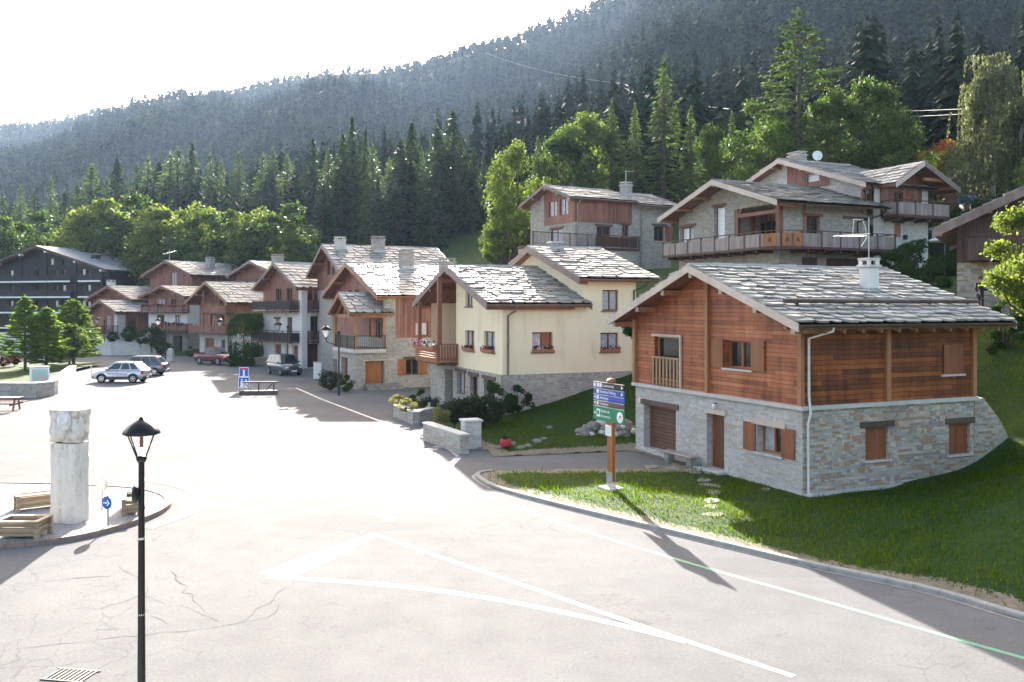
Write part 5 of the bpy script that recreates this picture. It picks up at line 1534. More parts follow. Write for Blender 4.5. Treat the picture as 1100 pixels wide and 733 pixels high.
chimney(rf, 6.2, 6.4, zl(6.4), 1.0, .95, 1.15, 'stone', 'stone'); chimney(rf, 8.4, 3.0, zl(3.0), 1.1, 1.0, 1.5, 'stone', 'stone')
mb = MB()
for i in range(3): mb.box((.6, -.35 - i * .3, -.1), (3.2 + .2 * i, -.06 - i * .3 - .003, .42 - i * .14), M['rock'])
mb.build('steps', f.root)

# ================================================================== 7. tall house behind it
f = F('tall_rear_house', 'tall house with a bright slab roof and small red gable rising behind the porch house', 'house', (-14.6, 79.0), 27, 0)
ZE, ZR, VR = 9.1, 11.75, 5.0
rf, zl = roof(f, -.9, 10.6, -.6, 10.8, ZE, VR, ZR, 'slab_pale', row=.6, wd=.9, barge='barge_brown', bh=.28, purl=5, seed=71)
house(f, 10, 10, [(-.3, 7.6, 'stone', 'stone_wall'), (7.6, 99, 'red_h', 'board_wall')], [dict(s0=3.6, s1=4.6, z0=9.0, z1=10.4, kind='win', glass=M['glass_curtain']), dict(s0=5.4, s1=6.4, z0=9.0, z1=10.4, kind='win')], [], zl, VR)
chimney(rf, .6, 4.2, zl(4.2), .9, .8, .8, 'concrete', 'concrete'); chimney(rf, 4.2, 3.9, zl(3.9), 1.1, .95, 1.1, 'stone', 'stone')

# ================================================================== 8. white house with dark railings
f = F('white_gable_house', 'tall white house with red board gable and dark railings behind the blue grey car', 'house', (-20.5, 87.3), 42)
ZE, ZR, VR = 7.85, 10.4, 4.25
W, LN = 8.2, 4.2
rf, zl = roof(f, -.9, 7.2, -.5, W + .8, ZE, VR, ZR, 'slab_pale', row=.6, wd=.9, barge='barge_brown', bh=.3, purl=5, seed=81, gutter='beam')
dd = dict(kind='door', mat=M['beam_red'], frame=M['orange'], depth=.3)
fo = [dict(s0=.8, s1=2.0, z0=.05, z1=2.2, **dd), dict(s0=2.8, s1=3.5, z0=.05, z1=2.2, kind='door', mat=M['white_paint'], frame=M['frame'], depth=.3), dict(s0=4.3, s1=5.8, z0=.05, z1=2.2, **dd),
      dict(s0=2.0, s1=3.1, z0=2.8, z1=5.0, kind='shut', mat=M['brown_v'], depth=.2), dict(s0=4.6, s1=5.6, z0=3.7, z1=4.8, kind='win', lintel=M['lintel'], glass=M['glass_curtain']),
      dict(s0=2.0, s1=3.2, z0=5.9, z1=7.9, kind='win', frame=M['frame']), dict(s0=4.2, s1=5.4, z0=5.9, z1=7.9, kind='win')]
ro = [dict(s0=.9, s1=2.6, z0=2.8, z1=5.1, kind='win', frame=M['brown_v'], mull=2), dict(s0=.5, s1=4.0, z0=5.9, z1=7.3, kind='open', depth=1.5, mat=M['brown_v']), dict(s0=.4, s1=4.05, z0=.0, z1=2.4, kind='open', depth=1.0, mat=M['brown_v'])]
house(f, W, LN, [(-.3, 5.7, 'white', 'wall'), (5.7, 99, 'red_v', 'board_wall')], fo, ro, zl, VR)
box_part(f, 'corner_pillar', (-.12, -.12, 0), (.5, .5, zl(0) - .3), 'white')
for zf, va, vb in ((2.65, .3, 8.6), (5.65, .3, 8.4)):
    balcony(f, [(-1.15, va), (-.02, va), (-.02, vb), (-1.15, vb)], [(-.05, va), (-1.1, va), (-1.1, vb)], zf, 'solid' if zf < 4 else 'slat', .95, 'dark_v', 'brown_v')
    balcony(f, [(.55, -1.1), (4.9, -1.1), (4.9, -.02), (.55, -.02)], [(.6, -.1), (.6, -1.05), (4.85, -1.05)], zf, 'slat', .95, 'brown_v', 'brown_v')
posts(f, [((.7, -.95, 6.6), (.7, -.95, zl(-.3) - .3), .16, 'beam_red'), ((4.7, -.95, 2.7), (4.7, -.95, zl(-.3) - .3), .16, 'beam_red')])

# ================================================================== 9. house behind the maroon pickup
f = F('pickup_house', 'wooden house with two board balconies over a pale stone ground floor behind the maroon pickup', 'house', (-32.0, 103), 50)
ZE, ZR, VR = 6.45, 8.9, 3.7
W, LN = 7.4, 5.6
rf, zl = roof(f, -1.5, 6.6, -.9, W + .9, ZE, VR, ZR, 'slab_pale', row=.6, wd=.9, barge='beam', bh=.3, purl=5, seed=91)
fo = [dict(s0=4.2, s1=6.3, z0=.05, z1=2.3, kind='door', mat=M['rust'], frame=M['frame'], depth=.3), dict(s0=1.9, s1=2.8, z0=.05, z1=2.2, kind='door', mat=M['brown_v'], frame=M['frame'], depth=.3), dict(s0=.5, s1=1.2, z0=.05, z1=2.2, kind='door', mat=M['red_v'], frame=M['frame'], depth=.3),
      dict(s0=3.9, s1=4.9, z0=3.3, z1=5.1, kind='win', frame=M['orange'], glass=M['glass_curtain'], shutters=True, smat=M['orange'], sw=.5), dict(s0=1.5, s1=2.5, z0=3.3, z1=5.1, kind='win', frame=M['orange']), dict(s0=2.0, s1=3.2, z0=5.7, z1=7.3, kind='win', frame=M['frame'])]
house(f, W, LN, [(-.3, 2.9, 'stone_white', 'stone_wall'), (2.9, 99, 'red_v', 'board_wall')], fo, [], zl, VR)
balcony(f, [(-1.2, -.1), (-.02, -.1), (-.02, 7.9), (-1.2, 7.9)], [(-.05, -.05), (-1.15, -.05), (-1.15, 7.85)], 3.0, 'solid', .95, 'red_v', 'beam_red')
balcony(f, [(-1.2, -.1), (-.02, -.1), (-.02, 4.9), (-1.2, 4.9)], [(-.05, -.05), (-1.15, -.05), (-1.15, 4.85), (-.05, 4.85)], 5.35, 'solid', .95, 'beam_red', 'beam')
posts(f, [((-1.05, .1, 3.0), (-1.05, .1, zl(.1) - .35), .2, 'beam'), ((-1.05, 4.8, 3.0), (-1.05, 4.8, zl(4.8) - .4), .16, 'beam')])

# ================================================================== 10. red house behind
f = F('red_rear_house', 'plain red boarded house with stone chimney set back behind the thuja hedge', 'house', (-29.3, 112.0), 45, 0)
rf, zl = roof(f, -1.0, 9, -.8, 11.6, 10.1, 5.4, 11.9, 'slab_pale', row=.7, wd=1.0, barge='barge_brown', bh=.28, purl=5, seed=101)
house(f, 10.8, 8.5, [(0, 99, 'red_h', 'board_wall')], [dict(s0=4.2, s1=5.6, z0=8.1, z1=9.5, kind='win'), dict(s0=7.6, s1=8.8, z0=8.0, z1=9.5, kind='door', mat=M['brown_v'], frame=M['frame'])], [], zl, 5.4)
box_part(f, 'stone_pillar', (-.25, .3, 0), (.5, 2.2, zl(.4) - .25), 'stone_white')
chimney(rf, 1.2, 2.2, zl(2.2), 1.2, 1.1, 1.4, 'stone', 'concrete')

# ================================================================== 11. pair of gabled houses in the middle of the row
f = F('arcade_house', 'red gabled house with flower balconies over a dark stone arch behind the parked hatchback', 'house', (-41.8, 115.0), 62)
rf, zl = roof(f, -1.1, 5.6, -.7, 7.9, 7.3, 3.6, 8.7, 'slab_pale', row=.6, wd=.9, barge='red_v', bh=.3, purl=5, seed=111)
fo = [dict(s0=.9, s1=2.6, z0=.02, z1=2.3, kind='open', depth=1.2, mat=M['dark_v']), dict(s0=4.5, s1=5.6, z0=.1, z1=2.0, kind='win'),
      dict(s0=1.2, s1=2.2, z0=3.3, z1=5.0, kind='win', frame=M['frame'], glass=M['glass_curtain']), dict(s0=4.2, s1=5.6, z0=3.3, z1=5.0, kind='win', frame=M['frame']),
      dict(s0=1.9, s1=3.1, z0=5.7, z1=7.1, kind='win', frame=M['frame']), dict(s0=4.1, s1=5.5, z0=5.7, z1=7.1, kind='win', frame=M['frame'], glass=M['glass_curtain'])]
house(f, 7.2, 4.8, [(-.3, 3.0, 'stone', 'stone_base'), (3.0, 99, 'white', 'wall')], fo, [], zl, 3.6)
mb = MB(); wall_face(mb, [(.0, 6.1), (7.2, 6.1), (7.2, zl(7.2) - .17), (3.6, zl(3.6) - .17), (0, zl(0) - .17)], [{**fo[4], 'z0': 6.1}, {**fo[5], 'z0': 6.1}], mfront(-.04), M['red_v'], .03); mb.build('gable_boards', f.root)
b1 = balcony(f, [(-1.1, -.4), (-.02, -.4), (-.02, 7.4), (-1.1, 7.4)], [(-.05, -.35), (-1.05, -.35), (-1.05, 7.35)], 5.4, 'slat', .9, 'red_v', 'red_v')
b2 = balcony(f, [(-1.1, -1.0), (-.02, -1.0), (-.02, 5.4), (-1.1, 5.4)], [(-.05, -.95), (-1.05, -.95), (-1.05, 5.35)], 2.95, 'slat', .9, 'red_v', 'red_v')
for bo, zz, n_, va, vb in ((b1, 6.2, 70, 0, 7), (b2, 3.8, 90, -.8, 5)):
    mb = MB()
    for i in range(n_): mb.ell((-1.2 + rnd.uniform(-.12, .1), rnd.uniform(va, vb), zz + rnd.uniform(-.15, .2)), [rnd.uniform(.05, .11)] * 3, rnd.choice([L['shrub'], L['hedge'], M['flower_red'], L['shrub']]), 5, 4)
    mb.build('blossom', bo)

f = F('upper_gable_house', 'red board gable house with a bright slab roof rising behind the flower balcony house', 'house', (-45.2, 126.4), 60)
rf, zl = roof(f, -1.0, 14, -.8, 9.8, 10.5, 4.5, 12.6, 'slab_pale', row=.7, wd=1.0, barge='red_v', bh=.32, purl=5, seed=113)
house(f, 9.0, 13, [(-.3, 8.3, 'white', 'wall'), (8.3, 99, 'red_v', 'board_wall')], [dict(s0=3.3, s1=4.5, z0=9.0, z1=11.0, kind='win', frame=M['orange'], glass=M['glass_curtain'])],
      [dict(s0=1.2, s1=2.0, z0=7.0, z1=8.2, kind='win'), dict(s0=3.4, s1=4.3, z0=6.8, z1=8.2, kind='win'), dict(s0=7.0, s1=8.0, z0=7.0, z1=8.2, kind='win')], zl, 4.5)
chimney(rf, 5.2, 2.3, zl(2.3), 1.0, .9, 1.3, 'stone', 'concrete')
ar = tag(empty('roof_aerial', (-49.3, 128.6, 12.6)), 'bent metal television aerial on the ridge of the upper red gable house', 'aerial')
mb = MB(); mb.tube([(0, 0, -.2), (0, 0, 1.7)], .05, M['zinc'], 6); mb.build('mast', ar)
mb = MB(); mb.tube([(-.9, 0, 1.0), (1.0, 0, 1.5)], .04, M['zinc_pale'], 5)
for i in range(6): mb.tube([(-.8 + i * .33, -.5, 1.03 + i * .085), (-.8 + i * .33, .5, 1.03 + i * .085)], .03, M['zinc_pale'], 4)
mb.build('aerial', ar)

# ================================================================== 12. two stepped gables by the hotel
f = F('stepped_gable_house', 'low red house with pale slab roof just behind the stone terrace wall', 'house', (-52.2, 118.2), 64)
rf, zl = roof(f, -.9, 6.2, -.75, 5.5, 5.3, 2.35, 6.85, 'slab_pale', row=.6, wd=.9, barge='red_v', bh=.28, purl=3, seed=121)
house(f, 4.8, 5.6, [(-.3, 2.6, 'stone_white', 'stone_wall'), (2.6, 99, 'red_v', 'board_wall')], [dict(s0=1.0, s1=1.7, z0=.2, z1=2.0, kind='win', glass=M['glass_curtain']), dict(s0=3.0, s1=3.7, z0=.2, z1=2.0, kind='win', glass=M['glass_curtain']), dict(s0=1.3, s1=2.2, z0=3.0, z1=4.9, kind='win', glass=M['glass_curtain'], frame=M['orange']), dict(s0=3.0, s1=3.8, z0=3.0, z1=4.9, kind='shut', mat=M['orange'])],
      [dict(s0=1.6, s1=3.0, z0=2.8, z1=4.6, kind='shut', mat=M['brown_v'])], zl, 2.35)
box_part(f, 'stone_pillar', (-.1, -.1, -.2), (1.2, .5, 5.0), 'stone_white')
balcony(f, [(-.95, -.2), (-.02, -.2), (-.02, 5.0), (-.95, 5.0)], [(-.05, -.15), (-.9, -.15), (-.9, 4.95)], 2.6, 'bar', .9, 'brown_v', 'brown_v')
f = F('stepped_rear_house', 'red gabled house with white chimney stepping up behind the low red house', 'house', (-52.2, 123.0), 64)
rf, zl = roof(f, -.9, 10, -.75, 8.5, 7.0, 3.9, 8.9, 'slab', row=.7, wd=1.0, barge='red_v', bh=.3, purl=5, seed=123)
house(f, 7.8, 9.0, [(-.3, 5.6, 'white', 'wall'), (5.6, 99, 'red_h', 'board_wall')], [dict(s0=3.2, s1=4.4, z0=6.0, z1=7.3, kind='win')], [], zl, 3.9)
chimney(rf, .8, 5.2, zl(5.2), .9, .8, 1.1, 'white', 'concrete')

# ================================================================== 13. dark hotel
f = F('timber_hotel', 'long almost black timber hotel with stacked white edged balconies behind the plaza trees', 'hotel', (-66.3, 147.2), 72)
W, LN = 27.0, 8.5
rf, zl = roof(f, -1.9, 9.6, -1.0, W + 1.0, 12.1, 13.5, 16.25, None, barge='brown_v', bh=.4, purl=7, seed=131, gutter='brown_metal')
fo = []
for zf in (2.6, 5.2, 7.8, 10.4):
    for v in (3.8, 4.9, 9.0, 10.6, 14.8, 19.0, 20.3):
        if zf + 2.0 < zl(v) - .8 and rnd.random() < .85: fo.append(dict(s0=v, s1=v + .75, z0=zf + .25, z1=zf + 1.95, kind='win', mull=0, frame=M['dark_v'], glass=M['glass_bright'] if rnd.random() < .5 else M['glass']))
fo.append(dict(s0=11.6, s1=12.3, z0=13.1, z1=14.2, kind='win', mull=0, glass=M['glass_bright'])); fo.append(dict(s0=9.4, s1=10.1, z0=13.0, z1=14.1, kind='win', mull=0, glass=M['glass']))
house(f, W, LN, [(-.5, 99, 'dark_v', 'board_wall')], fo, [], zl, 13.5)
for zf in (2.6, 5.2, 7.8, 10.4):
    for (va, vb) in ((.3, 4.9), (6.5, 11.5), (11.6, 16.9), (17.0, 22), (22.1, 26.7)):
        if va < 1: va, vb = .3, 4.9
        bo = balcony(f, [(-1.7, va), (-.02, va), (-.02, vb), (-1.7, vb)], [(-1.6, va + .05), (-1.6, vb - .05)], zf, 'solid', 1.0, 'dark_v', 'dark_v')
        box_part(f, 'balcony_edge', (-1.76, va, zf - .28), (-1.70, vb, zf - .02), 'white_paint', bo)
for v in (.1, 5.4, 11.55, 16.95, 22.05): box_part(f, 'post', (-1.7, v - .12, 0), (-1.4, v + .12, zl(v) - .6), 'dark_v'); box_part(f, 'joist_end', (-1.95, v - .2, zl(v) - .62), (-1.2, v + .2, zl(v) - .3), 'white_paint')
chimney(rf, 3.0, 5.6, zl(5.6), 1.1, 1.0, .9, 'dark_v', 'concrete', pots=False)

# ================================================================== 14. ochre house and shed up the right slope
C = (46.6, 95.0); zg = gz(45, 97)
f = F('ochre_house', 'small ochre rendered house under a dark roof among the trees beyond the large stone house', 'house', C, 30, zg)
tz = at(1024, 190, 95).z - zg
rf, zl = roof(f, -1.2, 8, -1.2, 6.2, tz, 2.5, tz + 1.3, 'slab_dark', row=.8, wd=1.2, barge='barge_brown', purl=0, seed=141)
house(f, 5.0, 7.0, [(-2, 99, 'ochre', 'wall')], [dict(s0=1.8, s1=2.8, z0=tz - 2.0, z1=tz - .9, kind='win'), dict(s0=3.4, s1=4.3, z0=tz - 2.0, z1=tz - .9, kind='win')], [dict(s0=1.0, s1=1.8, z0=tz - 2, z1=tz - 1, kind='win')], zl, 2.5)
C = (42.6, 82.0); zg = gz(42, 84)
f = F('garden_shed', 'small reddish shed with a steep leaning slab roof on the wooded right hand slope', 'shed', C, 75, zg)
tz = at(1046, 199, 82).z - zg
rf, zl = roof(f, -.8, 3.2, -.7, 3.3, tz, 1.3, tz + 1.3, 'slab', row=.6, wd=.8, barge='barge', purl=0, seed=143)
house(f, 2.6, 2.6, [(-3, 99, 'red_h', 'wall')], [dict(s0=.8, s1=1.7, z0=tz - 2, z1=tz - .2, kind='door', mat=M['brown_v'], frame=M['frame'])], [], zl, 1.3)
tk = tag(empty('water_tank', at(1039, 220, 78)), 'blue plastic water tank lying on the dark bank below the reddish shed', 'tank')
M['tank_blue'] = plain("blue plastic tank", (.05, .14, .26), .4)
mb = MB(); mb.lathe([(0, -.75), (.3, -.74), (.38, -.66), (.38, -.2), (.40, -.18), (.40, -.12), (.38, -.1), (.38, .66), (.3, .74), (0, .75)], M['tank_blue'], (0, 0, .42), 16, axis='x'); mb.build('barrel', tk)
mb = MB()
for x in (-.45, .45): mb.box((x - .06, -.35, -1.2), (x + .06, .35, .1), M['grey_v'])
mb.build('cradle', tk)
# ------------------------------------------------------------------ vegetation builders
def quads_at(pos, dirs, nrm, ln, wd):
    """leaf quads: (n,3) centres with a long axis, a side axis, lengths, widths"""
    side = np.cross(dirs, nrm); side /= np.maximum(np.linalg.norm(side, axis=1, keepdims=True), 1e-6)
    a = dirs * (ln / 2)[:, None]; b = side * (wd / 2)[:, None]
    v = np.stack([pos - a, pos + b * 1.0 - a * .1, pos + a, pos - b * 1.0 - a * .1], 1)
    return v.reshape(-1, 3)

def unit(v): return v / np.maximum(np.linalg.norm(v, axis=-1, keepdims=True), 1e-9)

def crown_mesh(name, vs, mat, mat2=None, f2=None):
    n = len(vs) // 4
    mi = None; mats = [mat]
    if mat2 is not None: mats = [mat, mat2]; mi = f2.astype('i')
    return np_mesh(name, vs, np.arange(n * 4).reshape(-1, 4), mats, mi)

def trunk_mesh(name, pts, rad, mat, limbs=()):
    mb = MB(); mb.tube(pts, rad, mat, 8)
    for (p, r) in limbs: mb.tube(p, r, mat, 6)
    return mb.data(name)

def conifer(seed, h, r, base=.06, droop=.35, dens=1.0, mat='spruce', leafl=.75, feather=1.0, bark='bark', gaps=.0, top=.9, spacing=1.0):
    rg = np.random.RandomState(seed)
    P = []; D = []; N_ = []; LN_ = []; WD = []; limbs = []
    z = h * base + .2
    while z < h * .985:
        f = z / h
        Lz = r * ((1 - f) ** top) * (1.0 if f > .16 else .75 + f) + .12
        nb = rg.randint(5, 8)
        a0 = rg.rand() * 6.28
        for k in range(nb):
            if rg.rand() < gaps: continue
            a = a0 + 6.283 * k / nb + rg.uniform(-.3, .3); L_ = Lz * rg.uniform(.65, 1.22)
            n = max(3, int(L_ * 7.5 * dens))
            s = np.sqrt(rg.rand(n)) * .96 + .04
            dr = -droop * L_ * s ** 1.5 + .10 * L_ * s + np.where(s > .8, (s - .8) * L_ * .35, 0)
            wob = rg.normal(0, .10, n) * L_ * s
            x = np.cos(a) * L_ * s - np.sin(a) * wob; y = np.sin(a) * L_ * s + np.cos(a) * wob
            P.append(np.stack([x, y, z + dr + rg.normal(0, .08, n) * leafl - rg.rand(n) * .18 * leafl], -1))
            d = np.stack([np.cos(a) + rg.normal(0, .55, n), np.sin(a) + rg.normal(0, .55, n), -droop * .9 - rg.rand(n) * .5 * feather], -1)
            D.append(unit(d)); N_.append(unit(rg.normal(0, 1, (n, 3)) * .6 + np.array([0, 0, 1])))
            lf = leafl * rg.uniform(.55, 1.25, n); LN_.append(lf); WD.append(lf * rg.uniform(.28, .45, n))
            if L_ > 1.2 and rg.rand() < .55: limbs.append(([(0, 0, z), (np.cos(a) * L_ * .5, np.sin(a) * L_ * .5, z - droop * L_ * .25), (np.cos(a) * L_ * .9, np.sin(a) * L_ * .9, z - droop * L_ * .8)], [.05 * h / 20 + .02, .03, .01]))
        z += spacing * max(.22, h * .021) * rg.uniform(.75, 1.3) * (1.25 - .6 * f)
    n = 26
    P.append(np.stack([rg.normal(0, .08, n), rg.normal(0, .08, n), h * rg.uniform(.95, 1.01, n)], -1)); D.append(unit(np.stack([rg.normal(0, .4, n), rg.normal(0, .4, n), np.full(n, .9)], -1))); N_.append(unit(rg.normal(0, 1, (n, 3)))); lf = np.full(n, leafl * .6); LN_.append(lf); WD.append(lf * .3)
    vs = quads_at(np.concatenate(P), np.concatenate(D), np.concatenate(N_), np.concatenate(LN_), np.concatenate(WD))
    tm = trunk_mesh("trunk", [(0, 0, -.6), (0, 0, h * .3), (.05, 0, h * .7), (0, 0, h * .98)], [h * .017 + .04, h * .013 + .03, h * .007 + .02, .015], M[bark], limbs)
    return crown_mesh("crown", vs, L[mat]), tm

def broadleaf(seed, h, r, base=.25, nclump=34, per=170, mat='broad', leafl=.34, bark='bark', shape=1.0, mat2=None, frac2=.0, top_bias=0.0, squash=1.0, mats2_high=.6):
    rg = np.random.RandomState(seed)
    P = []; limbs = []; F2 = []
    zc = h * (base + 1) / 2; hz_ = h * (1 - base) / 2
    for i in range(nclump):
        while True:
            q = rg.uniform(-1, 1, 3); m = np.linalg.norm(q)
            if .25 < m < 1: break
        q = q / m * (m ** .45)
        wz = 1 - .35 * shape * max(0, q[2]) - .25 * max(0, -q[2])
        c = np.array([q[0] * r * .80 * wz, q[1] * r * .80 * wz, zc + q[2] * hz_ * .86])
        rc = r * rg.uniform(.20, .36) * (1 if abs(q[2]) < .6 else .8)
        n = int(per * rg.uniform(.6, 1.3))
        e = unit(rg.normal(0, 1, (n, 3))) * (rg.rand(n, 1) ** .35) * rc * rg.uniform(.75, 1.25, (n, 1))
        e[:, 2] *= .75 * squash
        P.append(c + e)
        F2.append((rg.rand(n) < frac2) & (c[2] + e[:, 2] > h * mats2_high))
        if i % 2 == 0: 
            s = np.array([0, 0, h * base * rg.uniform(.75, 1.3)]); md = s * .45 + c * .55 + np.array([0, 0, -.05 * h])
            limbs.append(([tuple(s), tuple(md), tuple(c)], [h * .010 + .02, h * .006 + .012, .012]))
    P = np.concatenate(P); n = len(P)
    out = P - np.array([0, 0, zc]); out = unit(out)
    d = unit(rg.normal(0, 1, (n, 3)) + np.array([0, 0, -.35])); nr = unit(rg.normal(0, .8, (n, 3)) + out * .7 + np.array([0, 0, .4]))
    lf = leafl * rg.uniform(.6, 1.3, n)
    vs = quads_at(P, d, nr, lf, lf * rg.uniform(.55, .8, n))
    tm = trunk_mesh("trunk", [(0, 0, -.5), (.02 * h, 0, h * base * .6), (0, .01 * h, h * base * 1.2), (0, 0, h * .72)], [h * .022 + .03, h * .018 + .02, h * .013 + .02, .02], M[bark], limbs)
    return crown_mesh("crown", vs, L[mat], L[mat2] if mat2 else None, np.concatenate(F2) if mat2 else None), tm

def weeping(seed, h, r, mat='birch'):
    rg = np.random.RandomState(seed)
    P = []; D = []; limbs = []
    for i in range(64):
        f = rg.rand() ** .8; z = h * (.30 + .68 * f); a = rg.rand() * 6.283
        rad = r * (.35 + .75 * (1 - f) ** .7) * rg.uniform(.35, 1.0)
        c = np.array([rad * np.cos(a), rad * np.sin(a), z])
        if i % 3 == 0: limbs.append(([(0, 0, z * .82), tuple(c * np.array([.6, .6, 1]) + np.array([0, 0, .3])), tuple(c)], [.06, .035, .012]))
        for st in range(rg.randint(8, 15)):
            L_ = rg.uniform(.8, 3.4) * h / 18; n = int(L_ * 16)
            s = np.sort(rg.rand(n)); off = rg.normal(0, .42, 2)
            P.append(np.stack([c[0] + off[0] * (1 + .25 * s) + rg.normal(0, .06, n), c[1] + off[1] * (1 + .25 * s) + rg.normal(0, .06, n), c[2] + .25 - L_ * s + rg.normal(0, .05, n)], -1))
            D.append(np.stack([rg.normal(0, .5, n), rg.normal(0, .5, n), np.full(n, -1.0)], -1))
    P = np.concatenate(P); n = len(P); D = unit(np.concatenate(D))
    lf = .30 * rg.uniform(.6, 1.3, n)
    vs = quads_at(P, D, unit(rg.normal(0, 1, (n, 3))), lf, lf * .55)
    tm = trunk_mesh("trunk", [(0, 0, -.6), (.1, 0, h * .35), (0, .1, h * .7), (0, 0, h * .97)], [.26, .2, .12, .03], M['bark_pale'], limbs)
    return crown_mesh("crown", vs, L[mat]), tm

def plant(name, meshes, loc, label, cat, group=None, sc=1.0, rz=None, parts=("crown", "trunk")):
    o = empty(name, loc, rnd.random() * 6.28 if rz is None else rz)
    if group: o.rotation_euler = (rnd.uniform(-.035, .035), rnd.uniform(-.035, .035), o.rotation_euler[2])
    o.scale = (sc, sc, sc) if not isinstance(sc, tuple) else sc
    tag(o, label, cat, group)
    for m, nm in zip(meshes, parts):
        if m is not None: link(nm, m, o)
    return o

PROTO = {
    'spruce0': (conifer(1, 20, 3.6, .05, .45), 20), 'spruce1': (conifer(2, 20, 3.0, .10, .50, 1.1), 20), 'spruce2': (conifer(3, 20, 4.2, .04, .38, .95), 20), 'spruce3': (conifer(4, 20, 2.3, .22, .5, 1.1), 20),
    'larch0': (conifer(5, 20, 4.4, .08, .22, .85, 'larch', .62, .7, gaps=.12), 20), 'larch1': (conifer(6, 20, 3.7, .05, .26, .9, 'larch', .62, .7, gaps=.08), 20),
    'bigfir': (conifer(7, 24, 8.6, .12, .10, 2.3, 'larch', .62, .7, gaps=.28, top=.62, spacing=2.1), 24),
    'broad0': (broadleaf(10, 14, 5.2, .14, 46, 190), 14), 'broad1': (broadleaf(11, 14, 4.2, .12, 40, 190), 14), 'broad2': (broadleaf(12, 14, 3.6, .10, 36, 190, 'bright'), 14), 'broad3': (broadleaf(13, 14, 4.8, .12, 44, 180, 'bright'), 14),
    'dark0': (broadleaf(14, 18, 6.6, .08, 62, 210, 'broad', .40), 18), 'rowan': (broadleaf(15, 8, 3.4, .12, 34, 180, 'rowan', .26, mat2='rowan_red', frac2=.5, mats2_high=.80), 8),
    'weep0': (weeping(16, 18, 4.2), 18), 'weep1': (weeping(17, 18, 3.6), 18),
    'young0': (conifer(20, 7, 2.9, .16, .05, 3.6, 'young', .46, .3, top=.75), 7), 'young1': (conifer(21, 7, 2.6, .08, .05, 3.6, 'young', .46, .3, top=.55), 7), 'youngb': (broadleaf(22, 6, 2.6, .16, 44, 220, 'bright', .26), 6),
    'maple': (broadleaf(23, 8, 2.9, .22, 46, 150, 'bright', .24), 8),
    'shrub0': (broadleaf(30, 1.5, 1.1, .02, 18, 120, 'shrub', .14), 1.5), 'shrub1': (broadleaf(31, 1.5, .9, .02, 16, 120, 'hedge', .13), 1.5), 'shrub2': (broadleaf(32, 1.2, .9, .02, 14, 110, 'straw', .13), 1.2), 'shrubp': (broadleaf(33, 1.4, 1.0, .02, 16, 110, 'purple', .14), 1.4),
    'shrubd': (broadleaf(34, 3, 2.0, .02, 26, 150, 'hedge', .24), 3),
}
def tree(kind, px, ytop, Yd, label, group=None, name=None, cat='tree', zb=None, wide=1.0):
    if group == G1: Yd *= 1.35
    if group == G3: Yd *= 1.5
    x = (px - HX) * Yd / FPX
    g_ = gz(x, Yd) if zb is None else zb
    top = CAMZ - (ytop - HY) * Yd / FPX
    m, h = PROTO[kind]
    s = max(.15, (top - g_) / h)
    nm = name or ('larch' if kind.startswith('larch') else 'spruce' if kind.startswith('spruce') else 'shrub' if kind.startswith('shrub') else 'broadleaf_tree')
    if group == G1: wide *= 1.25
    if group == G2: wide *= 1.15
    if group: wide *= rnd.uniform(.85, 1.5) if kind.startswith('spruce') else rnd.uniform(.8, 1.25)
    return plant(nm, m, (x, Yd, g_), label, cat, group, (s * wide, s * wide * rnd.uniform(.9, 1.1), s), parts=("crown", "trunk") if not nm.startswith('shrub') else ("foliage", "stem"))

# ------------------------------------------------------------------ trees one can tell apart
G1, G2, G3, G4 = 'conifers on the forest edge behind the hotel', 'broad leaved trees behind the row of houses', 'tall dark conifers behind the bright roofs', 'trees behind the hillside houses'
LB1 = 'dark conifer in the forest edge above the timber hotel and the low gables'
for (px, yt, Y, k) in ((-28, 210, 205, 'spruce0'), (4, 206, 196, 'larch1'), (22, 199, 200, 'larch0'), (40, 205, 188, 'larch0'), (55, 190, 196, 'larch1'), (70, 204, 186, 'larch1'), (83, 199, 192, 'spruce0'), (96, 177, 188, 'larch0'), (113, 190, 192, 'larch1'),
                       (129, 168, 188, 'spruce0'), (145, 175, 184, 'larch0'), (158, 168, 186, 'larch0'), (171, 172, 188, 'spruce0'), (180, 164, 182, 'larch0'), (190, 158, 178, 'larch0'), (204, 153, 180, 'spruce0'), (221, 164, 176, 'larch1'), (239, 171, 174, 'larch1'), (258, 164, 172, 'larch0'), (280, 164, 168, 'larch1'), (295, 160, 165, 'larch0'),
                       (311, 166, 160, 'larch1'), (326, 176, 158, 'spruce2')):
    tree(k, px, yt, Y, LB1, G1)
LB2 = 'light green broad leaved tree between the roofs and the dark forest edge'
for (px, yt, Y, k) in ((8, 232, 172, 'broad2'), (36, 236, 170, 'broad1'), (62, 244, 168, 'broad2'), (84, 240, 166, 'broad2'), (104, 226, 164, 'broad3'), (122, 210, 166, 'broad2'), (147, 217, 160, 'broad1'), (168, 228, 156, 'broad3'), (184, 221, 154, 'broad2'), (202, 234, 150, 'broad2'), (214, 226, 152, 'broad3'), (236, 236, 146, 'broad1'), (254, 225, 146, 'broad2'), (272, 238, 140, 'broad2'), (284, 232, 142, 'broad3'), (303, 226, 138, 'broad1'), (317, 240, 132, 'broad2')):
    tree(k, px, yt - 13, Y, LB2, G2)
LB3 = 'tall dark spruce in the close stand behind the bright slab roofs'
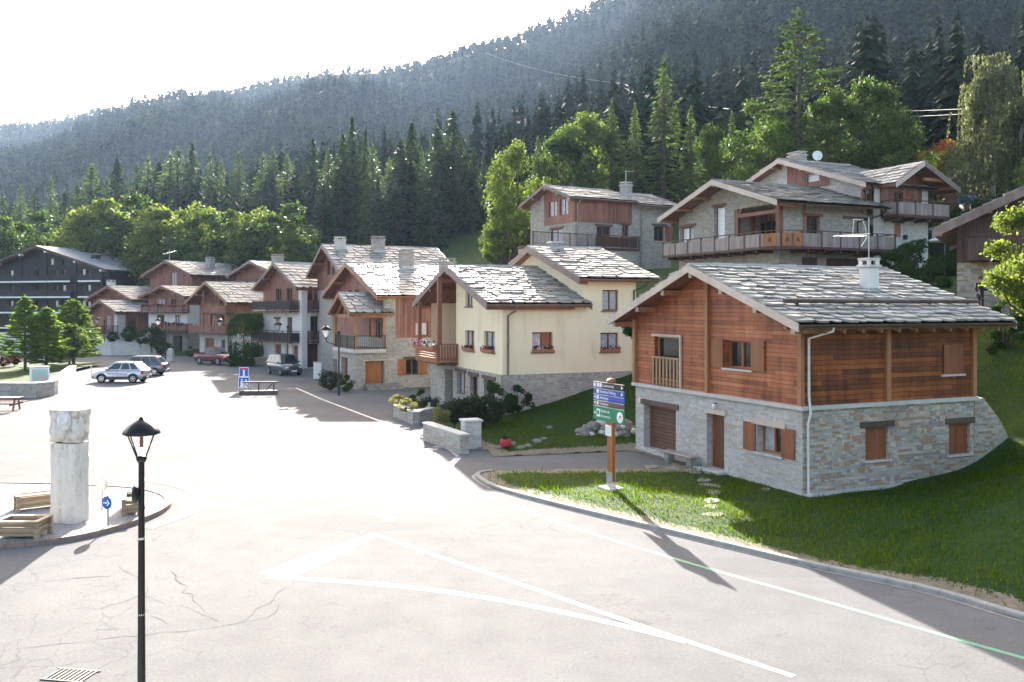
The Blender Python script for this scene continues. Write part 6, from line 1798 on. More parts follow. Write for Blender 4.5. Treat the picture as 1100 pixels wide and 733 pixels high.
for (px, yt, Y, k) in ((337, 149, 132, 'spruce1'), (352, 160, 126, 'larch1'), (365, 142, 128, 'spruce1'), (377, 124, 130, 'spruce3'), (390, 138, 124, 'spruce1'), (402, 156, 120, 'larch1'), (418, 170, 122, 'larch0'), (428, 148, 116, 'spruce2'), (440, 131, 118, 'spruce0'), (456, 158, 114, 'larch1'), (471, 133, 116, 'spruce2'), (484, 118, 118, 'spruce0'), (497, 148, 114, 'larch1'), (507, 158, 112, 'spruce2'), (519, 166, 116, 'spruce0'), (345, 196, 120, 'spruce2'), (408, 190, 112, 'spruce0'), (462, 186, 108, 'spruce2')):
    tree(k, px, yt, Y, LB3, G3)
tree('broad3', 556, 146, 100, 'tall yellow green tree rising to the left of the hillside stone house', wide=.85)
tree('broad2', 545, 196, 92, 'lower bright bushy tree touching the left wall of the hillside stone house', wide=.95)
tree('broad2', 532, 222, 96, 'thin yellowish sapling crown below the yellow green tree', wide=.8)
tree('larch1', 578, 147, 110, 'slim pale larch just right of the yellow green tree', wide=.8)
tree('dark0', 604, 136, 112, 'dark round tree directly above the small gable of the hillside house', wide=.9)
tree('dark0', 630, 116, 116, 'broad dark tree behind the ridge of the hillside stone house')
tree('larch0', 657, 110, 112, 'feathery larch behind the chimney of the hillside stone house', wide=.9)
tree('larch1', 682, 112, 106, 'pale larch leaning against the tall pointed larch')
tree('larch0', 713, 64, 104, 'tallest pointed larch standing between the two hillside houses')
tree('larch1', 742, 114, 102, 'shorter larch right of the tall pointed larch')
tree('dark0', 764, 128, 108, 'dark crown behind the left gable of the large stone house', wide=.7)
tree('larch1', 786, 120, 98, 'pale feathery tree above the left eaves of the large stone house')
tree('bigfir', 858, 10, 88, 'huge spreading fir with long layered branches above the large stone house', name='fir_tree')
tree('broad1', 812, 104, 94, 'light broad tree left of the huge spreading fir', wide=.9)
tree('broad0', 834, 120, 84, 'green tree in front of the huge fir trunk', wide=.85)
tree('dark0', 893, 88, 88, 'dark leafy tree just right of the huge spreading fir', wide=.75)
tree('dark0', 935, 76, 88, 'very dark round tree behind the right gable of the large stone house', wide=.8)
tree('broad0', 962, 110, 84, 'dark green tree sloping down beside the cross gable', wide=.8)
tree('spruce2', 986, 122, 100, 'small spruce above the ochre house')
tree('larch1', 1003, 150, 104, 'pale small larch left of the red berried rowan', wide=.9)
tree('rowan', 1012, 146, 88, 'rowan with yellow leaves and red top beyond the ochre house', name='rowan_tree')
tree('broad2', 1036, 150, 84, 'light green rounded tree beside the reddish shed', wide=1.0)
tree('weep0', 1066, 57, 78, 'tall weeping birch with hanging grey green sprays', name='weeping_birch', wide=1.0)
tree('weep1', 1097, 106, 72, 'second weeping birch cut by the right picture edge', name='weeping_birch')
tree('dark0', 1118, 150, 66, 'dark tree above the brown chalet roof', wide=.8)
LB4 = 'conifer standing in the lower forest behind the hillside houses'
for (px, yt, Y, k) in ((560, 178, 150, 'spruce1'), (598, 160, 160, 'spruce0'), (640, 150, 170, 'spruce2'), (668, 142, 150, 'larch1'), (700, 138, 165, 'spruce0'), (730, 150, 140, 'spruce1'), (760, 130, 150, 'larch0'), (795, 140, 140, 'spruce2'), (910, 130, 150, 'spruce0'), (950, 120, 140, 'larch1'), (975, 132, 130, 'spruce1'), (1000, 120, 135, 'spruce0'), (1022, 110, 130, 'larch0'), (1045, 125, 120, 'spruce2'), (1085, 120, 110, 'spruce1')):
    tree(k, px, yt, Y, LB4, G4)
# maple at the right edge, near
tree('maple', 1108, 213, 37, 'sunlit light green maple at the right edge in front of the dark chalet', name='maple_tree', wide=.95)
# plaza trees
tree('young0', 27, 318, 80, 'pointed young conifer at the left end of the plaza planting', zb=.35, name='young_conifer')
tree('young1', 50, 330, 82, 'second young conifer behind the information cabinet with yellow green needles', zb=.3, name='young_conifer')
tree('young1', 79, 322, 90, 'darker young conifer at the right end of the plaza planting', zb=.3, name='young_conifer', wide=1.2)
tree('youngb', 74, 345, 86, 'yellow green young maple between the plaza conifers', zb=.3, name='young_maple')
# shrubs
for (px, yt, Y, k, lab, zb) in ((4, 382, 84, 'shrubp', 'purple shrub left of the pointed young conifer', 0.4), (16, 379, 86, 'shrubp', 'purple shrub just behind the young conifer trunk', .4), (50, 389, 84, 'shrub1', 'low dark shrub at the feet of the plaza trees', .3),
        (121, 356, 112, 'shrubd', 'dark round shrub on the terrace wall left', 1.4), (139, 350, 112, 'shrubd', 'tall dark shrub on the middle of the terrace wall', 1.4), (151, 358, 110, 'shrub1', 'green shrub on the terrace wall before the low red house', 1.4), (163, 348, 111, 'shrub0', 'grey green shrub at the right end of the terrace wall', 1.2), (174, 362, 110, 'shrubd', 'dark bush beside the arched door', .2), (205, 372, 108, 'shrub1', 'low green bush under the stone arch house corner', 0),
        (355, 397, 64, 'shrub0', 'grey bush at the left of the lamp post by the porch house', 0), (372, 403, 63, 'shrub1', 'dark bush between lamp post and porch wall', 0),
        (437, 428, 46.5, 'shrub2', 'pale feathery grass bush in the stone planter', .5), (428, 424, 49, 'shrub2', 'yellowish shrub behind the pale grass bush', .4), (452, 418, 50, 'shrub1', 'dark shrub before the passage under the wooden balcony', .3), (463, 425, 48, 'shrub0', 'grey green shrub right of the stone planter', .3),
        (488, 427, 43.2, 'shrub0', 'bushy grey green shrub behind the low garden wall', .3), (503, 423, 42.5, 'shrub0', 'larger shrub in the middle of the garden wall', .3), (518, 422, 42.5, 'shrub0', 'shrub above the stone gate pillar', .3), (531, 412, 44, 'shrub1', 'tall dark shrub at the corner of the cream house', .3),
        (556, 414, 45, 'shrub1', 'dark bush against the stone base of the cream house', .7), (572, 432, 44, 'shrub1', 'low dark bush on the bank below the cream house', .9), (472, 438, 41.6, 'shrub2', 'pale dry plant at the left end of the garden wall', .4),
        (688, 334, 45.5, 'shrub1', 'dark bush hanging at the rear corner of the cream house', 4.2),
        (870, 287, 56.5, 'shrub0', 'shrub under the balcony of the large stone house', 7.3), (845, 291, 56, 'shrub0', 'shrub left under the balcony of the large stone house', 7.2), (892, 292, 56, 'shrub1', 'dark shrub under the grey balcony', 7.3),
        (962, 268, 58, 'shrubd', 'tall dark bush at the white stone wall', 7.4), (985, 258, 60, 'shrubd', 'tallest dark bush right of the white stone wall', 7.6), (975, 282, 55, 'shrubd', 'bush in the dark garden above the chalet ridge', 6.8), (1000, 285, 56, 'shrubd', 'spreading dark bush between large house and dark chalet', 6.6), (948, 285, 55, 'shrub0', 'grey bush left in the dark garden', 7.0), (1012, 270, 62, 'shrubd', 'dark bush below the white parasol', 7.5),
        (1010, 216, 82, 'shrubd', 'dark bush below the ochre house', None), (1030, 224, 76, 'shrubd', 'dark bush beside the blue tank', None), (1055, 216, 74, 'shrubd', 'dark bush beyond the brown roof', None), (998, 232, 74, 'shrubd', 'dark bush by the white house corner', None), (1015, 238, 68, 'shrubd', 'dark hedge bush over the garden', None),
        (1072, 362, 41, 'shrubd', 'added dark bush darkening the bank right of the timber chalet', None), (1094, 352, 40, 'shrubd', 'added dark bush darkening the right edge under the maple', None), (1066, 392, 37.5, 'shrubd', 'added dark bush touching the rear corner of the timber chalet', None), (1108, 380, 36, 'shrubd', 'added dark bush at the right edge above the grass bank', None),  # these bushes are added to darken the shaded slope beside the chalet
        (1085, 318, 40, 'shrub1', 'shrub under the maple on the terrace edge', 5.0), (1078, 338, 38, 'shrub1', 'shrub below the terrace railing', 4.2)):
    tree(k, px, yt, Y, lab, None, zb=zb, cat='shrub', name='shrub', wide=1.0 if k != 'shrubd' else .9)
# clipped thuja hedge: two dense columns
def thuja(seed, w_, d_, h):
    rg = np.random.RandomState(seed); n = 9000
    q = unit(rg.normal(0, 1, (n, 3))); e = .45
    q = np.sign(q) * np.abs(q) ** e; q = q / np.max(np.abs(q), axis=1, keepdims=True) * (1 - rg.rand(n, 1) ** 3 * .18)
    z = (q[:, 2] + 1) / 2; tp = np.where(z > .8, 1 - ((z - .8) / .2) ** 2 * .55, 1.0) * (.92 + .16 * vnoise(q[:, 0] * 3 + 5, z * 7, seed))
    P = np.stack([q[:, 0] * w_ / 2 * tp, q[:, 1] * d_ / 2 * tp, z * h], -1)
    o = unit(P - np.array([0, 0, h / 2]))
    lf = .20 * rg.uniform(.6, 1.4, n)
    return crown_mesh("foliage", quads_at(P, unit(rg.normal(0, .5, (n, 3)) + np.array([0, 0, .9])), unit(o + rg.normal(0, .6, (n, 3))), lf, lf * .6), L['hedge'])
st = trunk_mesh("stem", [(0, 0, -.2), (0, 0, 3)], [.12, .06], M['bark'])
plant('thuja_hedge', (thuja(1, 2.4, 2.4, 5.3), st), onz(262, 393), 'bright topped clipped thuja column beside the maroon pickup', 'hedge', parts=('foliage', 'stem'), rz=0)
plant('thuja_hedge', (thuja(2, 2.6, 3.0, 5.3), st), onz(281, 391), 'darker clipped thuja block to the right of the bright topped one', 'hedge', parts=('foliage', 'stem'), rz=.6)
# ------------------------------------------------------------------ traffic island with the monument
isl = smooth([(-22, 29.9), (-17, 30.0), (-12.9, 29.4), (-11.4, 28.5), (-10.55, 27.3), (-10.3, 26.2), (-10.5, 24.7), (-11.3, 22.95), (-12.8, 22.3), (-15, 22.0), (-22, 21.6)], 2)
t = NT("pale gravel")
vo = t.n("ShaderNodeTexVoronoi"); vo.inputs["Scale"].default_value = 22; t.l(t.geo(), vo.inputs["Vector"])
cl = t.ramp(t.math('ADD', t.math('MULTIPLY', t.noise(t.geo(), 30, 3), .6), t.math('MULTIPLY', vo.outputs["Distance"], .5)), [(.25, (.14, .135, .13)), (.5, (.30, .29, .28)), (.75, (.46, .45, .43))])
t.bump(vo.outputs["Distance"], 1.0, .03)
M['gravel'] = t.set(cl, .9, spec=.2)
sheet("island_gravel", isl, .10, M['gravel'])
kerb("island_kerb", dense(isl, .8)[::-1], .20, .13, plain("brownish kerb stone", (.26, .19, .16), .85, var=.2), -1)
ring = MB(); strip(ring, dense(smooth([(-13, 31.2), (-10.9, 29.9), (-9.6, 28.0), (-9.3, 26.2), (-9.9, 24.2)], 2), .6), .4, .003, M['kerb'])
tag(ring.build("island_gutter"), kind="structure")

t = NT("weathered limestone")
a1 = t.noise(t.scale(t.obj(), (3, 3, .5)), 2.2, 5, .7); a2 = t.noise(t.obj(), 9, 4, .6)
t.bump(t.math('ADD', a1, t.math('MULTIPLY', a2, .5)), .7, .04)
M['limestone'] = t.set(t.ramp(t.math('ADD', t.math('MULTIPLY', a1, .65), t.math('MULTIPLY', a2, .35)), [(.3, (.40, .34, .28)), (.45, (.62, .58, .52)), (.7, (.76, .73, .69))]), .85, spec=.2)
M['limestone_pale'] = plain('smooth pale limestone', (.68, .655, .63), .8, var=.2, sc=7, spec=.2)
M['limestone_dark'] = plain('limestone darkened for shade', (.58, .53, .46), .9, var=.4, sc=6, spec=.1)  # darker tone paints shade between the head's carved forms; some boulders share it
base = onz(75, 559, .12)
mo = tag(empty('stone_monument', base, R(-12)), 'tall pale stone pillar with carved rounded forms at its head on the traffic island', 'monument')
bm = bmesh.new(); bmesh.ops.create_cube(bm, size=1)
bmesh.ops.subdivide_edges(bm, edges=bm.edges[:], cuts=7, use_grid_fill=True)
rgm = random.Random(4)
for v in bm.verts:
    z = v.co.z + .5; x, y = v.co.x, v.co.y
    k = .97 - .03 * z
    v.co = Vector((x * .80 * k + rgm.uniform(-.012, .012), y * .60 * k + rgm.uniform(-.012, .012), -.05 + z * 2.2))
mb = MB(); mb.from_bm(bm, M['limestone']); bm.free(); mb.build('shaft', mo)
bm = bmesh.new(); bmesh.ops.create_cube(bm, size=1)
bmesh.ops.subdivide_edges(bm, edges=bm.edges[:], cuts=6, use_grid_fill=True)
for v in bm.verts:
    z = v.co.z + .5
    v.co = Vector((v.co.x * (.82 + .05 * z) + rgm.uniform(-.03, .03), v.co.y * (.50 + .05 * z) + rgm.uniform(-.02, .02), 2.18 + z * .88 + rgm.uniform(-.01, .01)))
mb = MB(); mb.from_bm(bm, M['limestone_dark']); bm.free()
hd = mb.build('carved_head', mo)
mb = MB()
mb.ell((.06, -.27, 2.76), (.22, .17, .27), M['limestone_pale'], 18, 12, .03, rgm); mb.ell((-.13, -.26, 2.46), (.24, .14, .25), M['limestone'], 18, 12, .04, rgm); mb.ell((.34, -.12, 2.62), (.14, .20, .34), M['limestone'], 14, 10, .16, rgm); mb.ell((.30, -.20, 2.36), (.13, .12, .14), M['limestone'], 12, 8, .2, rgm); mb.ell((-.30, -.18, 2.88), (.13, .12, .16), M['limestone'], 12, 8, .2, rgm)
mb.build('carved_forms', hd)

def planter(loc, rz, lab, l=1.35, w_=.62, h=.46):
    o = tag(empty('wooden_planter', loc, rz), lab, 'planter', 'wooden planters on the traffic island')
    mb = MB(); tk = .04; n = 3
    for i in range(n):
        a, b = .07 + (h - .07) * i / n, .07 + (h - .07) * (i + 1) / n - .012
        mb.box((-l / 2, -w_ / 2, a), (l / 2, -w_ / 2 + tk, b), M['planter_wood']); mb.box((-l / 2, w_ / 2 - tk, a), (l / 2, w_ / 2, b), M['planter_wood'])
        mb.box((-l / 2, -w_ / 2 + tk, a), (-l / 2 + tk, w_ / 2 - tk, b), M['planter_wood']); mb.box((l / 2 - tk, -w_ / 2 + tk, a), (l / 2, w_ / 2 - tk, b), M['planter_wood'])
    mb.build('box', o)
    for sx in (-1, 1):
        for sy in (-1, 1):
            mb = MB(); mb.box((sx * (l / 2 + .02) - .05, sy * (w_ / 2 + .02) - .05, 0), (sx * (l / 2 + .02) + .05, sy * (w_ / 2 + .02) + .05, h + .01), M['planter_wood']); mb.build('leg', o)
    mb = MB()
    mb.box((-l / 2 - .08, -w_ / 2 - .08, h + .012), (l / 2 + .08, -w_ / 2 + .05, h + .045), M['planter_wood']); mb.box((-l / 2 - .08, w_ / 2 - .05, h + .012), (l / 2 + .08, w_ / 2 + .08, h + .045), M['planter_wood'])
    mb.box((-l / 2 - .08, -w_ / 2 + .053, h + .012), (-l / 2 + .05, w_ / 2 - .053, h + .045), M['planter_wood']); mb.box((l / 2 - .05, -w_ / 2 + .053, h + .012), (l / 2 + .08, w_ / 2 - .053, h + .045), M['planter_wood'])
    mb.build('rim', o)
    mb = MB(); mb.box((-l / 2 + tk + .003, -w_ / 2 + tk + .003, .1), (l / 2 - tk - .003, w_ / 2 - tk - .003, h - .14), M['soil']); mb.build('soil', o)
    return o
planter(onz(25, 576, .11), R(0), 'weathered wooden planter nearest the front kerb of the traffic island', 1.0, .62, .42)
planter(onz(46, 545, .11), R(36), 'long wooden planter half hidden behind the stone monument', 1.3, .45, .4)
planter(onz(141, 549, .11), R(113), 'wooden planter seen end on beside the street lamp pole', 1.1, .36, .42)

def round_sign(loc, rz, lab, blue=True):
    o = tag(empty('round_road_sign', loc, rz), lab, 'road sign')
    mb = MB(); mb.tube([(0, .03, 0), (0, .03, .82)], .028, M['zinc'], 8); mb.build('pole', o)
    mb = MB(); mb.lathe([(0, .0), (.17, .0), (.175, -.012), (.16, -.02), (0, -.02)], M['sign_blue'] if blue else M['zinc'], (0, 0, .62 if blue else .72), 24, axis='y')
    pl = mb.build('sign_plate', o)
    if blue:
        mb = MB(); y = -.0235
        z = .62
        mb.poly([(-.115, y, z - .018), (.03, y, z - .018), (.03, y, z + .018), (-.115, y, z + .018)], M['sign_white'])
        mb.poly([(.12, y, z), (.045, y, z + .075), (.0, y, z + .075), (.065, y, z), (.0, y, z - .075), (.045, y, z - .075)], M['sign_white'])
        mb.build('arrow', pl)
    else:
        mb = MB(); mb.box((-.12, -.045, .70), (.12, -.021, .74), M['zinc']); mb.build('clamp', pl)
    return o
round_sign(onz(115, 565, .11), R(-22), 'small round blue sign with a white arrow pointing right on the island')
round_sign(onz(109, 548, .11), R(5), 'round sign seen from its grey back near the monument', False)

# ------------------------------------------------------------------ street lamps
def lantern(o, x, y, z, s, glass=None):
    mb = MB()
    for (a, b) in ((1, 1), (1, -1), (-1, 1), (-1, -1)):
        mb.tube([(x + a * .055 * s, y + b * .055 * s, z + .02 * s), (x + a * .17 * s, y + b * .17 * s, z + .36 * s)], .010 * s, M['black_metal'], 5)
    mb.lathe([(0, -.05), (.05, -.05), (.075, -.0), (.065, .04), (0, .045)], M['black_metal'], (x, y, z), 10)
    ln = mb.build('lantern', o)
    mb = MB()
    mb.lathe([(.255, .345), (.262, .365), (.235, .41), (.17, .485), (.10, .535), (.045, .555), (.03, .585), (.0, .60)], M['black_metal'], (x, y, z), 4 if glass is None else 8, smooth=False) if False else mb.lathe([(p * s, q * s) for p, q in ((.0, .35), (.245, .345), (.255, .362), (.232, .41), (.17, .48), (.10, .53), (.045, .55), (.03, .58), (.0, .60))], M['black_metal'], (x, y, z), 8)
    mb.build('lamp_shade', ln)
    if glass is None:
        mb = MB(); mb.tube([(x, y, z + .35 * s), (x, y, z + .17 * s)], [.02 * s, .028 * s], M['frame'], 8); mb.build('lamp_holder', ln)
    else:
        mb = MB()
        for (a, b, c, d) in ((1, 1, 1, -1), (1, -1, -1, -1), (-1, -1, -1, 1), (-1, 1, 1, 1)):
            mb.poly([(x + a * .05 * s, y + b * .05 * s, z + .04 * s), (x + c * .05 * s, y + d * .05 * s, z + .04 * s), (x + c * .16 * s, y + d * .16 * s, z + .34 * s), (x + a * .16 * s, y + b * .16 * s, z + .34 * s)], glass)
        mb.build('pane', ln)
t = NT("frosted lantern glass")
tr = t.n("ShaderNodeBsdfTranslucent"); tr.inputs[0].default_value = (.9, .9, .9, 1)
mx = t.n("ShaderNodeMixShader"); mx.inputs[0].default_value = .75; t.set((.9, .9, .9), .3)
t.l(t.b.outputs[0], mx.inputs[1]); t.l(tr.outputs[0], mx.inputs[2]); t.l(mx.outputs[0], t.t.nodes["Material Output"].inputs[0])
M['lantern_glass'] = t.m

Yl = 12.6
lp_ = tag(empty('street_lamp', ((152 - HX) * Yl / FPX, Yl, 0.12), R(20)), 'black street lamp with open four strut lantern in front, nearest the viewer', 'street lamp')
mb = MB(); mb.tube([(0, 0, 0), (0, 0, .35), (0, 0, .42), (0, 0, 3.72)], [.085, .08, .055, .04], M['black_metal'], 14); mb.build('pole', lp_)
for zz in (1.55, 2.62, 3.05): 
    mb = MB(); mb.lathe([(.046, -.016), (.050, -.012), (.050, .012), (.046, .016)], M['zinc'] if zz < 3 else M['black_metal'], (0, 0, zz), 12); mb.build('band', lp_)
lantern(lp_, 0, 0, 3.74, 1.0)
mb = MB(); mb.lathe([(0, -.05), (.08, -.05), (.12, -.03), (.13, .0), (.10, .03), (0, .035)], M['black_metal'], (-.075, 0, 3.25), 12, axis='x'); mb.build('control_box', lp_)

def arm_lamp(px, py, lab, s=1.0):
    p = onz(px, py)
    o = tag(empty('street_lamp', p), lab, 'street lamp', 'street lamps along the houses')
    mb = MB(); mb.tube([(0, 0, 0), (0, 0, .9), (0, 0, .95), (0, 0, 4.2)], [.09, .085, .06, .05], M['black_metal'], 10); mb.tube([(0, 0, 3.3), (-.4, 0, 3.5), (-.8, 0, 3.62), (-.87, 0, 3.85)], .03, M['black_metal'], 6); mb.build('pole', o)
    lantern(o, -.87, 0, 3.9, 1.5, M['lantern_glass'])
    mb = MB(); mb.ell((0, 0, 4.25), (.11, .11, .14), M['black_metal'], 10, 8); mb.build('finial', o)
arm_lamp(364, 425, 'dark lamp post with white lantern on a side arm before the porch house')
arm_lamp(309, 403, 'lamp post with white lantern in front of the white gable house')
arm_lamp(245, 390, 'lamp post with white lantern beside the maroon pickup')
arm_lamp(178, 386, 'lamp post with white lantern near the stone arch and bollard')
arm_lamp(112, 381, 'lamp post with white lantern before the terrace wall, farthest left')

# ------------------------------------------------------------------ direction board on the lawn
def text(body, size, loc, mat, parent, name='lettering', align='LEFT'):
    c = bpy.data.curves.new(name, 'FONT'); c.body = body; c.size = size; c.align_x = align; c.align_y = 'CENTER'; c.extrude = .0015
    c.materials.append(mat)
    tmp = bpy.data.objects.new(name, c); COL.objects.link(tmp)
    bpy.context.view_layer.update()
    me = bpy.data.meshes.new_from_object(tmp.evaluated_get(bpy.context.evaluated_depsgraph_get()))
    bpy.data.objects.remove(tmp)
    o = bpy.data.objects.new(name, me); COL.objects.link(o); o.parent = parent; o.location = loc; o.rotation_euler = (R(90), 0, 0)
    return o
sx, sy = 3.22, 29.0
sp_ = tag(empty('direction_sign', (sx, sy, gz(sx, sy)), R(-64)), 'orange wooden signpost with black, blue, brown and green direction panels on the lawn', 'sign')
mb = MB(); mb.box((-.15, -.06, .25), (-.02, .06, 3.47), M['orange']); mb.box((.02, -.06, .25), (.15, .06, 3.47), M['orange']); mb.box((-.017, -.045, .3), (.017, .045, 3.40), M['beam']); mb.build('post', sp_)
mb = MB(); mb.lathe([(0, .12), (.10, .10), (.16, .04), (.17, 0), (0, 0)], M['orange'], (0, 0, 3.475), 14); mb.build('post_cap', sp_)
mb = MB(); mb.bbox((-.35, -.3, -.1), (.35, .3, .07), M['concrete'], .03); mb.box((-.17, -.075, .05), (.17, -.061, .55), M['zinc']); mb.box((-.17, .061, .05), (.17, .075, .55), M['zinc']); mb.build('base', sp_)
zt = 3.44
rows = ((0, .20, 'sign_black', 'Commerces', .14, 'r'), (.215, .40, 'sign_navy', 'Navettes Parking', .14, 'r'), (.415, .60, 'sign_navy', 'Auberges', .14, 'l'), (.615, .78, 'sign_brown', 'Chambres', .13, 'l'), (.795, 1.26, 'sign_green', None, 0, 'l'))
for (a, b, m, tx, sz, ar) in rows:
    mb = MB(); mb.bbox((-.92, -.12, zt - b), (.92, -.075, zt - a), M[m], .006); pn = mb.build('panel', sp_)
    mb = MB(); y = -.1235; zc = (zt - a + zt - b) / 2; hh = (b - a) * .34
    mb.box((-.915, -.121, zt - a - .008), (.915, -.119, zt - a - .0), M['sign_white'])
    if m != 'sign_green':
        mb.box((-.70, y, zc - hh), (-.70 + 2 * hh, y + .003, zc + hh), M['sign_white'])
        if m == 'sign_black': mb.box((-.9, y, zc - hh), (-.9 + 2 * hh, y + .003, zc + hh), M['sign_white']); mb.box((-.53, y, zc - hh), (-.53 + 2 * hh, y + .003, zc + hh), M['sign_white'])
        cx = .82 if ar == 'r' else -.82; d = 1 if ar == 'r' else -1
        if not (m == 'sign_black' and ar == 'l'): mb.poly([(cx + d * .06, y, zc), (cx - d * .05, y, zc + .06), (cx - d * .05, y, zc - .06)][::d], M['sign_white'])
        text(tx, sz, (-.52 if m != 'sign_black' else -.36, -.1225, zc), M['sign_white'], pn)
    else:
        mb.box((-.70, y, zc - .12), (-.50, y + .003, zc + .14), M['sign_white']); mb.box((-.66, y - .002, zc - .05), (-.54, y + .001, zc + .09), M['sign_green'])
        mb.poly([(-.88, y, zc), (-.77, y, zc + .06), (-.77, y, zc - .06)], M['sign_white'])
        mb.lathe([(0, 0), (.175, 0), (.18, .004), (0, .004)], M['sign_white'], (.70, y - .002, zc - .02), 24, axis='y')
        mb.beam((.64, y - .006, zc - .08), (.76, y - .006, zc + .06), .03, .004, M['sign_red']); mb.ell((.72, y - .004, zc + .01), (.05, .004, .035), M['sign_red'], 10, 6)
        text('Sentier de', .13, (-.46, -.1225, zc + .085), M['sign_white'], pn); text('découverte', .13, (-.46, -.1225, zc - .075), M['sign_white'], pn)
    mb.build('pictogram', pn)
mb = MB(); mb.box((-.23, -.085, 1.72), (.12, -.063, 2.06), M['sign_white']); nb = mb.build('notice', sp_)
mb = MB(); 
for i in range(5): mb.box((-.19, -.0875, 1.98 - i * .05), (.06 - .03 * (i % 2), -.0855, 1.992 - i * .05), M['zinc'])
mb.build('notice_print', nb)

# ------------------------------------------------------------------ low walls, rails and furniture of the plaza
def masonry(name, lab, cat, pts, th, h, mat='stone', cap='concrete', group=None, z=0.0, closed=False):
    """a wall along a ground polyline"""
    o = tag(empty(name, (pts[0][0], pts[0][1], z)), lab, cat, group)
    mb = MB(); cb = MB(); P = [Vector((p[0] - pts[0][0], p[1] - pts[0][1], 0)) for p in pts]
    for i, (a, b) in enumerate(zip(P, P[1:])):
        d = (b - a).normalized(); n = Vector((-d.y, d.x, 0)) * th / 2
        e = d * (th / 2) if i < len(P) - 2 else d * 0
        q = [a - n, b + e - n, b + e + n, a + n]; off = .002 * i
        mb.hexa([(v.x, v.y, -.3) for v in q] + [(v.x, v.y, h - off) for v in q], M[mat])
        n2 = n * 1.18; q = [a - n2 - d * .03, b + e - n2 + d * .03, b + e + n2 + d * .03, a + n2 - d * .03]
        cb.hexa([(v.x, v.y, h + .002 - off) for v in q] + [(v.x, v.y, h + .07 - off) for v in q], M[cap])
    mb.build('masonry', o); cb.build('coping', o)
    return o
masonry('garden_wall', 'low stone garden wall with pale coping in front of the cream house shrubs', 'wall', [g2(459, 473), g2(499, 488)], .4, .75, 'stone')
gp = tag(empty('gate_pillar', onz(506, 481), R(20)), 'square pale stone gate pillar at the right end of the low garden wall', 'pillar')
mb = MB(); mb.bbox((-.36, -.36, -.2), (.36, .36, 1.12), M['stone_white'], .03); mb.build('shaft', gp)
mb = MB(); mb.bbox((-.42, -.42, 1.122), (.42, .42, 1.22), M['concrete'], .02); mb.build('cap', gp)
pl = masonry('stone_planter', 'low irregular stone planter holding pale feathery grasses near the passage', 'planter', [g2(426, 448), g2(446, 456), g2(462, 452), g2(458, 443)], .35, .62, 'stone')
mb = MB(); q = [Vector(g2(*k)).to_3d() - Vector(g2(426, 448)).to_3d() for k in ((426, 448), (446, 456), (462, 452), (458, 443))]; mb.poly([(v.x, v.y, .45) for v in q], M['soil']); mb.build('soil', pl)
masonry('terrace_wall', 'long rubble stone terrace wall below the shrubs of the low red house', 'wall', [(-54.5, 113.2), (-50, 111.5), (-43.6, 112.2)], .5, 1.6, 'stone_white')
masonry('plaza_wall', 'curved grey stone seat wall of the plaza planting beside the picnic table', 'wall', [(-44, 60.5), (-37, 59.6), (-31.7, 59.3), (-31.2, 60.5)], .6, .92, 'stone')
masonry('plaza_wall', 'short stone seat wall running away from the plaza corner below the cabinet', 'wall', [(-31.6, 61.6), (-33.8, 67.3)], .6, .9, 'stone_white')
masonry('plaza_wall', 'low stone edge wall under the yellow green young maple', 'wall', [(-35.5, 70.5), (-39.3, 80.0)], .5, .7, 'stone')
sheet('flower_bed', [(-62, 61), (-32.2, 60.2), (-34, 67.5), (-39.8, 80.3), (-42, 92), (-64, 92)], .3, M['meadow'])
mb = MB()
for i in range(40): mb.ell((-37.5 + rnd.uniform(-1.4, 1.4), 62.8 + rnd.uniform(-.9, .9), .45 + rnd.uniform(0, .35)), (.35, .35, .22), L['bright'], 7, 5, .2)
mb = None
cb_ = tag(empty('information_cabinet', (-33.3 - 1.6, 66.0, .28), R(35)), 'small pastel fronted information cabinet with white sides above the plaza seat wall', 'cabinet')
mb = MB(); mb.bbox((-.62, -.35, .0), (.62, .35, 1.25), M['white_paint'], .03); mb.build('body', cb_)
t = NT("pastel poster"); gr = t.n("ShaderNodeSeparateXYZ"); t.l(t.uv(), gr.inputs[0])
M['poster'] = t.set(t.mix(t.math('GREATER_THAN', t.noise(t.uv(), 2.2, 1), .5), (.30, .58, .55), (.62, .40, .44)), .5)
mb = MB(); mb.box((-.52, -.362, .3), (.52, -.352, 1.15), M['poster']); mb.build('panel', cb_)
mb = MB(); mb.bbox((-.68, -.42, 1.252), (.68, .42, 1.34), M['concrete'], .02); mb.build('lid', cb_)
# picnic table
pt = tag(empty('picnic_table', onz(4, 441), R(6)), 'dark red picnic table with attached benches by the curved plaza wall', 'table')
M['red_stain'] = planks("red stained planks", [(.10, .022, .018), (.16, .036, .030), (.21, .055, .045)], False, .14)
mb = MB()
for i in range(5): mb.box((-1.0, -.4 + i * .162, .72), (1.0, -.4 + i * .162 + .15, .765), M['red_stain'])
mb.build('tabletop', pt)
for s in (-1, 1):
    mb = MB()
    for i in range(2): mb.box((-1.0, s * .72 - .15 + i * .155, .42), (1.0, s * .72 - .15 + i * .155 + .145, .46), M['red_stain'])
    mb.build('bench', pt)
for x in (-.7, .7):
    mb = MB(); mb.beam((x, -.45, .0), (x, -.2, .72), .06, .12, M['red_stain']); mb.beam((x, .45, 0), (x, .2, .72), .06, .12, M['red_stain']); mb.box((x - .035, -.85, .33), (x + .035, .85, .418), M['red_stain']); mb.box((x - .03, -.38, .63), (x + .03, .38, .718), M['red_stain']); mb.build('leg', pt)
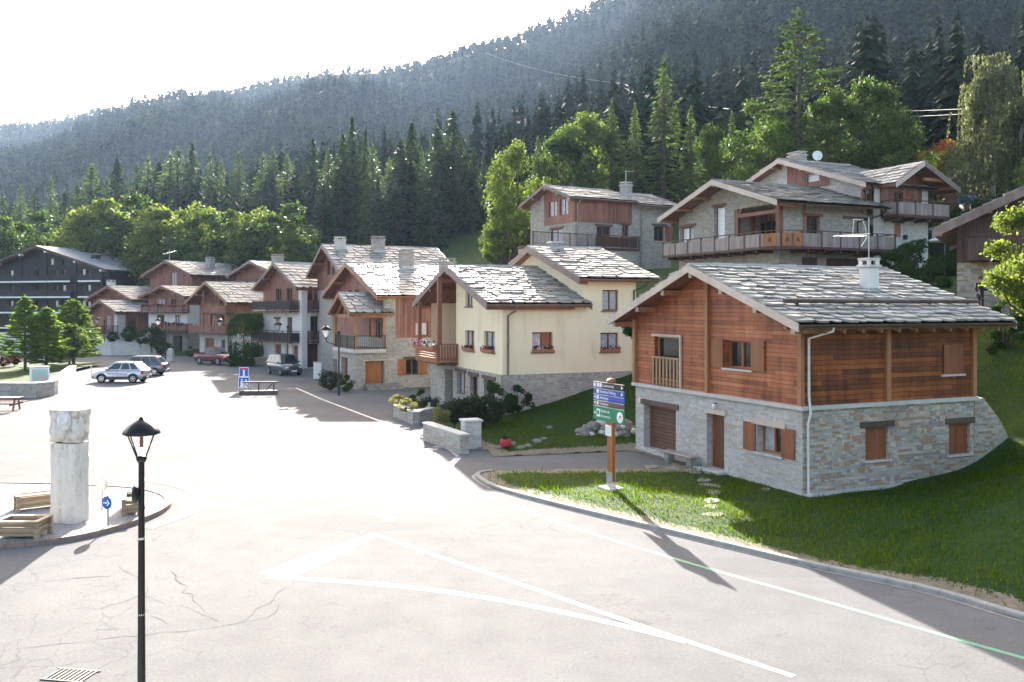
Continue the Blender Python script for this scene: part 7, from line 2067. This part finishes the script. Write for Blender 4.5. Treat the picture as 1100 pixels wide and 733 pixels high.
# parking barrier with the two blue plates behind it
pb = tag(empty('timber_barrier', onz(278, 424), R(6)), 'low weathered timber rail barrier standing on a beam in the plaza shadow', 'barrier')
mb = MB(); mb.bbox((-1.28, -.16, -.02), (1.28, .16, .28), M['lintel'], .02); mb.build('ground_beam', pb)
mb = MB(); mb.bbox((-1.1, -.05, .80), (1.25, .05, .90), M['lintel'], .012); mb.build('top_rail', pb)
for x in (-1.0, 0, 1.0):
    mb = MB(); mb.box((x - .05, -.05, .28), (x + .05, .05, .80), M['lintel'] if x > -.9 else M['concrete']); mb.build('post', pb)
for s in (-1, 1):
    mb = MB(); mb.beam((s * .5, 0, .29), (s * .92, 0, .78), .05, .07, M['lintel']); mb.build('brace', pb)
ps = tag(empty('parking_sign', onz(262, 421), R(3)), 'two blue and white square road signs stacked on a post behind the timber barrier', 'road sign')
mb = MB(); mb.tube([(0, .04, 0), (0, .04, 1.72)], .035, M['zinc'], 8); mb.build('pole', ps)
def plate(z, s, nm):
    mb = MB(); mb.bbox((-s, -.015, z - s), (s, .01, z + s), M['sign_white'], .006); p = mb.build(nm, ps)
    mb = MB(); mb.box((-s * .9, -.019, z - s * .9), (s * .9, -.0155, z + s * .9), M['sign_blue']); mb.build('face', p); return p
p1 = plate(1.40, .33, 'sign_plate')
mb = MB(); y = -.022; mb.box((-.06, y, 1.10), (.06, y + .002, 1.54), M['sign_white']); mb.box((-.2, y, 1.542), (.2, y + .002, 1.66), M['sign_red']); mb.build('symbol', p1)
p2 = plate(.66, .39, 'sign_plate')
mb = MB(); mb.ell((-.14, y, .86), (.06, .004, .06), M['sign_white'], 10, 6); mb.ell((.16, y, .82), (.06, .004, .06), M['sign_white'], 10, 6)
mb.poly([(-.26, y, .30), (-.04, y, .30), (-.07, y, .78), (-.22, y, .78)], M['sign_white']); mb.poly([(.05, y, .30), (.29, y, .30), (.25, y, .74), (.08, y, .74)], M['sign_white']); mb.build('symbol', p2)
bo_ = tag(empty('stone_bollard', onz(183, 388)), 'pale stone bollard with a rounded top standing by the dark arch', 'bollard')
mb = MB(); mb.bbox((-.34, -.34, -.1), (.34, .34, 1.1), M['stone_white'], .05); mb.build('shaft', bo_)
mb = MB(); mb.lathe([(.33, 0), (.33, .12), (.25, .26), (.1, .33), (0, .34)], M['concrete'], (0, 0, 1.1), 14); mb.build('cap', bo_)
# firewood, utility boxes, bins by the white house
fw = tag(empty('firewood_stack', (-17.55, 89.1, 0), R(42)), 'stack of cut firewood under the balcony of the white gable house', 'firewood')
M['log_face'] = plain("cut firewood", (.33, .15, .07), .85, var=.4, sc=3)
mb = MB()
for i in range(16):
    for j in range(10):
        mb.tube([(-1.75 + i * .23 + (j % 2) * .11 + rnd.uniform(-.03, .03), -.95 + rnd.uniform(-.06, .06), .12 + j * .21), (-1.75 + i * .23 + (j % 2) * .11, -.2, .12 + j * .21)], rnd.uniform(.085, .12), M['log_face'], 7, smooth=False)
mb.build('logs', fw)
mb = MB()
for x in (-1.95, 2.05): mb.box((x - .06, -.9, 0), (x + .06, -.3, 2.3), M['brown_v'])
mb.build('stakes', fw)
ub_ = tag(empty('utility_box', onz(341, 407), R(15)), 'white utility cabinet at the corner of the firewood stack', 'cabinet')
mb = MB(); mb.bbox((-.32, -.22, 0), (.32, .22, 1.35), M['white_paint'], .02); mb.build('body', ub_)
mb = MB(); mb.box((-.28, -.232, .08), (.28, -.222, 1.27), M['sign_white']); mb.build('door', ub_)
mb = MB(); mb.bbox((-.36, -.27, 1.352), (.36, .27, 1.41), M['concrete'], .015); mb.build('lid', ub_)
masonry('stone_step_wall', 'broken low stone wall with steps between the thuja and the white gable house', 'wall', [g2(268, 393), g2(284, 392), g2(297, 390)], .9, .75, 'stone')
# thin marker post by the silver car
mp_ = tag(empty('marker_post', onz(98, 405)), 'thin pale marker post left of the silver car', 'post')
mb = MB(); mb.tube([(0, 0, 0), (0, 0, 1.0)], .05, M['white_paint'], 8); mb.build('post', mp_)
mb = MB(); mb.lathe([(.052, -.04), (.058, -.03), (.058, .03), (.052, .04)], M['zinc'], (0, 0, .85), 10); mb.build('band', mp_)
# white low building piece behind the plaza trees
ww_ = tag(empty('white_wall', (-66, 116, 0), R(2)), 'plain white rendered wall showing left of the plaza conifers', 'wall')
mb = MB(); mb.bbox((-9, -.3, -.2), (3.2, .3, 2.6), M['white'], .03); mb.build('panel', ww_)
mb = MB(); mb.bbox((-9.1, -.4, 2.603), (3.3, .4, 2.72), M['concrete'], .02); mb.build('coping', ww_)
# dry stone heap left of the chalet
rk = tag(empty('boulder_wall', (4.1, 39.3, 0)), 'rough boulder retaining wall against the left end of the chalet garage', 'wall')
mb = MB()
for i in range(110):
    s = rnd.uniform(.09, .22); x = rnd.uniform(-1.15, 1.25); z = rnd.uniform(0, 1.05) * (1 - .25 * abs(x - .6)); mb.ell((x, rnd.uniform(-.25, .3) + z * .35 - x * .25, z), (s * 1.2, s, s * .8), rnd.choice([M['rock'], M['limestone_dark'], M['rock']]), 8, 6, .2)
mb.build('boulders', rk)
# garden stones and pot on the bank below the cream house
for (px, py, s) in ((551, 468, .2), (560, 471, .24), (568, 470, .22), (577, 467, .26), (584, 465, .18), (536, 470, .2), (590, 458, .2)):
    p = onz(px, py, .55); s *= .8; o = tag(empty('garden_stone', (p.x, p.y, gz(p.x, p.y))), 'pale rounded garden stone in the row of stones on the bank below the cream house', 'stone', 'garden stones on the bank')
    mb = MB(); mb.ell((0, 0, s * .25), (s * 1.1, s * .8, s * .6), M['rock'], 9, 6, .14); mb.build('boulder', o)
p = onz(543, 471, .5)
fp_ = tag(empty('flower_pot', (p.x, p.y, gz(p.x, p.y))), 'red ball shaped pot among the pale garden stones', 'pot')
mb = MB(); mb.lathe([(.1, 0), (.2, .06), (.25, .2), (.2, .34), (.16, .37), (.14, .34)], M['flower_red'], n=14); mb.build('pot', fp_)
mb = MB()
for i in range(24): mb.ell((rnd.uniform(-.13, .13), rnd.uniform(-.13, .13), .38 + rnd.uniform(0, .12)), (.05, .05, .04), L['shrub'], 5, 4)
mb.build('plant', fp_)
# stepping stones
for (px, py, a) in ((700, 502, .5), (722, 504, .55), (745, 507, .6), (768, 508, .62), (757, 517, .45), (763, 523, .5), (766, 531, .5), (764, 542, .48), (765, 548, .45), (768, 556, .5), (822, 526, .3)):
    p = onz(px, py, .05); a *= .8; o = tag(empty('stepping_stone', (p.x, p.y, gz(p.x, p.y) + .0), rnd.random() * 3), 'flat grey stepping stone in the path across the lawn to the chalet door', 'stepping stone', 'stepping stones to the chalet door')
    mb = MB(); n = 7; r_ = [a * rnd.uniform(.75, 1.1) for _ in range(n)]; pts = [(r_[i] * math.cos(6.283 * i / n), r_[i] * .72 * math.sin(6.283 * i / n)) for i in range(n)]
    mb.poly([(x, y, .05) for x, y in pts], M['rock'])
    for i in range(n): q1, q2 = pts[i], pts[(i + 1) % n]; mb.poly([(q1[0] * 1.04, q1[1] * 1.04, -.05), (q2[0] * 1.04, q2[1] * 1.04, -.05), (q2[0], q2[1], .05), (q1[0], q1[1], .05)], M['rock'])
    mb.build('slab', o)
# pavement in front with the lamp on it, drain grate
pav = smooth([(-12, 4), (-8.0, 12.9), (-6.6, 13.75), (-4.9, 13.85), (-3.4, 13.4), (-1.8, 11.5), (-1.0, 4)], 2)
sheet('pavement', pav, .12, M['concrete'])
kerb('pavement_kerb', dense(pav, .8)[::1], .2, .135, M['concrete'], -1)
dg = onz(76, 726)
mb = MB()
for i in range(9): mb.box((-.34 + i * .08, -.2, .0), (-.34 + i * .08 + .04, .2, .012), M['plastic'])
mb.box((-.38, -.24, -.02), (.38, -.205, .013), M['plastic']); mb.box((-.38, .205, -.02), (.38, .24, .013), M['plastic'])
dgo = tag(empty('drain_grate', (dg.x, dg.y, .004), R(-10)), 'iron drain grate in the road beside the front pavement', 'drain'); mb.build('grate', dgo)

# ------------------------------------------------------------------ aerial on the chalet, parasol, terrace rail, cables
c_, s_ = math.cos(CH.A), math.sin(CH.A)
q = CHW(7.35, 4.4, 7.2)
ta = tag(empty('television_aerial', q), 'pale comb shaped television aerial on a mast above the chalet chimney', 'aerial')
mb = MB(); mb.tube([(0, 0, 0), (0, 0, 2.35)], .022, M['zinc'], 6); mb.build('mast', ta)
mb = MB(); mb.tube([(.05, 0, 1.7), (-1.35, .1, 1.62)], .02, M['zinc_pale'], 5)
for i in range(9): x = -1.3 + i * .14; mb.tube([(x, -.25, 1.62), (x, .3, 1.62)], .010, M['zinc_pale'], 4)
mb.tube([(-.05, 0, 1.7), (-.25, 0, 2.25), (-.6, 0, 2.28)], .014, M['zinc_pale'], 4); mb.tube([(-.05, 0, 1.6), (-.3, 0, 1.2)], .014, M['zinc_pale'], 4); mb.tube([(-.6, 0, 2.28), (-.6, .1, 1.66)], .012, M['zinc_pale'], 4)
mb.build('antenna', ta)
p = at(1015, 253, 62); gp_ = gz(p.x, p.y)
pa = tag(empty('parasol', (p.x, p.y, gp_)), 'white garden parasol glimpsed between the large stone house and the dark chalet', 'parasol')
hp = p.z - gp_
mb = MB(); mb.tube([(0, 0, 0), (0, 0, hp)], .03, M['zinc'], 6); mb.build('pole', pa)
mb = MB(); mb.lathe([(1.3, -.42), (1.28, -.38), (.7, -.16), (0, 0)], M['white_paint'], (0, 0, hp), 8, smooth=False); mb.build('canopy', pa)
tr_ = tag(empty('terrace_railing', (21.9, 43.6, 5.35), 0), 'low grey picket railing along the terrace edge in front of the person', 'railing')
mb = MB()
for i in range(26): mb.box((-.3 + i * .14, -.02, 0), (-.3 + i * .14 + .05, .02, 1.05), M['grey_v'])
mb.build('pickets', tr_)
mb = MB(); mb.box((-.4, -.05, 1.052), (3.4, .05, 1.10), M['grey_v']); mb.box((-.4, .022, .25), (3.4, .05, .32), M['grey_v']); mb.build('rail', tr_)
M['cable'] = plain("bright cable", (.35, .35, .35), .5, .3)
def cable(a, b, sag, r, lab):
    pts = []
    for i in range(25):
        f_ = i / 24; p_ = a.lerp(b, f_); p_.z -= sag * 4 * f_ * (1 - f_); pts.append(p_)
    mb = MB(); mb.tube(pts, r, M['cable'], 5)
    o = mb.build('power_line'); tag(o, lab, 'cable', 'power lines over the forest')
cable(at(522, 57, 400), at(670, 90, 300), 2, .04, 'upper left span of pale power line crossing the forested slope')
cable(at(670, 90, 300), at(1062, 116, 76), 3.5, .017, 'upper wire of the long power line reaching the weeping birch')
cable(at(670, 94, 300), at(1062, 121, 76), 4, .017, 'lower wire of the long power line reaching the weeping birch')

# ------------------------------------------------------------------ cars
def car(name, lab, loc, rz, col, prof, cab, wd=1.74, wb=(.78, 3.3), wr=.32, cladding=True, bed=None, group='cars parked on the plaza', grille=True):
    """prof: (x, bottom, top, half width factor); front at x = 0; cab: (x windscreen foot, x roof front, x roof rear, x rear foot, roof z, belt z)"""
    o = tag(empty(name, loc, rz), lab, 'car', group)
    L_ = prof[-1][0]; mid = L_ / 2; hw = wd / 2
    m = M[col]
    mb = MB(); rings = []
    for (x, b, t_, k) in prof:
        w_ = hw * k
        rings.append([(x - mid, -w_ * .90, b), (x - mid, -w_ * .985, b + (t_ - b) * .25), (x - mid, -w_, b + (t_ - b) * .55), (x - mid, -w_ * .965, b + (t_ - b) * .86), (x - mid, -w_ * .86, t_), (x - mid, 0, t_ + .02),
                      (x - mid, w_ * .86, t_), (x - mid, w_ * .965, b + (t_ - b) * .86), (x - mid, w_, b + (t_ - b) * .55), (x - mid, w_ * .985, b + (t_ - b) * .25), (x - mid, w_ * .90, b)])
    nv = len(rings[0]); vs = [p for r_ in rings for p in r_]; fs = []
    for i in range(len(rings) - 1):
        for k in range(nv): k2 = (k + 1) % nv; fs.append((i * nv + k, (i + 1) * nv + k, (i + 1) * nv + k2, i * nv + k2))
    fs.append(tuple(range(nv))); fs.append(tuple(range((len(rings) - 1) * nv, len(rings) * nv))[::-1])
    mb.mesh(vs, fs, m, True)
    xf, xrf, xrr, xr, zr, zb = cab
    yb, yr = hw * .93, hw * .70
    # cabin shell with pillars, glass a little proud between them
    A_ = [(xf, yb, zb), (xrf, yr, zr), (xrr, yr, zr), (xr, yb * .97, zb)]
    sec = []
    for (x, y, z) in A_: sec.append([(x - mid, -y, z), (x - mid, y, z)])
    mb.mesh([p for s in sec for p in s] , [(0, 1, 3, 2), (2, 3, 5, 4), (4, 5, 7, 6), (0, 2, 4, 6), (1, 7, 5, 3)], m)
    mb.box((xrf - mid + .05, -yr * .95, zr), (xrr - mid - .05, yr * .95, zr + .035), m)
    if bed:
        x0, x1 = bed
        mb.box((x0 - mid, -hw * .93, zb - .05), (x1 - mid, -hw * .84, zb + .10), m); mb.box((x0 - mid, hw * .84, zb - .05), (x1 - mid, hw * .93, zb + .10), m); mb.box((x1 - mid - .08, -hw * .84, zb - .05), (x1 - mid, hw * .84, zb + .10), m)
    body = mb.build('body', o)
    # glass
    def lerp3(p, q, f_): return tuple(p[i] + (q[i] - p[i]) * f_ for i in range(3))
    def pane(quad, nm, off):
        c = [Vector(p) for p in quad]; n = (c[1] - c[0]).cross(c[3] - c[0]).normalized()
        if n.dot(Vector(off)) < 0: n = -n
        mb = MB(); mb.hexa([p + n * .002 for p in c] + [p + n * .009 for p in c], M['car_glass']); mb.build(nm, body)
    lo = lambda f_: lerp3((xf - mid, yb, zb), (xr - mid, yb * .97, zb), f_)
    def side(f0, f1, s):
        def edge(f_, g_):
            b_ = lerp3((xf - mid, yb, zb), (xr - mid, yb * .97, zb), f_); t_ = lerp3((xrf - mid, yr, zr), (xrr - mid, yr, zr), f_); p = lerp3(b_, t_, g_); return (p[0], p[1] * s, p[2])
        pane([edge(f0, .10), edge(f1, .10), edge(f1, .88), edge(f0, .88)], 'side_window', (0, s, .2))
    for s in (-1, 1):
        if bed: side(.08, .52, s); side(.57, .95, s)
        else: side(.07, .40, s); side(.435, .70, s); side(.735, .94, s)
    fq = lambda g_, s: (xf - mid + (xrf - xf) * g_, s * (yb + (yr - yb) * g_) * .92, zb + (zr - zb) * g_)
    pane([fq(.08, -1), fq(.08, 1), fq(.90, 1), fq(.90, -1)], 'windscreen', (-1, 0, 1))
    rq = lambda g_, s: (xr - mid + (xrr - xr) * g_, s * (yb + (yr - yb) * g_) * .90, zb + (zr - zb) * g_)
    pane([rq(.12, -1), rq(.12, 1), rq(.86, 1), rq(.86, -1)], 'rear_window', (1, 0, .5))
    # sills and bumpers
    b0 = prof[0][1]
    mb = MB(); mb.bbox((-.04 - mid, -hw * .84, b0 - .02), (.22 - mid, hw * .84, b0 + .22), M['plastic'], .03); mb.build('bumper', o)
    mb = MB(); mb.bbox((L_ - .2 - mid, -hw * .84, b0 - .02), (L_ + .04 - mid, hw * .84, b0 + .22), M['plastic'], .03); mb.build('bumper', o)
    if cladding:
        for s in (-1, 1):
            mb = MB(); mb.bbox((wb[0] + wr - mid, s * hw * .96, b0 - .02), (wb[1] - wr - mid, s * (hw + .012), b0 + .12), M['plastic'], .012); mb.bbox((wb[0] + wr + .1 - mid, s * hw * .98, b0 + .33), (wb[1] - wr - .1 - mid, s * (hw + .018), b0 + .40), M['plastic'], .01); mb.build('side_trim', body)
    for s in (-1, 1):
        for x in wb:
            mb = MB(); n = 14          # arch
            for i in range(n):
                t0, t1 = math.pi * i / n - .12 * (i == 0), math.pi * (i + 1) / n
                y0, y1 = s * hw * .90, s * (hw + .02)
                pts = [(wr + .10) * Vector((math.cos(t0), 0, math.sin(t0))), (wr + .10) * Vector((math.cos(t1), 0, math.sin(t1)))]; pin_ = [(wr + .02) * Vector((math.cos(t0), 0, math.sin(t0))), (wr + .02) * Vector((math.cos(t1), 0, math.sin(t1)))]
                c = Vector((x - mid, 0, wr)); a_, b_, c2, d2 = [c + v for v in (pts[0], pts[1], pin_[1], pin_[0])]
                mb.poly([(a_.x, y1, a_.z), (b_.x, y1, b_.z), (c2.x, y1, c2.z), (d2.x, y1, d2.z)], M['plastic']); mb.poly([(a_.x, y0, a_.z), (b_.x, y0, b_.z), (b_.x, y1, b_.z), (a_.x, y1, a_.z)], M['plastic'])
            mb.lathe([(0, 0), (wr + .04, 0)], M['tyre'], (x - mid, s * (hw + .004), wr), 18, axis='y', smooth=False)
            mb.build('wheel_arch', body)
            mb = MB(); w_ = .19; mb.lathe([(wr * .62, s * -.0), (wr * .95, s * .0), (wr, s * -.03), (wr, s * -w_ + s * .03), (wr * .94, s * -w_), (wr * .5, s * -w_)], M['tyre'], (x - mid, s * (hw + .022), wr), 22, axis='y')
            wh = mb.build('wheel', o)
            mb = MB(); mb.lathe([(0, s * .006), (wr * .12, s * .006), (wr * .16, s * -.01), (wr * .2, s * -.012)], M['alloy'], (x - mid, s * (hw + .022), wr), 14, axis='y')
            mb.lathe([(wr * .56, s * -.01), (wr * .66, s * .004), (wr * .68, s * -.02)], M['alloy'], (x - mid, s * (hw + .022), wr), 22, axis='y')
            for i in range(5):
                t_ = 6.283 * i / 5 + .3; d = Vector((math.cos(t_), 0, math.sin(t_))); c = Vector((x - mid, s * (hw + .018), wr)); mb.beam(c + d * wr * .1, c + d * wr * .62, .022, wr * .20, M['alloy'], up=(-d.z, 0, d.x))
            mb.build('rim', wh)
    # lights, mirrors, plate, handles
    zt_ = prof[1][2]
    for s in (-1, 1):
        mb = MB(); mb.ell((.12 - mid, s * hw * .66, zt_ - .13), (.14, .22, .10), M['clear_lens'], 12, 8); mb.build('headlight', o)
        mb = MB(); mb.bbox((L_ - .16 - mid, s * hw * .80, zb - .32), (L_ + .012 - mid, s * hw * .955, zb - .02), M['red_lens'], .02); mb.build('tail_light', o)
        mb = MB(); mb.ell((xf + .28 - mid, s * (hw + .08), zb + .09), (.07, .11, .075), m, 10, 7); mb.build('wing_mirror', body)
    mb = MB(); mb.box((-.062 - mid, -.26, b0 + .06), (-.043 - mid, .26, b0 + .17), M['sign_white']); mb.box((L_ + .043 - mid, -.26, b0 + .06), (L_ + .062 - mid, .26, b0 + .17), M['sign_white']); mb.build('number_plate', o)
    mb = MB(); mb.box((-.02 - mid, -hw * .42, zt_ - .24), (.03 - mid, hw * .42, zt_ - .10), M['plastic']); mb.build('grille', o)
    for s in (-1, 1):
        mb = MB()
        for x in (xf + (xr - xf) * .40, xf + (xr - xf) * .70): mb.box((x - mid - .2, s * hw * .985, zb - .14), (x - mid - .05, s * (hw + .012), zb - .115), M['plastic'])
        mb.build('handle', body)
    return o
suv = [(0, .34, .66, .78), (.12, .28, .80, .90), (.5, .25, .92, .98), (1.1, .24, .98, 1.0), (2.0, .24, 1.0, 1.0), (3.2, .24, 1.02, 1.0), (3.85, .27, 1.02, .97), (4.05, .32, .98, .90), (4.12, .38, .88, .84)]
p = onz(131, 410.5)
car('parked_car', 'silver compact off-road car standing side on in the sunny plaza', p, R(-2), 'silver', suv, (.98, 1.75, 3.35, 4.0, 1.60, 1.0), 1.75, (.82, 3.35), .33)
mpv = [(0, .32, .70, .80), (.12, .26, .86, .92), (.5, .24, .98, 1.0), (1.1, .24, 1.04, 1.0), (2.2, .24, 1.06, 1.0), (3.4, .24, 1.06, 1.0), (4.0, .28, 1.05, .97), (4.2, .34, 1.0, .90), (4.26, .40, .9, .86)]
p = onz(152, 403)
car('parked_car', 'dark graphite family car parked behind the silver one', p, R(4), 'graphite', mpv, (.85, 1.55, 3.6, 4.12, 1.66, 1.05), 1.8, (.85, 3.5), .32, cladding=False)
p = onz(305, 402.5)
car('parked_car', 'blue grey estate car facing the viewer beside the white gable house', p, R(128), 'bluegrey', mpv, (.85, 1.5, 3.7, 4.15, 1.78, 1.08), 1.8, (.85, 3.4), .32, cladding=True)
pick = [(0, .42, .86, .82), (.12, .36, .98, .92), (.5, .34, 1.06, .98), (1.3, .34, 1.10, 1.0), (2.4, .34, 1.10, 1.0), (3.4, .34, 1.08, 1.0), (4.7, .36, 1.06, 1.0), (4.95, .42, 1.02, .95)]
p = onz(231, 391.5)
car('pickup_truck', 'maroon pickup truck with open bed parked before the wooden house', p, R(146), 'maroon', pick, (1.35, 1.95, 2.95, 3.25, 1.78, 1.08), 1.8, (.92, 3.9), .38, bed=(3.3, 4.93))

# ------------------------------------------------------------------ the person on the terrace
po = tag(empty('person', (22.85, 43.6, 5.72), R(20)), 'person with reddish hair in dark jacket standing on the terrace by the stone wall', 'person')
def skin_body(name, chains, mat, parent, sub=2):
    """chains: lists of (x, y, z, r); the first is the root chain, others start on an existing joint"""
    vs = []; es = []; rs_ = []; key = {}
    for ch in chains:
        prev = None
        for (x, y, z, r_) in ch:
            k = (round(x, 3), round(y, 3), round(z, 3))
            if k not in key: key[k] = len(vs); vs.append((x, y, z)); rs_.append(r_)
            i = key[k]
            if prev is not None: es.append((prev, i))
            prev = i
    me = bpy.data.meshes.new(name); me.from_pydata(vs, es, [])
    o = bpy.data.objects.new(name, me); COL.objects.link(o); o.parent = parent
    md = o.modifiers.new("skin", 'SKIN')
    for i, r_ in enumerate(rs_):
        s = me.skin_vertices[0].data[i]; s.radius = (r_, r_)
        s.use_root = (i == 0)
    o.modifiers.new("smooth", 'SUBSURF').levels = sub; o.modifiers["smooth"].render_levels = sub
    me.materials.append(mat)
    return o
J = dict(pel=(0, 0, .95, .13), sp=(0, .01, 1.18, .13), ch=(0, .02, 1.38, .14), nk=(0, .01, 1.52, .055), hd=(0, -.02, 1.62, .085), ht=(0, -.02, 1.73, .07))
def arm(s, hand): return [J['ch'], (s * .19, .01, 1.42, .055), (s * .26, .03, 1.14, .042), hand]
def leg(s): return [J['pel'], (s * .10, 0, .88, .085), (s * .11, -.02, .48, .058), (s * .11, .02, .08, .04), (s * .115, -.13, .04, .035)]
body = skin_body('body', [[J['pel'], J['sp'], J['ch'], J['nk'], J['hd'], J['ht']], arm(-1, (-.22, -.12, .98, .033)), arm(1, (.30, -.22, 1.10, .033)), leg(-1), leg(1)], M['skin'], po)
k = lambda t_, d: (t_[0], t_[1], t_[2], t_[3] + d)
jk = skin_body('jacket', [[(0, 0, .84, .165), k(J['sp'], .03), k(J['ch'], .03), (0, .01, 1.47, .075)], [k(J['ch'], .03), (-.19, .01, 1.42, .075), (-.26, .03, 1.14, .06), (-.225, -.10, 1.01, .045)], [k(J['ch'], .03), (.19, .01, 1.42, .075), (.26, .03, 1.14, .06), (.295, -.19, 1.105, .045)]], M['jacket'], po)
tr2 = skin_body('trousers', [[(0, 0, .97, .13), (-.10, 0, .88, .10), (-.11, -.02, .48, .075), (-.11, .015, .12, .06)], [(0, 0, .97, .13), (.10, 0, .88, .10), (.11, -.02, .48, .075), (.11, .015, .12, .06)]], M['trousers'], po)
mb = MB(); mb.ell((0, .015, 1.70), (.105, .115, .105), M['hair'], 14, 10, .04); mb.ell((0, .06, 1.60), (.09, .065, .11), M['hair'], 12, 8, .05); mb.build('hair', po)
mb = MB()
for s in (-1, 1): mb.ell((s * .033, -.098, 1.645), (.012, .008, .009), M['sign_black'], 8, 6); mb.ell((s * .088, -.01, 1.63), (.012, .022, .03), M['skin'], 8, 6)
mb.ell((0, -.108, 1.615), (.014, .02, .024), M['skin'], 8, 6); mb.ell((0, -.098, 1.575), (.024, .008, .007), M['terracotta'], 8, 5); mb.build('face', po)
for s, hp_ in ((-1, (-.22, -.12, .98)), (1, (.30, -.22, 1.10))):
    mb = MB(); h_ = Vector(hp_)
    mb.ell(h_ + Vector((0, -.03, -.04)), (.022, .038, .045), M['skin'], 10, 7)
    for i in range(4):
        b = h_ + Vector((-.018 + i * .012, -.05, -.07)); ln = (.055, .065, .06, .048)[i]
        mb.tube([b, b + Vector((0, -.012, -ln * .6)), b + Vector((0, .008, -ln))], [.009, .008, .006], M['skin'], 6)
    b = h_ + Vector((s * -.022, -.03, -.03)); mb.tube([b, b + Vector((s * -.02, -.02, -.03)), b + Vector((s * -.015, -.025, -.055))], [.010, .009, .007], M['skin'], 6)
    mb.build('hand', po)
for s in (-1, 1):
    mb = MB(); mb.ell((s * .112, -.06, .05), (.05, .13, .05), M['plastic'], 12, 8); mb.build('shoe', po)
